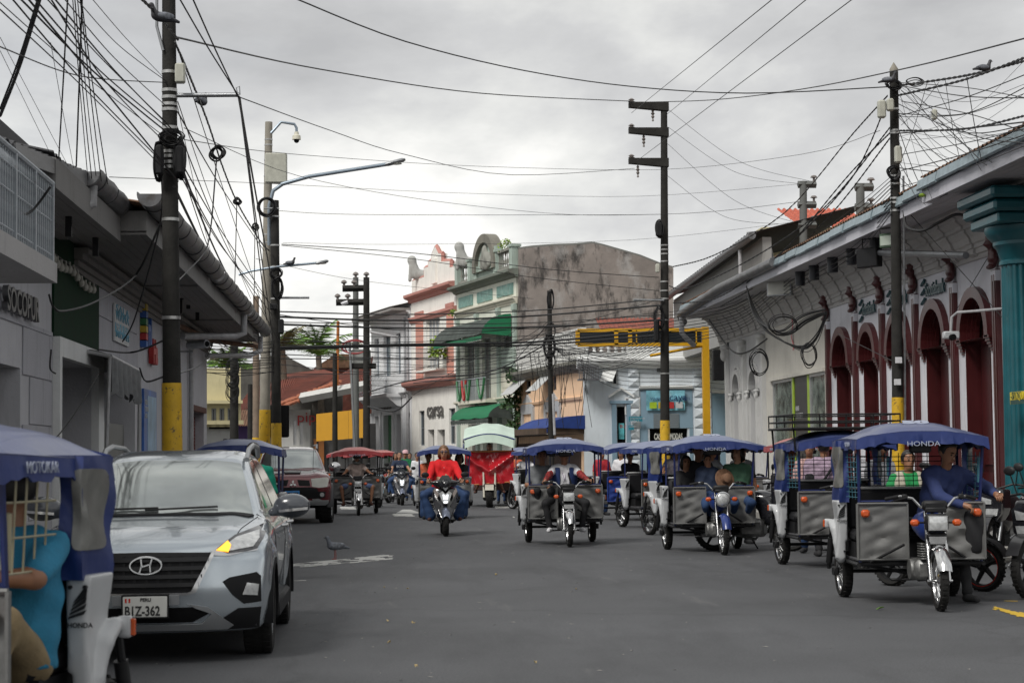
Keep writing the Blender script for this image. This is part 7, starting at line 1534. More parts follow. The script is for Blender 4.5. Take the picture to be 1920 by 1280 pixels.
def person(label, R, off, rz, pelvis, hands, feet, lean=.1, shirt=None, sleeve=.5, pants=DENIM, leg='long', hair=HAIRB, hstyle='short', skin=SKIN, h=.022, head_turn=0, head_pitch=0, sc=1.0, glasses=False, cap=None, hood=None, build_=1.0, knee=(0, -1, .35), spread=.12, elbow=(0, .3, -1), shoe=SHOE, tilt=0, cat='person', grp=None, extra=None, flare=False, toes=0, legs=True, armsleeve=None, name='person'):
 """R: root of the thing ridden (or None), off: offset; all joints in the rider's own frame, forward -y"""
 if R is not None: Mw = M4(R) @ Matrix.Translation(off) @ Matrix.Rotation(rz, 4, 'Z'); loc = Mw.translation; rot = R.rotation_euler.z + rz
 else: loc = Vector(off); rot = rz
 T = thing(name, label, cat, (loc.x, loc.y, loc.z), rot, grp); b_ = build_
 p = Vector(pelvis); up = Vector((math.sin(tilt), -math.sin(lean), math.cos(lean))); side = Vector((1, 0, 0)); fw = Vector((0, -math.cos(lean), -math.sin(lean)))
 ch = p + up * .34 * sc; sh = p + up * .45 * sc; nk = p + up * .52 * sc; hc = nk + Vector((math.sin(tilt), -math.sin(lean * .5), 1)).normalized() * .15 * sc + Vector((0, -.02, 0))
 HR = Matrix.Translation(hc) @ Matrix.Rotation(head_turn, 4, 'Z') @ Matrix.Rotation(head_pitch, 4, 'X') @ Matrix.Scale(sc, 4)
 HI = np.array(HR.inverted(), np.float32)
 def toH(P): return P @ HI[:3, :3].T + HI[:3, 3]
 S = [sh + side * s * .165 * sc * b_ for s in (-1, 1)]; arms = []
 for s, S_, hd_ in zip((-1, 1), S, hands):
  e, w_ = ik(S_, hd_, .28 * sc, .25 * sc, (s * .7 + elbow[0] * s, elbow[1], elbow[2])); arms.append((S_, e, w_))
 Hp = [p + side * s * .085 * sc + Vector((0, 0, -.02)) for s in (-1, 1)]; lg = []
 if legs:
  for s, H_, ft in zip((-1, 1), Hp, feet): k, a = ik(H_, ft, .42 * sc, .42 * sc, (s * spread * 3, knee[1], knee[2])); lg.append((H_, k, a))
 def head(P):
  q = toH(P); d = ell(q, (0, .01, .03), (.074, .092, .10)); d = smin(d, ell(q, (0, -.035, -.055), (.052, .055, .06)), .04)
  d = smin(d, ell(q, (0, -.098, -.012), (.015, .02, .028)), .015)
  for s in (-1, 1): d = smin(d, ell(q, (s * .078, .015, -.005), (.012, .025, .032)), .008); d = smax(d, -ell(q, (s * .032, -.098, .022), (.017, .016, .013)), .012)
  return smin(d, ell(q, (0, -.086, -.058), (.026, .012, .008)), .01) * sc
 def torso(P, i=0.0):
  d = 9
  for s in (-1, 1): d = np.minimum(d, 9) if isinstance(d, float) else d; c = cone(P, p + side * s * .065 * b_, ch + side * s * .075 * b_, .115 * b_ + i, .112 * b_ + i); d = c if isinstance(d, int) else smin(d, c, .06)
  c = cone(P, S[0] * .75 + S[1] * .25, S[1] * .75 + S[0] * .25, .075 * b_ + i, .075 * b_ + i); d = smin(d, c, .07)
  if b_ > 1.1: d = smin(d, ell(P, p + up * .14 + fw * .07, (.17 * b_, .15 * b_, .16)), .08)
  return d
 def arm(P, a, i, t1=1.0, t2=1.0):
  s_, e, w_ = a; e2 = s_.lerp(e, min(1, t1)); d = cone(P, s_, e2, .052 * b_ + i, .043 * b_ + i - .005 * 0)
  if t2 > 0: d = smin(d, cone(P, e, e.lerp(w_, t2), .042 * b_ + i, .030 + i), .02)
  return d
 def body(P):
  d = smin(head(P), cone(P, nk - up * .06, hc - Vector((0, 0, .06)), .055, .05), .02)
  d = smin(d, torso(P, -.012), .02)
  for a in arms:
   d = smin(d, arm(P, a, 0), .02); w_ = a[2]; f = (w_ - a[1]).normalized(); d = smin(d, cone(P, w_, w_ + f * .06, .026, .034), .015)
  for H_, k, a in lg:
   d = smin(d, smin(cone(P, H_, k, .078 * b_, .052), cone(P, k, a, .055, .034), .02), .03)
  return d
 def fingers(mb):
  for s, a in zip((-1, 1), arms):
   w_ = a[2]; f = (w_ - a[1]).normalized(); n = f.cross(Vector((s, 0, .3))).normalized() if abs(f.x) < .9 else Vector((0, 0, 1)); sd_ = f.cross(n).normalized(); n = Vector((0, 0, -1)) if n.z > 0 and False else n
   dn = -n if n.z > 0 else n
   for k in range(4):
    b0 = w_ + f * .075 + sd_ * (k - 1.5) * .017; L2 = (.036, .042, .04, .03)[k]; b1 = b0 + f * L2 * .75 + dn * .006; b2 = b1 + (f * .35 + dn).normalized() * L2 * .7; b3 = b2 + (dn - f * .5).normalized() * L2 * .55
    mb.tube([b0 - f * .02, b0, b1, b2, b3], [.009, .0095, .009, .008, .006], 6)
   t0 = w_ + f * .035 + sd_ * .03 * (-s); mb.tube([t0, t0 + (f * .5 - sd_ * s * .6).normalized() * .03, t0 + (f - sd_ * s * .2).normalized() * .055 + dn * .012], [.011, .010, .007], 6)
 pts = [hc + Vector((0, 0, .16)), hc - Vector((0, .13, 0)), hc + Vector((0, .13, 0)), *S, p] + [q for a in arms for q in a] + [q for a in lg for q in a]
 def bb(pts, m): return [min(q[i] for q in pts) - m for i in range(3)], [max(q[i] for q in pts) + m for i in range(3)]
 lo, hi = bb(pts, .15)
 bo = netmesh('body', body, lo, hi, h, skin, T, extra=fingers)
 fc = MB(); fc.X = HR
 for s in (-1, 1): fc.sph((s * .031, -.088, .022), (.012, .008, .008), 8, 6)
 fc.build('eyes', EYE, bo); fb = MB(); fb.X = HR
 for s in (-1, 1): fb.tube([(s * .048, -.082, .045), (s * .03, -.095, .05), (s * .014, -.094, .045)], .004, 4)
 fb.build('eyebrows', EYE, bo); fm_ = MB(); fm_.X = HR; fm_.sph((0, -.090, -.058), (.022, .009, .007), 8, 6); fm_.build('mouth', LIP, bo)
 if glasses:
  g_ = MB(); g_.X = HR
  for s in (-1, 1): g_.sph((s * .034, -.103, .020), (.028, .006, .021), 12, 6)
  g_.tube([(-.075, -.01, .025), (-.062, -.095, .028), (.062, -.095, .028), (.075, -.01, .025)], .004, 4); g_.build('sunglasses', mat('lens_violet', (.05, .03, .05), .1, spec=.9), T)
 def hairf(P):
  q = toH(P); d = ell(q, (0, .018, .04), (.088, .103, .108))
  d = smax(d, -(q[:, 1] * -1 - .055 + 0 * q[:, 0]) * -1 - 9, .01) if False else d
  cut = np.maximum(-q[:, 1] - .03 - np.clip((q[:, 2] - .075) * 2.2, 0, .2), -(q[:, 2] + .0) * 0 - 1)
  d = smax(d, cut, .02)
  if hstyle == 'short': d = smax(d, -.045 - q[:, 2] + np.clip(.02 - q[:, 1], 0, 1) * .5, .02)
  elif hstyle == 'long':
   b2 = smax(ell(q, (0, .03, -.04), (.118, .085, .19)), -q[:, 1] - .03 + np.clip(-.03 - q[:, 2], 0, .12) * 1.1, .02); d = smin(d, b2, .03)
  elif hstyle == 'bun': d = smax(d, -.06 - q[:, 2], .02); d = smin(d, ell(q, (0, .085, .08), (.045, .045, .04)), .02)
  return d * sc
 if hstyle: lo2, hi2 = bb([hc], .36 if hstyle == 'long' else .2); netmesh('hair', hairf, lo2, hi2, min(h, .018), hair, T)
 if cap:
  c_ = MB(); c_.X = HR @ Matrix.Translation((0, .005, .05)); c_.lathe([(.098, -.005), (.100, .03), (.085, .07), (.05, .095), (0, .102)], 18); c_.sheet(lambda u, v: ((u - .5) * .16, -.07 - .095 * v * math.sin(math.pi * (u * .7 + .15)), .006 - .018 * v), 8, 4, .006); c_.build('cap', cap, T)
 if hood: netmesh('hood', lambda P: smax(smin(ell(toH(P), (0, .05, -.10), (.12, .11, .08)), ell(toH(P), (0, -.03, -.125), (.10, .09, .04)), .04), -ell(toH(P), (0, -.01, -.02), (.07, .09, .09)), .02), *bb([hc], .26), .02, hood, T)
 if shirt is not None:
  def shf(P):
   d = torso(P, .010); wr = .006 * np.sin(P[:, 2] * 38 + P[:, 0] * 21) + .005 * np.sin(P[:, 0] * 47 - P[:, 2] * 23 + P[:, 1] * 30)
   d = d + wr
   for a in arms: d = smin(d, arm(P, a, .014, min(1, sleeve / .5) if sleeve < .5 else 1, max(0, (sleeve - .5) * 2)) + wr * .6, .03)
   d = smin(d, cone(P, nk - up * .05, nk - up * .01, .072, .062), .02)
   return smax(smax(d, -(cone(P, nk - up * .015, hc, .052, .075)), .008), -( (P - np.array(p + up * -.06, np.float32)) @ np.array(up, np.float32)), .01)
  netmesh('shirt', shf, *bb([*S, p, nk] + [q for a in arms for q in a], .15), h, shirt, T)
 if pants is not None and legs:
  def pf(P):
   d = None
   for H_, k, a in lg:
    if leg == 'short': c = cone(P, H_, H_.lerp(k, .85), .088 * b_, .078)
    else:
     e = a if leg == 'long' else k.lerp(a, .6); c = smin(cone(P, H_, k, .088 * b_, .062), cone(P, k, k.lerp(e, .95), .062, .11 if flare else .052), .03)
    d = c if d is None else smin(d, c, .04)
   d = smin(d, smin(cone(P, p - side * .06, p + side * .06, .115 * b_, .115 * b_), cone(P, p, p + up * .05, .12 * b_, .12 * b_), .03), .05)
   return d + .004 * np.sin(P[:, 2] * 40 + P[:, 1] * 33)
  netmesh('trousers' if leg != 'short' else 'shorts', pf, *bb([p] + [q for a in lg for q in a], .16), h, pants, T)
 for s, (H_, k, a) in zip((-1, 1), lg):
  fd_ = Vector((s * .25, -1, -toes)).normalized()
  netmesh('shoe', lambda P: smax(smin(cone(P, a + Vector((0, .03, -.045)), a + fd_ * .14 + Vector((0, 0, -.05)), .042, .036), cone(P, a, a - Vector((0, 0, .03)), .042, .045), .02), (a.z - .085) - P[:, 2], .01), *bb([a, a + fd_ * .15], .1), .016, shoe, T)
 if extra: extra(T, dict(p=p, ch=ch, up=up, fw=fw, hc=hc, S=S, arms=arms, lg=lg, HR=HR, torso=torso, arm=arm, bb=bb, h=h))
 return T
G_H = lambda x, y, z: [(-x, y, z), (x, y, z)]
RID = 'people riding the moto taxis'
def rider(label, R, **k):
 d = dict(pelvis=(0, .98, .84), hands=G_H(.39, .36, 1.06), feet=G_H(.2, .80, .33), lean=.12, spread=.25); d.update(k)
 return person(label, R, (0, 0, 0), 0, d.pop('pelvis'), d.pop('hands'), d.pop('feet'), **d)
def sitter(label, R, x, **k):
 d = dict(pelvis=(x, 1.40, .80), hands=[(x - .12, 1.10, .80), (x + .12, 1.10, .80)], feet=[(x - .1, .95, .55), (x + .1, .95, .55)], lean=-.05, spread=.03); d.update(k)
 return person(label, R, (0, 0, 0), 0, d.pop('pelvis'), d.pop('hands'), d.pop('feet'), **d)
REDS = cloth('red_shirt', (.62, .008, .012)); NAVS = cloth('navy_shirt', (.012, .022, .05)); GRYS = cloth('grey_shirt', (.16, .17, .18)); BEI = cloth('beige_shirt', (.34, .27, .24)); ORS = cloth('orange_top', (.55, .13, .06)); GRS = cloth('green_shirt', (.01, .16, .06)); SOLE = cloth('sandal', (.08, .03, .02))
def shirt_bits(T, J):
 mb = MB(); c = J['p'] + J['up'] * .49; fw = J['fw']; s_ = Vector((1, 0, 0)); u = J['up']
 for s in (-1, 1): mb.add([c + s_ * s * .02 + fw * .09, c + s_ * s * .085 + u * .05 + fw * .03, c + s_ * s * .10 - u * .02 + fw * .10, c + s_ * s * .03 - u * .06 + fw * .13], [(0, 1, 2, 3)])
 mb.build('collar', REDS, T)
 bt = MB()
 for k in range(5): q = c - u * (.08 + k * .075) + fw * .135; bt.sph(q, .008, 6, 4)
 bt.build('button', WHT, T)
person('woman in bright red shirt and sunglasses riding the black scooter towards us', SC1, (0, 0, 0), 0, (0, .86, .90), G_H(.33, .26, 1.0), G_H(.27, .62, .36), lean=.06, shirt=REDS, sleeve=.93, pants=DENIM, hair=HAIRD, hstyle='long', skin=SKIN2, h=.017, glasses=True, build_=1.22, spread=.45, flare=True, shoe=SOLE, extra=shirt_bits, knee=(0, -1, .1), sc=1.03)
person('passenger with high brown hair sitting behind the red shirted woman', SC1, (0, 0, 0), 0, (0.03, 1.28, .93), [(-.2, 1.0, 1.0), (.2, 1.0, 1.0)], G_H(.36, 1.0, .38), lean=-.02, shirt=NAVS, sleeve=.9, pants=DENIM, hair=HAIRD, hstyle='bun', h=.022, spread=.6, flare=True, shoe=SHOE, knee=(0, -1, .1))
def print_(T, J, txt='BOSS', m=WHT, size=.1):
 b2 = J['p'] + J['up'] * .30 + J['fw'] * .15; o = text('shirt_print', txt, size, .004, m, T, b2, align='CENTER'); o.rotation_euler = (math.pi / 2 + .1, 0, 0)
person('young woman in a navy printed shirt riding the grey scooter', SC2, (0, 0, 0), 0, (0, .90, .90), G_H(.33, .26, 1.0), G_H(.22, .60, .36), lean=.02, shirt=NAVS, sleeve=.4, pants=DENIM, hstyle='bun', skin=SKIN2, h=.022, build_=1.08, spread=.4, shoe=WHT, extra=lambda T, J: print_(T, J))
person('passenger in a pink cap and green shirt behind the navy shirted rider', SC2, (0, 0, 0), 0, (.14, 1.3, .95), [(-.1, 1.0, .95), (.25, 1.0, .95)], G_H(.33, 1.05, .4), lean=.05, tilt=.12, shirt=GRS, sleeve=.4, h=.025, cap=cloth('pink_cap', (.60, .38, .40)), spread=.5)
rider('moto taxi driver in beige tee with a grey hood round his neck', MK['red1'], shirt=BEI, sleeve=.4, pants=cloth('blue_shorts', (.10, .14, .26)), leg='short', hood=cloth('grey_hood', (.17, .18, .17)), shoe=SOLE, spread=.5, feet=G_H(.36, .72, .32), h=.024, extra=lambda T, J: print_(T, J, '- ----', GRYS, .06))
person('bare legged cargo trike driver behind the red tarp', TR, (0, 0, 0), 0, (0, .95, 1.12), G_H(.38, .42, 1.12), G_H(.42, .45, .48), lean=.0, shirt=BLK, sleeve=.4, pants=cloth('purple_shorts', (.07, .04, .14)), leg='short', shoe=SOLE, spread=.5, h=.026)
def moving_bits(T, J):
 vest = cloth('blue_vest', (.012, .03, .11)); tor = J['torso']; p = J['p']; up = J['up']
 def vf(P):
  d = tor(P, .028); q = P - np.array(p, np.float32); fr = np.abs(q[:, 0]) < .075
  d = smax(d, np.where((P[:, 1] < p.y - .02), .075 - np.abs(q[:, 0] - 0), -1), .01)
  return smax(smax(d, .02 - q[:, 2], .01), q[:, 2] - .47, .01)
 netmesh('vest', vf, *J['bb']([*J['S'], p], .17), .02, vest, T)
 for s, a in zip((-1, 1), J['arms']):
  netmesh('arm_sleeve', lambda P: smax(J['arm'](P, a, .012), -(cone(P, a[0], a[0].lerp(a[1], .35), .09, .09)), .01), *J['bb'](list(a), .1), .018, mat('tattoo_sleeve', (.22, .02, .02), .7, 0, .9, 22, stain=((.02, .02, .02), .5, (16, 16, 16), .1)), T)
 MB().bb(p + J['fw'] * .2 + up * .12, (.27, .09, .17), .03).build('waist_bag', BLK, T); f_ = J['fw'] * .155
 MB().tube([p + up * .15 + f_ + Vector((.12, 0, 0)), p + up * .3 + f_ + Vector((.08, 0, 0)), p + up * .46 + f_ * .6 + Vector((.05, 0, 0))], .014, 5).build('bag_strap', BLK, T)
 MB().tube([p + up * .46 + f_ * .5 - Vector((.06, 0, 0)), p + up * .26 + f_, p + up * .46 + f_ * .5 + Vector((.03, 0, 0))], .006, 5).build('lanyard', cloth('purple_cord', (.12, .03, .16)), T)
rider('moto taxi driver in blue vest with red patterned arm sleeves and waist bag', MK['moving'], shirt=WHT, sleeve=.32, pants=BLK, h=.018, build_=1.08, extra=moving_bits, shoe=WHT, spread=.3, feet=G_H(.27, .72, .30))
sitter('passenger in plain grey tee beside the vested driver', MK['moving'], -.34, pelvis=(-.36, 1.15, .82), shirt=GRYS, sleeve=.4, h=.02, hands=[(-.50, .90, .98), (-.24, .85, 1.0)], pants=BLK, build_=1.05)
rider('driver in a white collared shirt and pale shorts on the distant blue moto taxi', MK['white_shirt'], shirt=WHT, sleeve=.4, pants=cloth('pale_shorts', (.40, .42, .46)), leg='short', h=.026, spread=.4, shoe=SHOE)
rider('shadowed driver of the moto taxi behind the scooter women', MK['behind_lady'], pelvis=(.12, 1.05, .9), shirt=NAVS, sleeve=.4, h=.028)
sitter('woman in orange top and glasses in the moto taxi behind the scooter', MK['behind_lady'], -.02, pelvis=(.02, 1.4, .95), shirt=ORS, sleeve=.2, glasses=True, h=.026, skin=SKIN2, hstyle='bun', grp=RID)
sitter('dark haired rider with bare arms at the left inside the moto taxi', MK['behind_lady'], -.36, shirt=ORS, sleeve=.1, h=.026, pelvis=(-.38, 1.2, .84))
sitter('rider in black at the right inside the moto taxi behind the scooter', MK['behind_lady'], .4, shirt=BLK, sleeve=.2, h=.026, hstyle='long')
gb_ = MB().sph((0, 0, 0), (.16, .1, .1), 14, 8).build('shopping_bag', mat('green_bag', (.05, .25, .03), .4, 0, .5, 9)); gb_.location = M4(MK['behind_lady']) @ Vector((-.25, .85, 1.02)); tag(gb_, 'green and yellow shopping bag on the left tarp of the moto taxi behind the scooter', 'bag')
sitter('woman with long hair and green sleeve on the right of the round headlamp taxi', MK['right3'], .42, shirt=cloth('dark_green_top', (.04, .10, .06)), sleeve=.3, hstyle='long', h=.022, pelvis=(.42, 1.0, .84), head_turn=-.6, skin=SKIN2)
hat = MB().lathe([(.17, 0), (.16, .01), (.08, .015), (.075, .09), (.05, .11), (0, .112)], 20).build('straw_hat', mat('straw', (.17, .09, .05), .8, 0, .3, 20)); hat.location = M4(MK['right3']) @ Vector((.18, .82, 1.12)); hat.rotation_euler = (1.3, .2, .3); tag(hat, 'brown straw hat held up in front of the long haired passenger', 'hat')
sitter('small boy in navy seen from behind in the middle of the round headlamp taxi', MK['right3'], -.02, shirt=NAVS, sleeve=.4, sc=.72, h=.02, pelvis=(-.06, .95, .92))
sitter('dark haired child at the left of the round headlamp taxi', MK['right3'], -.32, shirt=BLK, sleeve=.4, sc=.85, h=.024, hstyle='long')
sitter('adult at the back of the round headlamp taxi leaning to the left', MK['right3'], .1, shirt=BLK, sleeve=.5, h=.024, pelvis=(-.12, 1.45, .88), hstyle='bun')
rider('driver with grey back bending inside the angled blue taxi', MK['right4'], pelvis=(.1, 1.1, .9), shirt=GRYS, sleeve=.4, h=.024, lean=.25, tilt=.2)
sitter('barefoot lounging passenger in yellow in the angled blue taxi', MK['right4'], .35, shirt=BLK, sleeve=.9, pants=cloth('yellow_trousers', (.42, .35, .03)), h=.024, feet=[(.3, .70, 1.05), (.42, .78, 1.02)], shoe=cloth('pale_sole', (.5, .42, .3)), pelvis=(.3, 1.35, .84), hstyle='long')
rider('driver in cap and striped white shirt in the second blue taxi of the row', MK['right5'], pelvis=(.25, 1.1, .9), shirt=mat('striped_shirt', (.45, .43, .47), .8, 0, .6, 9), sleeve=.4, cap=cloth('grey_cap', (.14, .14, .15)), h=.024, head_turn=-1.0)
sitter('shadowed passenger in the taxi with blue tarps', MK['right6'], .1, shirt=BLK, sleeve=.4, h=.028)
sitter('dim passenger in the taxi with the dark red roof at the kerb', MK['right_red'], -.2, shirt=cloth('maroon_top', (.2, .03, .04)), sleeve=.4, h=.028)
STAND = dict(pelvis=(0, 0, .90), feet=G_H(.10, .02, .09), hands=[(-.26, -.06, .82), (.26, -.06, .82)], lean=.0, knee=(0, -1, 0), spread=.02)
def stander(label, x, y, rz, **k):
 d = dict(STAND); d.update(k); return person(label, None, (x, y, 0), rz, d.pop('pelvis'), d.pop('hands'), d.pop('feet'), **d)
q = onY(1765, 860, 18.55)
bs = cloth('blue_work_shirt', (.022, .036, .12))
person('man in blue shirt and black trousers leaning over the handlebar of the nearest right taxi', None, (q.x, q.y, 0), .15, (.0, .12, .86), [(.02, -.42, .98), (.40, -.36, 1.08)], [(-.02, .05, .09), (.16, -.18, .09)], lean=.42, shirt=bs, sleeve=.96, pants=BLK, h=.015, hair=HAIRB, head_pitch=.5, head_turn=.3, build_=1.1, elbow=(.2, .2, -.4), spread=.05, knee=(0, -1, 0), sc=1.02)
bg_ = netmesh('black_bag', lambda P: ell(P, (0, 0, 0), (.11, .06, .26)) + .012 * np.sin(P[:, 0] * 40 + P[:, 2] * 17), (-.2, -.15, -.3), (.2, .15, .3), .02, BLK); bg_.location = (q.x + .22, q.y - .32, .74); tag(bg_, 'black plastic bag hanging from the leaning man over the right tarp', 'bag')
stander('man in green shirt and pale vest watching from behind the nearest right taxi', onY(1702, 860, 23).x, 23, .1, shirt=cloth('vivid_green', (.01, .22, .06)), sleeve=.4, pants=DENIM, h=.02, pelvis=(0, 0, .72), feet=G_H(.1, -.3, .09), build_=1.1, hands=[(-.2, -.25, .9), (.1, -.28, .95)], extra=lambda T, J: netmesh('vest', lambda P: smax(smax(J['torso'](P, .03), np.where(P[:, 1] < J['p'].y, .085 - np.abs(P[:, 0] - J['p'].x), -1), .01), .05 - (P[:, 2] - J['p'].z), .01), *J['bb']([*J['S'], J['p']], .17), .02, cloth('pale_vest', (.35, .33, .26)), T))
stander('heavy man in mauve plaid shirt with shoulder strap, back to us, near the roof rack', onY(1545, 860, 27).x, 27, 3.0, shirt=mat('mauve_plaid', (.30, .22, .29), .8, 0, .4, 16), sleeve=.45, pants=BLK, build_=1.3, h=.02, cap=WHT, extra=lambda T, J: MB().tube([J['p'] + J['up'] * t_ - J['fw'] * .19 + Vector((a, 0, 0)) for t_, a in ((.08, .15), (.25, .0), (.46, -.14))], .02, 6).bb(J['p'] + J['up'] * .2 + Vector((.22, .1, 0)), (.14, .12, .22), .03).build('shoulder_bag', BLK, T))
stander('man with dark hair in pale pink tee beside the plaid shirted man', onY(1518, 860, 28).x, 28, -.3, shirt=cloth('pale_pink', (.45, .28, .26)), sleeve=.4, h=.022)
stander('man in green polo seen from behind between the silver car and far taxi', onY(475, 860, 23.2).x, 23.2, 3.0, shirt=cloth('teal_green_polo', (.0, .20, .13)), sleeve=.45, pants=DENIM, h=.018, build_=1.12, hstyle='short')
sitter('driver in cyan and white polo slumped in the nearest taxi at lower left', MK['near_left'], .3, pelvis=(.41, 1.30, .70), shirt=cloth('cyan_polo', (.018, .17, .29)), sleeve=.45, pants=KHAKI, h=.014, build_=1.09, hands=[(.02, .95, 1.03), (.37, 1.0, 1.03)], feet=[(.15, .92, .46), (.42, .92, .46)], head_turn=-1.9, elbow=(.3, -.5, -.35))
for i, (px, Y, m_, lab, rz, k) in enumerate((
 (1650, 25.5, WHT, 'bystander in white by the burgundy arches seen through the nearest taxi', .3, {}), (1128, 47, cloth('red_top', (.4, .02, .03)), 'bystander in red behind the moving taxi', .4, {}), (1165, 47.5, WHT, 'bystander in white shirt behind the row of blue taxis', -.5, {}),
 (968, 62, ORS, 'person in red orange top behind the small distant taxi', .2, {}), (782, 62, WHT, 'person in white beside the pale blue motorcycle', .2, {}), (768, 66, NAVS, 'cyclist in dark blue far behind the navy shirted rider', .1, {}), (742, 64, BLK, 'dark dressed person behind the girl on the grey scooter', 0, {}), (940, 60, BLK, 'dark figure right of the cargo trike', 0, {}), (1390, 31, BLK, 'dark figure standing behind the round headlamp taxi', .4, {}))):
 stander(lab, onY(px, 860, Y).x, Y, rz, shirt=m_, sleeve=.4, h=.03, hstyle='long' if i % 3 == 0 else 'short', sc=.97, pants=DENIM if i % 2 else BLK)
# ================================================================= POLES
concd = mat('dark_pole_concrete', (.024, .023, .021), .9, 0, .35, 4, .4, 30, stain=((.075, .07, .06), .28, (5, 5, 1.2), .25), spec=.3); concl = mat('light_pole_concrete', (.27, .25, .21), .85, 0, .2, 3, .3, 30, stain=((.12, .11, .09), .4, (3, 3, .5), .25))
yelp = mat('pole_yellow', (.60, .36, .015), .6, 0, .12, 6, .25, 30, stain=((.05, .045, .04), .42, (9, 9, 9), .07))
band = mat('steel_band', (.45, .45, .44), .4, .8); porc = mat('insulator_brown', (.16, .14, .13), .3, 0, .2, 8); boxm = mat('box_beige', (.42, .42, .36), .5, 0, .15, 6, grime=((.15, .13, .10), .35, (5, 5, 5), .25))
def pole(label, px0, Y, r0, r1, ytop, pxt, m, yband=None, pxb=None, n=18, bands=()):
 b0 = onY(px0, 860, Y); b0 = Vector((b0.x, Y, 0)); tp = onY(pxt, ytop, Y); R = thing('utility_pole', label, 'utility pole', b0, 0)
 t = tp - b0
 yb = onY(px0, yband, Y).z if yband else 0
 rz_ = lambda z: r0 + (r1 - r0) * z / t.z
 MB().tube([(t.x * z / t.z, 0, z) for z in (0, yb + .0 if yb else .5, t.z)], [rz_(0), rz_(yb), r1], n).build('shaft', m, R)
 if yb: MB().tube([(t.x * z / t.z, 0, z) for z in (0, yb / 2, yb)], [rz_(0) + .008, rz_(yb / 2) + .008, rz_(yb) + .008], n).build('yellow_band', yelp, R)
 st = MB()
 for z in bands:
  zz = onY(px0, z, Y).z; c = t.x * zz / t.z; st.tube([(c, 0, zz - .02), (c, 0, zz + .02)], rz_(zz) + .008, n)
 if bands: st.build('steel_bands', band, R, kind='stuff')
 R['tt'] = 0
 return R, b0, t
def PB(R, name, pts, r, m, n=6): return MB().tube([Vector(p) - R.location for p in pts], r, n).build(name, m, R)
P1, b1, t1 = pole('thick dark pole with yellow base rising past the top edge on the left', 325, 24.5, .135, .085, -60, 316, concd, 718, bands=(136, 170, 183, 196, 206, 240, 285, 294, 305, 314, 412, 596))
LX = lambda px, py, Y: onY(px, py, Y)
PB(P1, 'crossarm', [LX(330, 179, 24.5), LX(448, 178, 24.4)], .03, STEEL, 10); PB(P1, 'hook', [LX(446, 178, 24.4), LX(443, 165, 24.4), LX(449, 162, 24.4), LX(450, 178, 24.4)], .008, STEEL)
PB(P1, 'conduit', [LX(294, -20, 24.4), LX(294, 50, 24.4), LX(306, 95, 24.4)], .02, STEEL); MB().bb(LX(338, 138, 24.35) - P1.location, (.13, .12, .26), .02).build('meter_box', boxm, P1, smooth=False)
def coil(R, px, py, Y, w_, h_, n, name='cable_coil', m=BLACK, r=.012):
 c = onY(px, py, Y); mb = MB(); rr = random.Random(px)
 for k in range(n):
  a, b_ = w_ * rr.uniform(.8, 1.1), h_ * rr.uniform(.85, 1.1); o = Vector((rr.uniform(-.03, .03), rr.uniform(-.05, .05), rr.uniform(-.04, .04)))
  mb.tube([c + o + Vector((a * math.cos(t_), .03 * math.sin(3 * t_), b_ * math.sin(t_))) for t_ in np.linspace(0, 6.283, 22)], r, 4, caps=False)
 if R is None: return mb.build(name, m)
 mb.v = [tuple(Vector(v) - R.location) for v in mb.v]; return mb.build(name, m, R)
coil(P1, 298, 305, 24.3, .05, .24, 6); coil(P1, 336, 300, 24.3, .05, .22, 10, r=.016); coil(P1, 322, 258, 24.3, .14, .08, 9, r=.01)
MB().bb(LX(299, 300, 24.25) - P1.location, (.1, .1, .4), .03).build('splice_case', BLACK, P1, smooth=False); MB().bb(LX(337, 300, 24.25) - P1.location, (.11, .12, .38), .03).build('splice_case', BLACK, P1, smooth=False)
P2, b2, t2 = pole('tall pale concrete pole with yellow base at the left corner', 494, 53.5, .17, .105, 229, 504, concl, 768, bands=(262, 272, 300, 330, 440, 455))
P3, b3, t3 = pole('darker shorter pole touching the pale corner pole on the left', 519, 53, .145, .12, 376, 515, concd, 793, bands=(391, 406, 460, 500, 560))
for z in (391, 406): PB(P3, 'bolt_bracket', [LX(495, z, 52.8), LX(522, z, 52.8)], .018, STEEL)
lampg = mat('lamp_arm_grey', (.24, .29, .34), .4, .4, .1)
PB(P2, 'lamp_arm', [LX(505, 460, 53.2), LX(505, 385, 53.1), LX(512, 358, 53.1), LX(530, 345, 53), LX(580, 331, 53), LX(726, 308, 53)], .055, lampg, 10)
MB().add([], [])
def lamp(R, px0, py0, px1, py1, Y, s=.11):
 a, b_ = LX(px0, py0, Y) - R.location, LX(px1, py1, Y) - R.location; MB().tube([a, a.lerp(b_, .15), a.lerp(b_, .85), b_], [s * .6, s, s, s * .5], 8, flat=.6).build('lamp_head', STEEL, R); MB().sph(a.lerp(b_, .5) - Vector((0, 0, s * .45)), (abs(b_.x - a.x) * .35, s * .8, s * .3), 10, 6).build('lamp_glass', mat('lamp_pale', (.5, .5, .45)), R)
lamp(P2, 722, 309, 760, 299, 53)
PB(P2, 'camera_arm', [LX(508, 250, 53), LX(527, 229, 53), LX(552, 233, 53), LX(556, 240, 53), LX(556, 248, 53)], .04, lampg, 8)
q = LX(556, 258, 53) - P2.location; dcm = MB().lathe([(0, .17), (.06, .16), (.07, .08), (.115, .05), (.125, -.06), (0, -.06)], 16, c=tuple(q)).build('camera_dome', mat('dome_cream', (.6, .58, .48), .4), P2); MB().sph(q - Vector((0, 0, .09)), (.075, .075, .07), 12, 8).build('camera_lens', DARK, dcm)
MB().bb(LX(518, 316, 53.5) - P2.location, (.62, .3, .86), .03).build('cabinet', boxm, P2, smooth=False)
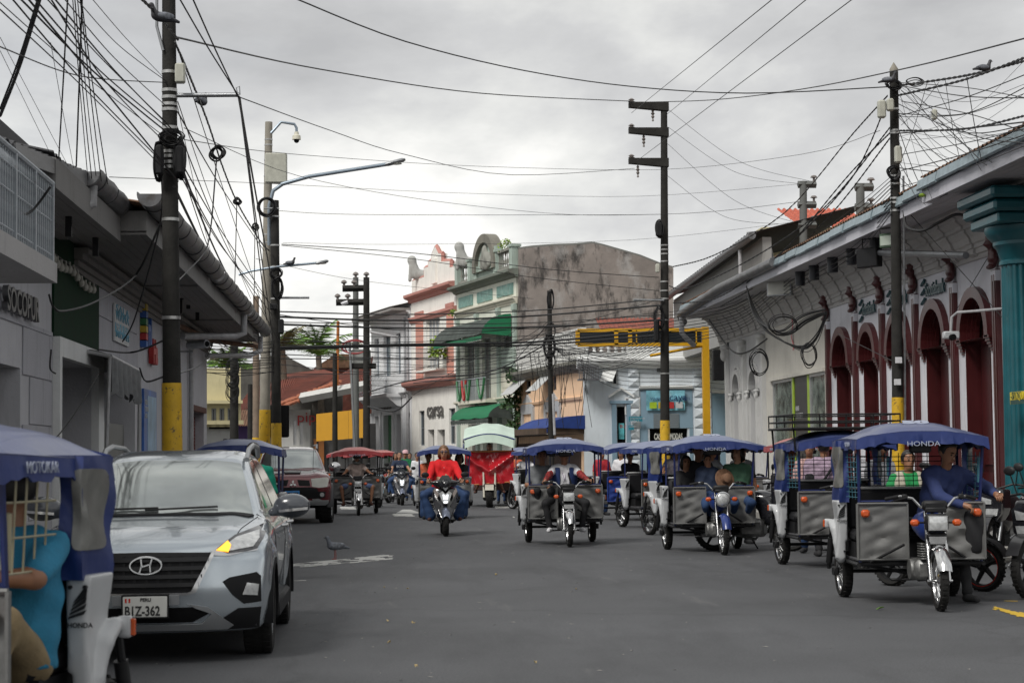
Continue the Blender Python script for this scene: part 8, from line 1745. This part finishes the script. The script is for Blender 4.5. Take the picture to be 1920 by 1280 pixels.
coil(P2, 500, 390, 52.8, .25, .24, 3, r=.03); coil(P3, 518, 512, 52.7, .16, .12, 9); coil(P3, 520, 540, 52.7, .14, .3, 12, r=.01)
PB(P3, 'lamp_arm', [LX(448, 515, 53), LX(470, 508, 52.9), LX(520, 500, 52.9), LX(594, 493, 52.9)], .035, lampg, 8); lamp(P3, 592, 494, 616, 489, 52.9, .08)
PB(P3, 'crossarm', [LX(522, 558, 52.9), LX(580, 558, 52.9)], .035, STEEL, 8); MB().bb(LX(527, 612, 52.7) - P3.location, (.16, .16, .42), .04).build('splice_case', BLACK, P3, smooth=False); MB().bb(LX(513, 575, 52.7) - P3.location, (.22, .2, .18), .03).build('splice_case', BLACK, P3, smooth=False)
PN = thing('back_of_traffic_board', 'black rounded panel fixed behind the twin yellow based poles', 'sign', LX(521, 860, 53.8)); c = PN.location
a, b_ = LX(499, 820, 53.8) - c, LX(542, 759, 53.8) - c; MB().bb(((a.x + b_.x) / 2, 0, (a.z + b_.z) / 2), (b_.x - a.x, .08, b_.z - a.z), .06).build('panel', DARK, PN, smooth=False)
P4, b4, t4 = pole('dark mid pole with three stacked crossarms at the right corner', 1246, 62, .17, .11, 196, 1245, concd, 788, bands=(460, 468, 476, 490, 528, 545, 560, 600, 700))
for k, py in enumerate((200, 248, 305)):
 a, b_ = LX(1179, py - 3, 62) - P4.location, LX(1253, py, 62) - P4.location
 MB().add([(a.x, -.12, a.z - .09), (b_.x, -.14, b_.z - .16), (b_.x, .14, b_.z - .16), (a.x, .12, a.z - .09), (a.x, -.12, a.z + .09), (b_.x, -.14, b_.z + .14), (b_.x, .14, b_.z + .14), (a.x, .12, a.z + .09)], [(0, 3, 2, 1), (4, 5, 6, 7), (0, 1, 5, 4), (1, 2, 6, 5), (2, 3, 7, 6), (3, 0, 4, 7)]).build('crossarm', concd, P4, smooth=False)
 q = LX(1184, py - 9, 62) - P4.location; MB().lathe([(0, .13), (.05, .11), (.11, .06), (.05, .04), (.12, 0), (.03, -.03), (.03, -.1)], 12, c=tuple(q)).build('pin_insulator', porc, P4)
 q = LX((1224, 1207, 1196)[k], py + 16, 62) - P4.location; MB().lathe([(.02, .2), (.05, .14), (.03, .1), (.07, .05), (.03, 0), (.06, -.06), (.02, -.12), (.04, -.2), (0, -.22)], 10, c=tuple(q)).build('hanging_insulator', porc, P4)
coil(P4, 1236, 428, 61.7, .12, .28, 7, r=.02); coil(P4, 1236, 595, 61.7, .16, .35, 14, r=.012); MB().bb(LX(1235, 430, 61.7) - P4.location, (.2, .2, .5), .05).build('splice_case', BLACK, P4, smooth=False); MB().bb(LX(1231, 620, 61.6) - P4.location, (.18, .18, .75), .05).build('splice_case', BLACK, P4, smooth=False)
PB(P4, 'crossarm_pipe', [LX(1188, 562, 61.8), LX(1245, 563, 61.8)], .035, STEEL); MB().bb(LX(1233, 503, 61.8) - P4.location, (.14, .14, .3), .03).build('meter_box', boxm, P4, smooth=False)
P5, b5, t5 = pole('tall dark right pole with pointed cap and yellow base before the bank', 1683, 36.5, .125, .085, 135, 1676, concd, 745, bands=(205, 245, 250, 330, 345, 372, 380, 395))
q = t5; MB().lathe([(.085, 0), (.09, .05), (.0, .2)], 12, c=tuple(t5)).build('cap', concl, P5)
PB(P5, 'conduit', [LX(1694, 330, 36.4), LX(1697, 745, 36.4), LX(1697, 800, 36.4)], .022, STEEL)
for px, py, w_, h_ in ((1653, 205, .16, .36), (1669, 197, .14, .25), (1684, 290, .14, .34)): MB().bb(LX(px, py, 36.2) - P5.location, (w_, .14, h_), .03).build('junction_box', boxm, P5, smooth=False)
coil(P5, 1676, 325, 36.3, .13, .12, 10, r=.012); coil(P5, 1676, 160, 36.3, .16, .08, 8, r=.012)
for px, py, tx in ((1685, 675, 'PARE'), (1683, 716, 'CRUZ')): MB().bb(LX(px, py, 36.3) - P5.location, (.14, .01, .12), .02).build('sticker', WHT, P5, smooth=False)
for px, Y, yt, r, lab, m_, yb in ((439, 62, 640, .16, 'dark pole with coils seen under the left eave, yellow foot', concd, 826), (480, 70, 555, .14, 'slim brownish pole between the left poles, yellow foot', mat('brown_pole', (.20, .15, .11), .8, 0, .2, 4), 820), (469, 82, 720, .13, 'thin dark pole behind the purple shop', concd, None), (667, 92, 520, .17, 'left pole of the far twin pole pair carrying a transformer', mat('grey_far_pole', (.12, .125, .12), .8), None), (687, 90, 520, .18, 'right pole of the far twin pole pair', concd, None), (628, 93, 662, .14, 'short dark pole before the yellow board', concd, None), (1034, 72, 545, .11, 'dark pole smothered in wires before the peach wing', concd, None)):
 R, b_, t_ = pole(lab, px, Y, r, r * .8, yt, px - (4 if px == 1034 else 0), m_, yb)
 if px == 667: TW = R
 if px in (439, 1034):
  for k in range(3): coil(R, px - 2, (690 if px == 439 else 620) + k * (22 if px == 439 else 28), Y - .3, .2, .3, 5, r=.010)
 if px == 1034: coil(R, 1032, 562, Y - .3, .12, .4, 3, r=.02); coil(R, 1030, 650, Y - .3, .22, .45, 9, r=.011); PB(R, 'conduit', [LX(1037, 738, 71.6), LX(1040, 815, 71.6)], .05, pipem)
for py, a, b_ in ((541, 642, 690), (567, 630, 690)):
 PB(TW, 'crossarm', [LX(a, py, 90.5), LX(b_, py - 1, 90.5)], .16, concd, 4)
 for px in (a + 3, a + 22): q = LX(px, py - 9, 90.5) - TW.location; MB().lathe([(0, .2), (.1, .16), (.16, .06), (.06, 0), (.06, -.12)], 10, c=tuple(q)).build('pin_insulator', porc, TW)
for px in (667, 687): q = LX(px, 517, 91) - TW.location; MB().lathe([(0, .2), (.1, .16), (.16, .06), (.06, 0), (.06, -.12)], 10, c=tuple(q)).build('pin_insulator', porc, TW)
MB().bb(LX(677, 672, 90.5) - TW.location, (.95, .6, .9), .08).build('transformer', mat('transformer_grey', (.32, .33, .31), .5, 0, .2, 3), TW, smooth=False); MB().bb(LX(680, 686, 90.5) - TW.location, (1.3, .8, .25), .03).build('transformer_shelf', concd, TW, smooth=False)
coil(TW, 665, 650, 90, .6, .35, 6, r=.02, m=mat('red_cable', (.30, .06, .06), .5)); PB(TW, 'conduit', [LX(655, 640, 90), LX(658, 690, 90), LX(665, 840, 90)], .06, STEEL)
PB(TW, 'ball_lamp', [LX(640, 570, 90.4), LX(652, 566, 90.4)], .1, WHT);
OP = MB().tube([LX(634, 602, 100), LX(632, 722, 100)], .08, 8).build('orange_pipe', mat('rust_orange', (.38, .12, .02), .7, 0, .3, 4)); tag(OP, 'thin rust orange pipe standing up behind the red roofs', 'pipe')
for px, Y, yt, lab in ((1506, 60, 340, 'short concrete pole with stacked arms behind the bank roof, left of the tiled roof'), (1613, 52, 345, 'short concrete pole with arms behind the bank roof, near the right pole')):
 R, b_, t_ = pole(lab, px, Y, .16, .12, yt, px, mat('grey_far_pole', (.12, .125, .12)), None)
 for k in range(3 if px == 1506 else 2):
  py = yt + 6 + k * 38; PB(R, 'crossarm', [LX(px - 10, py, Y), LX(px + 24, py, Y)], .12, mat('grey_far_pole', (.12, .125, .12)), 4); q = LX(px + 20, py - 12, Y) - R.location; MB().lathe([(0, .1), (.08, .08), (.12, .02), (.04, 0), (.04, -.12)], 10, c=tuple(q)).build('pin_insulator', porc, R)
q0 = LX(1448, 475, 66); FL = thing('street_lamp', 'white street lamp arching above the corner eave', 'street lamp', (q0.x, 66, 0)); MB().tube([(0, 0, 0), (0, 0, q0.z)] + [LX(*p, 66) - FL.location for p in ((1443, 458), (1430, 444), (1418, 438))], .04, 8).build('post', WHITEP, FL)
MB().bb(LX(1411, 436, 66) - FL.location, (.42, .2, .09), .03).build('lamp_head', WHITEP, FL)
# ================================================================= CABLES
WIREM = mat('cable_black', (.012, .012, .013), .55, 0, 0); WIREG = mat('cable_grey', (.10, .10, .105), .5, 0, 0)
def cable(pts, r=.008, label=None, grp=None, m=None, n=4, jit=0, twist=False, name='overhead_cable'):
 """pts: (px,py,Y) anchors, smooth curve through them"""
 A = [onY(*p) for p in pts]; K = len(A); out = []
 for i in range(K - 1):
  p0, p1, p2, p3 = A[max(i - 1, 0)], A[i], A[i + 1], A[min(i + 2, K - 1)]; seg = max(5, int(22 / (K - 1)))
  for k in range(seg):
   t = k / seg; out.append(.5 * ((2 * p1) + (p2 - p0) * t + (2 * p0 - 5 * p1 + 4 * p2 - p3) * t * t + (3 * p1 - p0 - 3 * p2 + p3) * t ** 3) if K > 2 else p1.lerp(p2, t) - Vector((0, 0, 0)))
 out.append(A[-1]); mb = MB()
 if jit: out = [p + Vector((random.uniform(-jit, jit), random.uniform(-jit, jit), random.uniform(-jit, jit))) for p in out]
 if twist:
  L_ = sum((out[i + 1] - out[i]).length for i in range(len(out) - 1)); fine = []; nf = int(L_ / .05)
  idx = np.linspace(0, len(out) - 1.001, max(20, nf))
  for u in idx: i = int(u); fine.append(out[i].lerp(out[i + 1], u - i))
  for ph in (0, math.pi):
   mb.tube([p + Vector((.0, math.sin(j * .42 + ph), math.cos(j * .42 + ph))) * r * .55 for j, p in enumerate(fine)], r * .6, 4)
 else: mb.tube(out, r, n)
 o = mb.build(name, m or WIREM); tag(o, label, 'cable', grp); return o
def sag(a, b_, s, **k):
 mid = ((a[0] + b_[0]) / 2, (a[1] + b_[1]) / 2 + s, (a[2] + b_[2]) / 2); return cable([a, mid, b_], **k)
g = 'cables fanning from the left pole to the upper left'; lb1 = 'black cable running from the left pole to the upper left corner'
for a, b_, s, r in (((40, 0, 15), (330, 262, 24.4), 12, .012), ((62, -5, 15), (312, 238, 24.4), 16, .010), ((85, -5, 15), (310, 228, 24.4), 6, .008), ((100, -5, 15), (330, 250, 24.4), 10, .010), ((118, -5, 15), (308, 196, 24.4), 12, .007), ((0, 5, 14), (300, 250, 24.4), 8, .006), ((0, 18, 14), (320, 330, 24.4), -6, .008), ((20, -5, 15), (300, 300, 24.4), 10, .010), ((140, -5, 16), (308, 150, 24.4), 14, .006), ((0, 88, 14), (310, 155, 24.4), 22, .006), ((170, -5, 16), (306, 145, 24.4), 4, .005), ((90, -10, 15), (304, 262, 24.4), 26, .009), ((50, -5, 15), (334, 340, 24.4), -2, .012)): sag(a, b_, s, r=r, label=lb1, grp=g)
sag((262, -5, 20), (334, 75, 24.3), -4, r=.022, twist=True, label='thick twisted cable from the top edge to the left pole where a pigeon sits', grp=None)
g = 'drop cables hanging down to the left roofs'; lb2 = 'thin cable hanging down from the top edge to the left roof'
for a, b_, s, r in (((127, -5, 17), (110, 300, 22), 6, .008), ((154, -5, 18), (143, 312, 22), 4, .009), ((140, -5, 18), (172, 335, 23), 14, .006), ((145, -5, 18), (180, 330, 23), 18, .005), ((150, -5, 18), (190, 340, 23), 10, .006), ((152, -5, 18), (202, 345, 23), 12, .006), ((136, -5, 18), (165, 338, 23), 8, .005), ((76, -5, 16), (0, 218, 17), 14, .016), ((72, -5, 16), (0, 205, 17), 10, .010), ((95, 80, 17), (138, 315, 22), 4, .003), ((0, 70, 16), (128, 312, 22), 0, .003), ((0, 95, 16), (100, 300, 22), 0, .003)): sag(a, b_, s, r=r, label=lb2, grp=g)
g = 'cables running from the left pole down to the corner poles'; lb3 = 'black cable sloping from the left pole down to the corner poles'
for a, b_, s, r in (((333, 90, 24.4), (505, 610, 52.8), 6, .008), ((324, 270, 24.4), (490, 640, 52.8), 22, .018), ((326, 280, 24.4), (500, 560, 52.8), 10, .012), ((328, 300, 24.4), (510, 590, 52.8), 20, .012), ((328, 310, 24.4), (512, 575, 52.8), 26, .010), ((326, 350, 24.4), (478, 640, 52.8), 8, .022), ((333, 210, 24.4), (495, 470, 52.8), 10, .012), ((333, 190, 24.4), (470, 560, 52), 14, .007), ((333, 200, 24.4), (430, 600, 48), 20, .005), ((360, -5, 20), (446, 182, 24.3), 3, .010), ((335, -5, 20), (446, 178, 24.3), 4, .010), ((448, 182, 24.3), (508, 520, 52.8), 4, .018), ((449, 182, 24.3), (500, 600, 52.8), -2, .014), ((450, 185, 24.3), (514, 650, 52.8), 6, .012), ((333, 240, 24.4), (525, 640, 52.8), 30, .009), ((330, 285, 24.4), (470, 625, 52), 32, .009)): sag(a, b_, s, r=r, label=lb3, grp=g)
tw1 = cable([(328, 80, 24.3), (350, 130, 25), (388, 225, 28), (420, 320, 34), (450, 390, 40), (490, 455, 50), (505, 470, 52.8)], .022, 'thick twisted cable looping from the left pole to the pale corner pole', None, twist=True)
lp = coil(None, 408, 287, 31, .1, .1, 5, 'cable_loop', r=.016); tag(lp, 'small round cable loop hanging on the twisted cable', 'cable')
cable([(406, 298, 31), (402, 350, 31), (396, 420, 31), (385, 470, 30), (350, 510, 28), (335, 525, 26)], .012, 'single cable dropping from the cable loop back to the eave')
for a, b_, lab in (((444, 380, 39), (440, 540, 44), 'pair of drop wires from the clamp above the left eave'), ((478, 430, 45), (476, 600, 48), 'drop wire just left of the pale pole')): sag(a, b_, 4, r=.010, label=lab)
for px, py, Y in ((445, 378, 38.8), (479, 425, 45)): o = coil(None, px, py, Y, .06, .06, 4, 'cable_clamp', r=.02); tag(o, 'small cable clamp %s of the twisted cable' % ('at the middle' if px == 445 else 'near the far end'), 'clamp')
spans = [([(322, 68, 24.5), (600, 130, 38), (900, 175, 50), (1182, 190, 62)], .014, 'long dark cable sagging from the left pole to the top crossarm'), ([(550, -4, 25), (760, 78, 30), (980, 132, 36), (1180, 162, 40), (1400, 175, 38), (1666, 163, 36.5)], .012, 'long heavy cable from the top edge across to the right pole'),
 ([(1182, 192, 62), (1330, 188, 52), (1500, 168, 42), (1700, 128, 32), (1930, 70, 24)], .012, 'long cable from the top crossarm to the right edge'), ([(448, 182, 24.5), (620, 245, 34), (760, 290, 42), (960, 328, 52), (1190, 316, 62)], .008, 'thin cable from the left crossarm to the third crossarm'),
 ([(345, 262, 24.5), (560, 290, 40), (900, 312, 55), (1240, 318, 62), (1500, 290, 48), (1650, 245, 36.5)], .006, 'thin cable crossing mid sky at the height of the lamp'), ([(345, 240, 24.5), (560, 330, 40), (800, 375, 50), (1060, 402, 58), (1240, 402, 62)], .006, 'thin cable dipping below the lamp arm'),
 ([(205, 332, 24), (520, 345, 40), (860, 362, 55), (1200, 368, 60), (1500, 345, 60)], .005, 'faint cable below the lamp arm crossing the sky'), ([(520, 395, 53), (660, 402, 57), (1000, 403, 60), (1290, 400, 60), (1500, 378, 60)], .007, 'faint straight cable crossing in front of the clouds'), ([(530, 455, 53), (760, 458, 60), (1180, 450, 62), (1500, 415, 60)], .005, 'faintest cable just above the pink gable'),
 ([(528, 458, 53), (780, 475, 57), (1030, 505, 60), (1235, 520, 62)], .012, 'upper of two parallel cables over the crest'), ([(528, 460, 53), (780, 486, 57), (1000, 520, 60), (1235, 545, 62)], .010, 'lower of two parallel cables over the crest'), ([(480, 485, 53), (640, 520, 60), (780, 538, 70), (1000, 560, 72)], .007, 'thin cable from the corner poles to the wire smothered pole')]
for p, r, lab in spans: cable(p, r, lab)
g = 'feeder wires from the top edge to the mid pole'
for a, b_, c_ in (((1452, -4, 25), (1184, 212, 62), 1), ((1516, -4, 25), (1250, 215, 62), 2), ((1602, -4, 25), (1190, 305, 62), 3)): cable([a, b_], .009, 'straight feeder wire from the top edge to the mid pole crossarms', g)
for a, b_ in (((1252, 270, 62), (1500, 420, 60)), ((1252, 238, 62), (1500, 345, 60)), ((1252, 330, 62), (1460, 420, 60)), ((1252, 205, 62), (1520, 340, 60))): sag(a, b_, 30, r=.006, label='thin wire from the mid pole to the poles behind the bank roof', grp='thin wires right of the mid pole')
g = 'heavy cable bundle across the junction'; lb5 = 'black cable in the thick bundle crossing the junction at roof height'
rr = random.Random(3)
for k, (y0, ym, y1, r) in enumerate(((584, 592, 560, .02), (594, 600, 572, .03), (604, 608, 590, .014), (608, 614, 600, .03), (640, 640, 605, .012), (651, 650, 620, .035), (655, 653, 628, .03), (664, 668, 640, .014), (672, 676, 650, .014), (590, 622, 598, .012), (683, 690, 560, .010), (700, 700, 655, .010), (632, 646, 612, .012), (645, 662, 632, .012), (620, 630, 585, .010))):
 cable([(524, y0, 53), (760, ym + rr.uniform(-5, 5), 60), (1000, (ym + y1) / 2 + 6, 66), (1240, y1, 61.8)], r, lb5, g)
for k in range(12): y0 = 640 + k * 5.5; cable([(384, y0 + rr.uniform(-4, 4), 50), (450, y0 + 4, 52), (524, y0 + rr.uniform(-6, 6) - 2, 53)], .010, 'cable under the left eave leading to the corner poles', 'cables in the gap under the left eave')
for k in range(9): cable([(688, 650 + k * 9, 90), (850, 660 + k * 8 + rr.uniform(-10, 10), 80), (965, 640 + k * 9, 75), (1032, 600 + k * 12, 72)], .012, 'thin wire strung past the balconies of the pink and mint fronts', 'wires before the pink and mint fronts')
cable([(690, 735, 89), (775, 712, 82), (900, 700, 78), (960, 680, 74), (1032, 640, 72)], .03, 'thick cable looping below the balconies to the wire smothered pole'); cable([(690, 762, 89), (740, 770, 84), (772, 745, 82)], .04, 'heavy looping cable under the grey balcony')
for k in range(22):
 px = 975 + rr.uniform(-8, 130); sag((px, 655 + rr.uniform(-10, 30), 74), (px + rr.uniform(-25, 25), 720 + rr.uniform(0, 90), 74.5), rr.uniform(-8, 12), r=.010, label='loose wire dangling in front of the peach wing', grp='loose wires dangling before the peach wing')
for k in range(10): cable([(1034, 620 + k * 8, 72), (1100, 640 + k * 6 + rr.uniform(-8, 8), 68), (1170, 650 + k * 4, 65), (1240, 600 + k * 6, 61.8)], .012, 'wire strung between the smothered pole and the mid pole', 'wires between the smothered pole and the mid pole')
for k in range(8): cable([(1034, 650, 72), (1150, 690 + k * 8 - 20, 73), (1280, 700 + k * 7 - 20, 74), (1366, 690 + k * 10 - 20, 70)], .010, 'wire fanning out over the light blue front', 'wires over the light blue front')
cable([(965, 620, 74), (860, 690, 80), (775, 740, 85)], .012, 'slanting wire crossing the mint front'); cable([(1034, 600, 72), (980, 660, 74), (930, 700, 76), (775, 718, 84)], .02, 'dark slanting cable in front of the mint balcony')
g = 'twisted service cables from the right pole to the corner eave'; lb6 = 'thick twisted cable curving from the right pole down to the corner eave'
for p in ([(1664, 180, 36.4), (1600, 250, 40), (1470, 400, 50), (1340, 478, 58), (1262, 500, 61.5)], [(1664, 190, 36.4), (1600, 330, 40), (1500, 440, 45), (1420, 510, 50), (1340, 560, 56), (1262, 568, 61.5)], [(1668, 250, 36.4), (1590, 330, 40), (1480, 460, 46), (1400, 530, 52)], [(1668, 260, 36.4), (1560, 400, 42), (1440, 520, 50), (1350, 575, 56)], [(1668, 240, 36.4), (1540, 395, 42), (1400, 490, 50), (1290, 540, 58), (1255, 536, 61.5)]): cable(p, .02, lb6, g, twist=True)
g = 'thin lines from the right pole along the bank eave'
for k in range(11): y = 330 + k * 7; cable([(1672, y, 36.4), (1600, y + 60 + k * 2, 41), (1480, 480 + k * 7, 49), (1380, 560 + k * 6, 56), (1255, 585 + k * 6, 61.5)], rr.choice((.008, .011, .014)), 'thin line slanting from the right pole along the bank eave', g)
g = 'cables leaving the right pole to the right edge'
for a, b_, s, r, tw in (((1680, 180, 36.4), (1930, 105, 26), 8, .022, True), ((1690, 160, 36.4), (1930, 112, 26), 6, .022, True), ((1685, 245, 36.4), (1930, 215, 26), 12, .018, True), ((1685, 250, 36.4), (1930, 228, 26), 2, .012, False), ((1690, 190, 36.4), (1930, 250, 26), -8, .008, False), ((1685, 155, 36.4), (1930, 185, 26), -6, .007, False), ((1690, 290, 36.4), (1930, 240, 26), 3, .008, False), ((1690, 320, 36.4), (1930, 250, 26), 4, .010, False), ((1690, 170, 36.4), (1860, 305, 30), 10, .008, False), ((1700, 165, 36.4), (1850, 310, 30), 22, .008, False), ((1750, 150, 34), (1840, 320, 30), 8, .006, False), ((1772, 148, 33), (1800, 300, 30), 14, .006, False), ((1812, 140, 31), (1840, 300, 30), 8, .008, False), ((1690, 350, 36.4), (1930, 270, 26), 6, .007, False), ((1690, 300, 36.4), (1740, 150, 34), 10, .006, False), ((1690, 235, 36.4), (1760, 155, 34), 6, .006, False), ((1745, 210, 33), (1838, 300, 30), 0, .012, False)): sag(a, b_, s, r=r, label='cable leaving the right pole towards the right edge', grp=g, twist=tw)
coil(P5, 1715, 152, 36, .18, .07, 4, r=.010)
for k in range(26):
 y0 = rr.uniform(150, 350); e_ = (1930, rr.uniform(95, 280), 26) if k % 2 else (1735 + k * 7, 384 - k * 3.3, 33.5 - k * .1); sag((1683, y0, 36.4), e_, rr.uniform(4, 40), r=rr.choice((.004, .006, .009)), label='cable leaving the right pole towards the right edge', grp=g)
jb = MB().bb(LX(1752, 215, 33), (.1, .1, .2), .03).build('hanging_box', boxm, smooth=False); tag(jb, 'little cream box hanging among the cables right of the right pole', 'junction box')
g = 'tangled cables draped on the plaster wall'
for k in range(16):
 o = rr.uniform(-14, 14); cable([(1402 + o * .3, 545 + o, 52), (1425 + o, 600 + o * .5, 50.5), (1470 + o, 625 + o * .6, 48), (1510 + o, 600 + o, 46.4), (1548, 585 + o * .7, 45.2)] if k % 2 else [(1402, 560 + o, 52), (1440 + o, 618 + o * .4, 50), (1500 + o * .4, 655 + o * .5, 47.6), (1530, 640 + o, 46), (1550, 590 + o * .5, 45.2)], rr.choice((.01, .014, .02)), 'drooping black cable in the tangle on the plaster wall', g)
for px, py, w_, h_, n_ in ((1518, 665, .2, .3, 4), (1425, 680, .25, .35, 5), (1470, 610, .35, .25, 4)): o = coil(None, px, py, 47 if px > 1450 else 51, w_, h_, n_, 'cable_coil', r=.011); tag(o, {1518: 'loose cable ends curling below the wall tangle', 1425: 'round cable coil hanging between the slim arches', 1470: 'messy cable coil in the middle of the wall tangle'}[px], 'cable')
cable([(1330, 600, 60), (1370, 655, 57), (1400, 660, 54), (1438, 635, 51)], .03, 'thick cable swagging in front of the slim arches')
for a, b_, lab in (((1705, 400, 36), (1884, 600, 34), 'stay wire crossing the bank front downwards'), ((1872, 450, 34), (1782, 600, 37), 'stay wire crossing the bank front upwards'), ((1570, 625, 44), (1680, 680, 38), 'thin wire sagging across the first arches')): cable([a, b_], .009, lab)
cable([(1695, 395, 36.2), (1700, 425, 36), (1730, 432, 35.5), (1765, 415, 35), (1800, 402, 34.5), (1845, 425, 34), (1870, 455, 33.8)], .03, 'thick black conduit looping from the right pole to the teal column')
for p, r, lab in (([(92, 552, 23), (100, 575, 23), (120, 583, 23.6), (180, 565, 25), (255, 515, 28), (300, 420, 25.5)], .016, 'thick black cable swagging across the green board'), ([(184, 655, 27), (250, 660, 29), (320, 632, 25)], .014, 'black cable bridging the panelled wall and the left pole'), ([(185, 700, 26), (150, 760, 25.5), (110, 815, 25), (60, 860, 24)], .012, 'slanting wire falling across the first doorway'), ([(230, 640, 28), (255, 590, 27), (300, 420, 25.5), (303, 330, 24.6)], .012, 'wire rising from the awning to the left pole'), ([(262, 690, 29), (275, 715, 29), (320, 700, 25)], .014, 'short kinked cable from the awning to the left pole'), ([(0, 395, 18), (30, 402, 18.5), (60, 395, 19), (95, 350, 19)], .016, 'black cable drooping through the balcony railing'), ([(335, 700, 25), (380, 680, 40), (400, 640, 48), (420, 560, 50)], .014, 'cable rising from the left pole under the eave'), ([(96, 655, 24), (94, 690, 24), (104, 700, 24.2)], .012, 'small cable loop beside the white portal')): cable(p, r, lab)
for k in range(14):
 a = (345 + rr.uniform(0, 60), 540 + rr.uniform(0, 60), 44); sag(a, (470 + rr.uniform(-40, 40), 640 + rr.uniform(-20, 30), 50), rr.uniform(-10, 25), r=.009, label='loose wire under the end of the left eave', grp='loose wires under the end of the left eave')
# ================================================================= PIGEONS
pg = mat('pigeon_grey', (.10, .11, .13), .6, 0, .4, 30); pgd = mat('pigeon_dark', (.03, .03, .035), .6); pgr = mat('pigeon_leg', (.30, .07, .06), .6)
def pigeon(label, pos, rz, stand=True, s=1.0, pitch=0, m=None):
 T = thing('pigeon', label, 'pigeon', pos, rz); m = m or pg; z0 = .09 if stand else .03
 def f(P):
  d = ell(P, (0, 0, z0 + .055), (.045, .09, .045)); d = smin(d, cone(P, (0, -.06, z0 + .08), (0, -.085, z0 + .14), .03, .021), .025); d = smin(d, ell(P, (0, -.092, z0 + .155), (.021, .025, .021)), .012)
  return smin(d, cone(P, (0, .07, z0 + .05), (0, .17, z0 + .03), .028, .014), .03)
 o = netmesh('body', f, (-.07, -.15, z0 - .01), (.07, .2, z0 + .2), .011, m, T)
 for q in (-1, 1):
  MB().sph((q * .036, .03, z0 + .065), (.014, .085, .032), 10, 6).build('wing', mat('pigeon_wing', (.14, .15, .17), .6, 0, .8, 22), T)
  if stand: MB().tube([(q * .018, 0, z0 + .02), (q * .02, .005, .03), (q * .022, -.005, 0)], .004, 5).tube([(q * .022, .012, .003), (q * .022, -.03, .003)], .0035, 4).build('leg', pgr, T)
 MB().cyl((0, -.112, z0 + .152), (0, -.135, z0 + .146), .006, .001, 6).build('beak', BLACK, T); T.scale = (s, s, s); return T
pigeon('grey pigeon walking on the asphalt beside the worn white marking', onG(628, 1048), R_(-65), True, 1.35)
pigeon('dark pigeon on the twisted cable at the top of the left pole', LX(302, 50, 21.5), R_(-60), False, 1.3, m=pgd); pigeon('dark pigeon perched below the left crossarm', LX(379, 205, 27), R_(160), False, 1.3, m=pgd)
pigeon('pigeon on the thick cable near the top right edge', LX(1846, 139, 28.5), R_(100), False, 1.15, m=pgd); pigeon('pigeon resting at the top of the right pole', LX(1668, 160, 36), R_(60), False, 1.3, m=pgd); pigeon('tiny pigeon on the second lamp arm', LX(545, 500, 52.8), R_(70), False, 1.3, m=pgd); pigeon('white pigeon standing on the right roof edge', LX(1773, 335, 33), R_(30), False, 1.2, m=WHT)
rk = MB().lathe([(0, .02), (.05, .03), (.07, .06), (.04, .09), (0, .1)], 8).build('plant_sprout', leafy); rk.location = LX(1729, 372, 34); tag(rk, 'small green clump growing in the right roof gutter', 'plant')
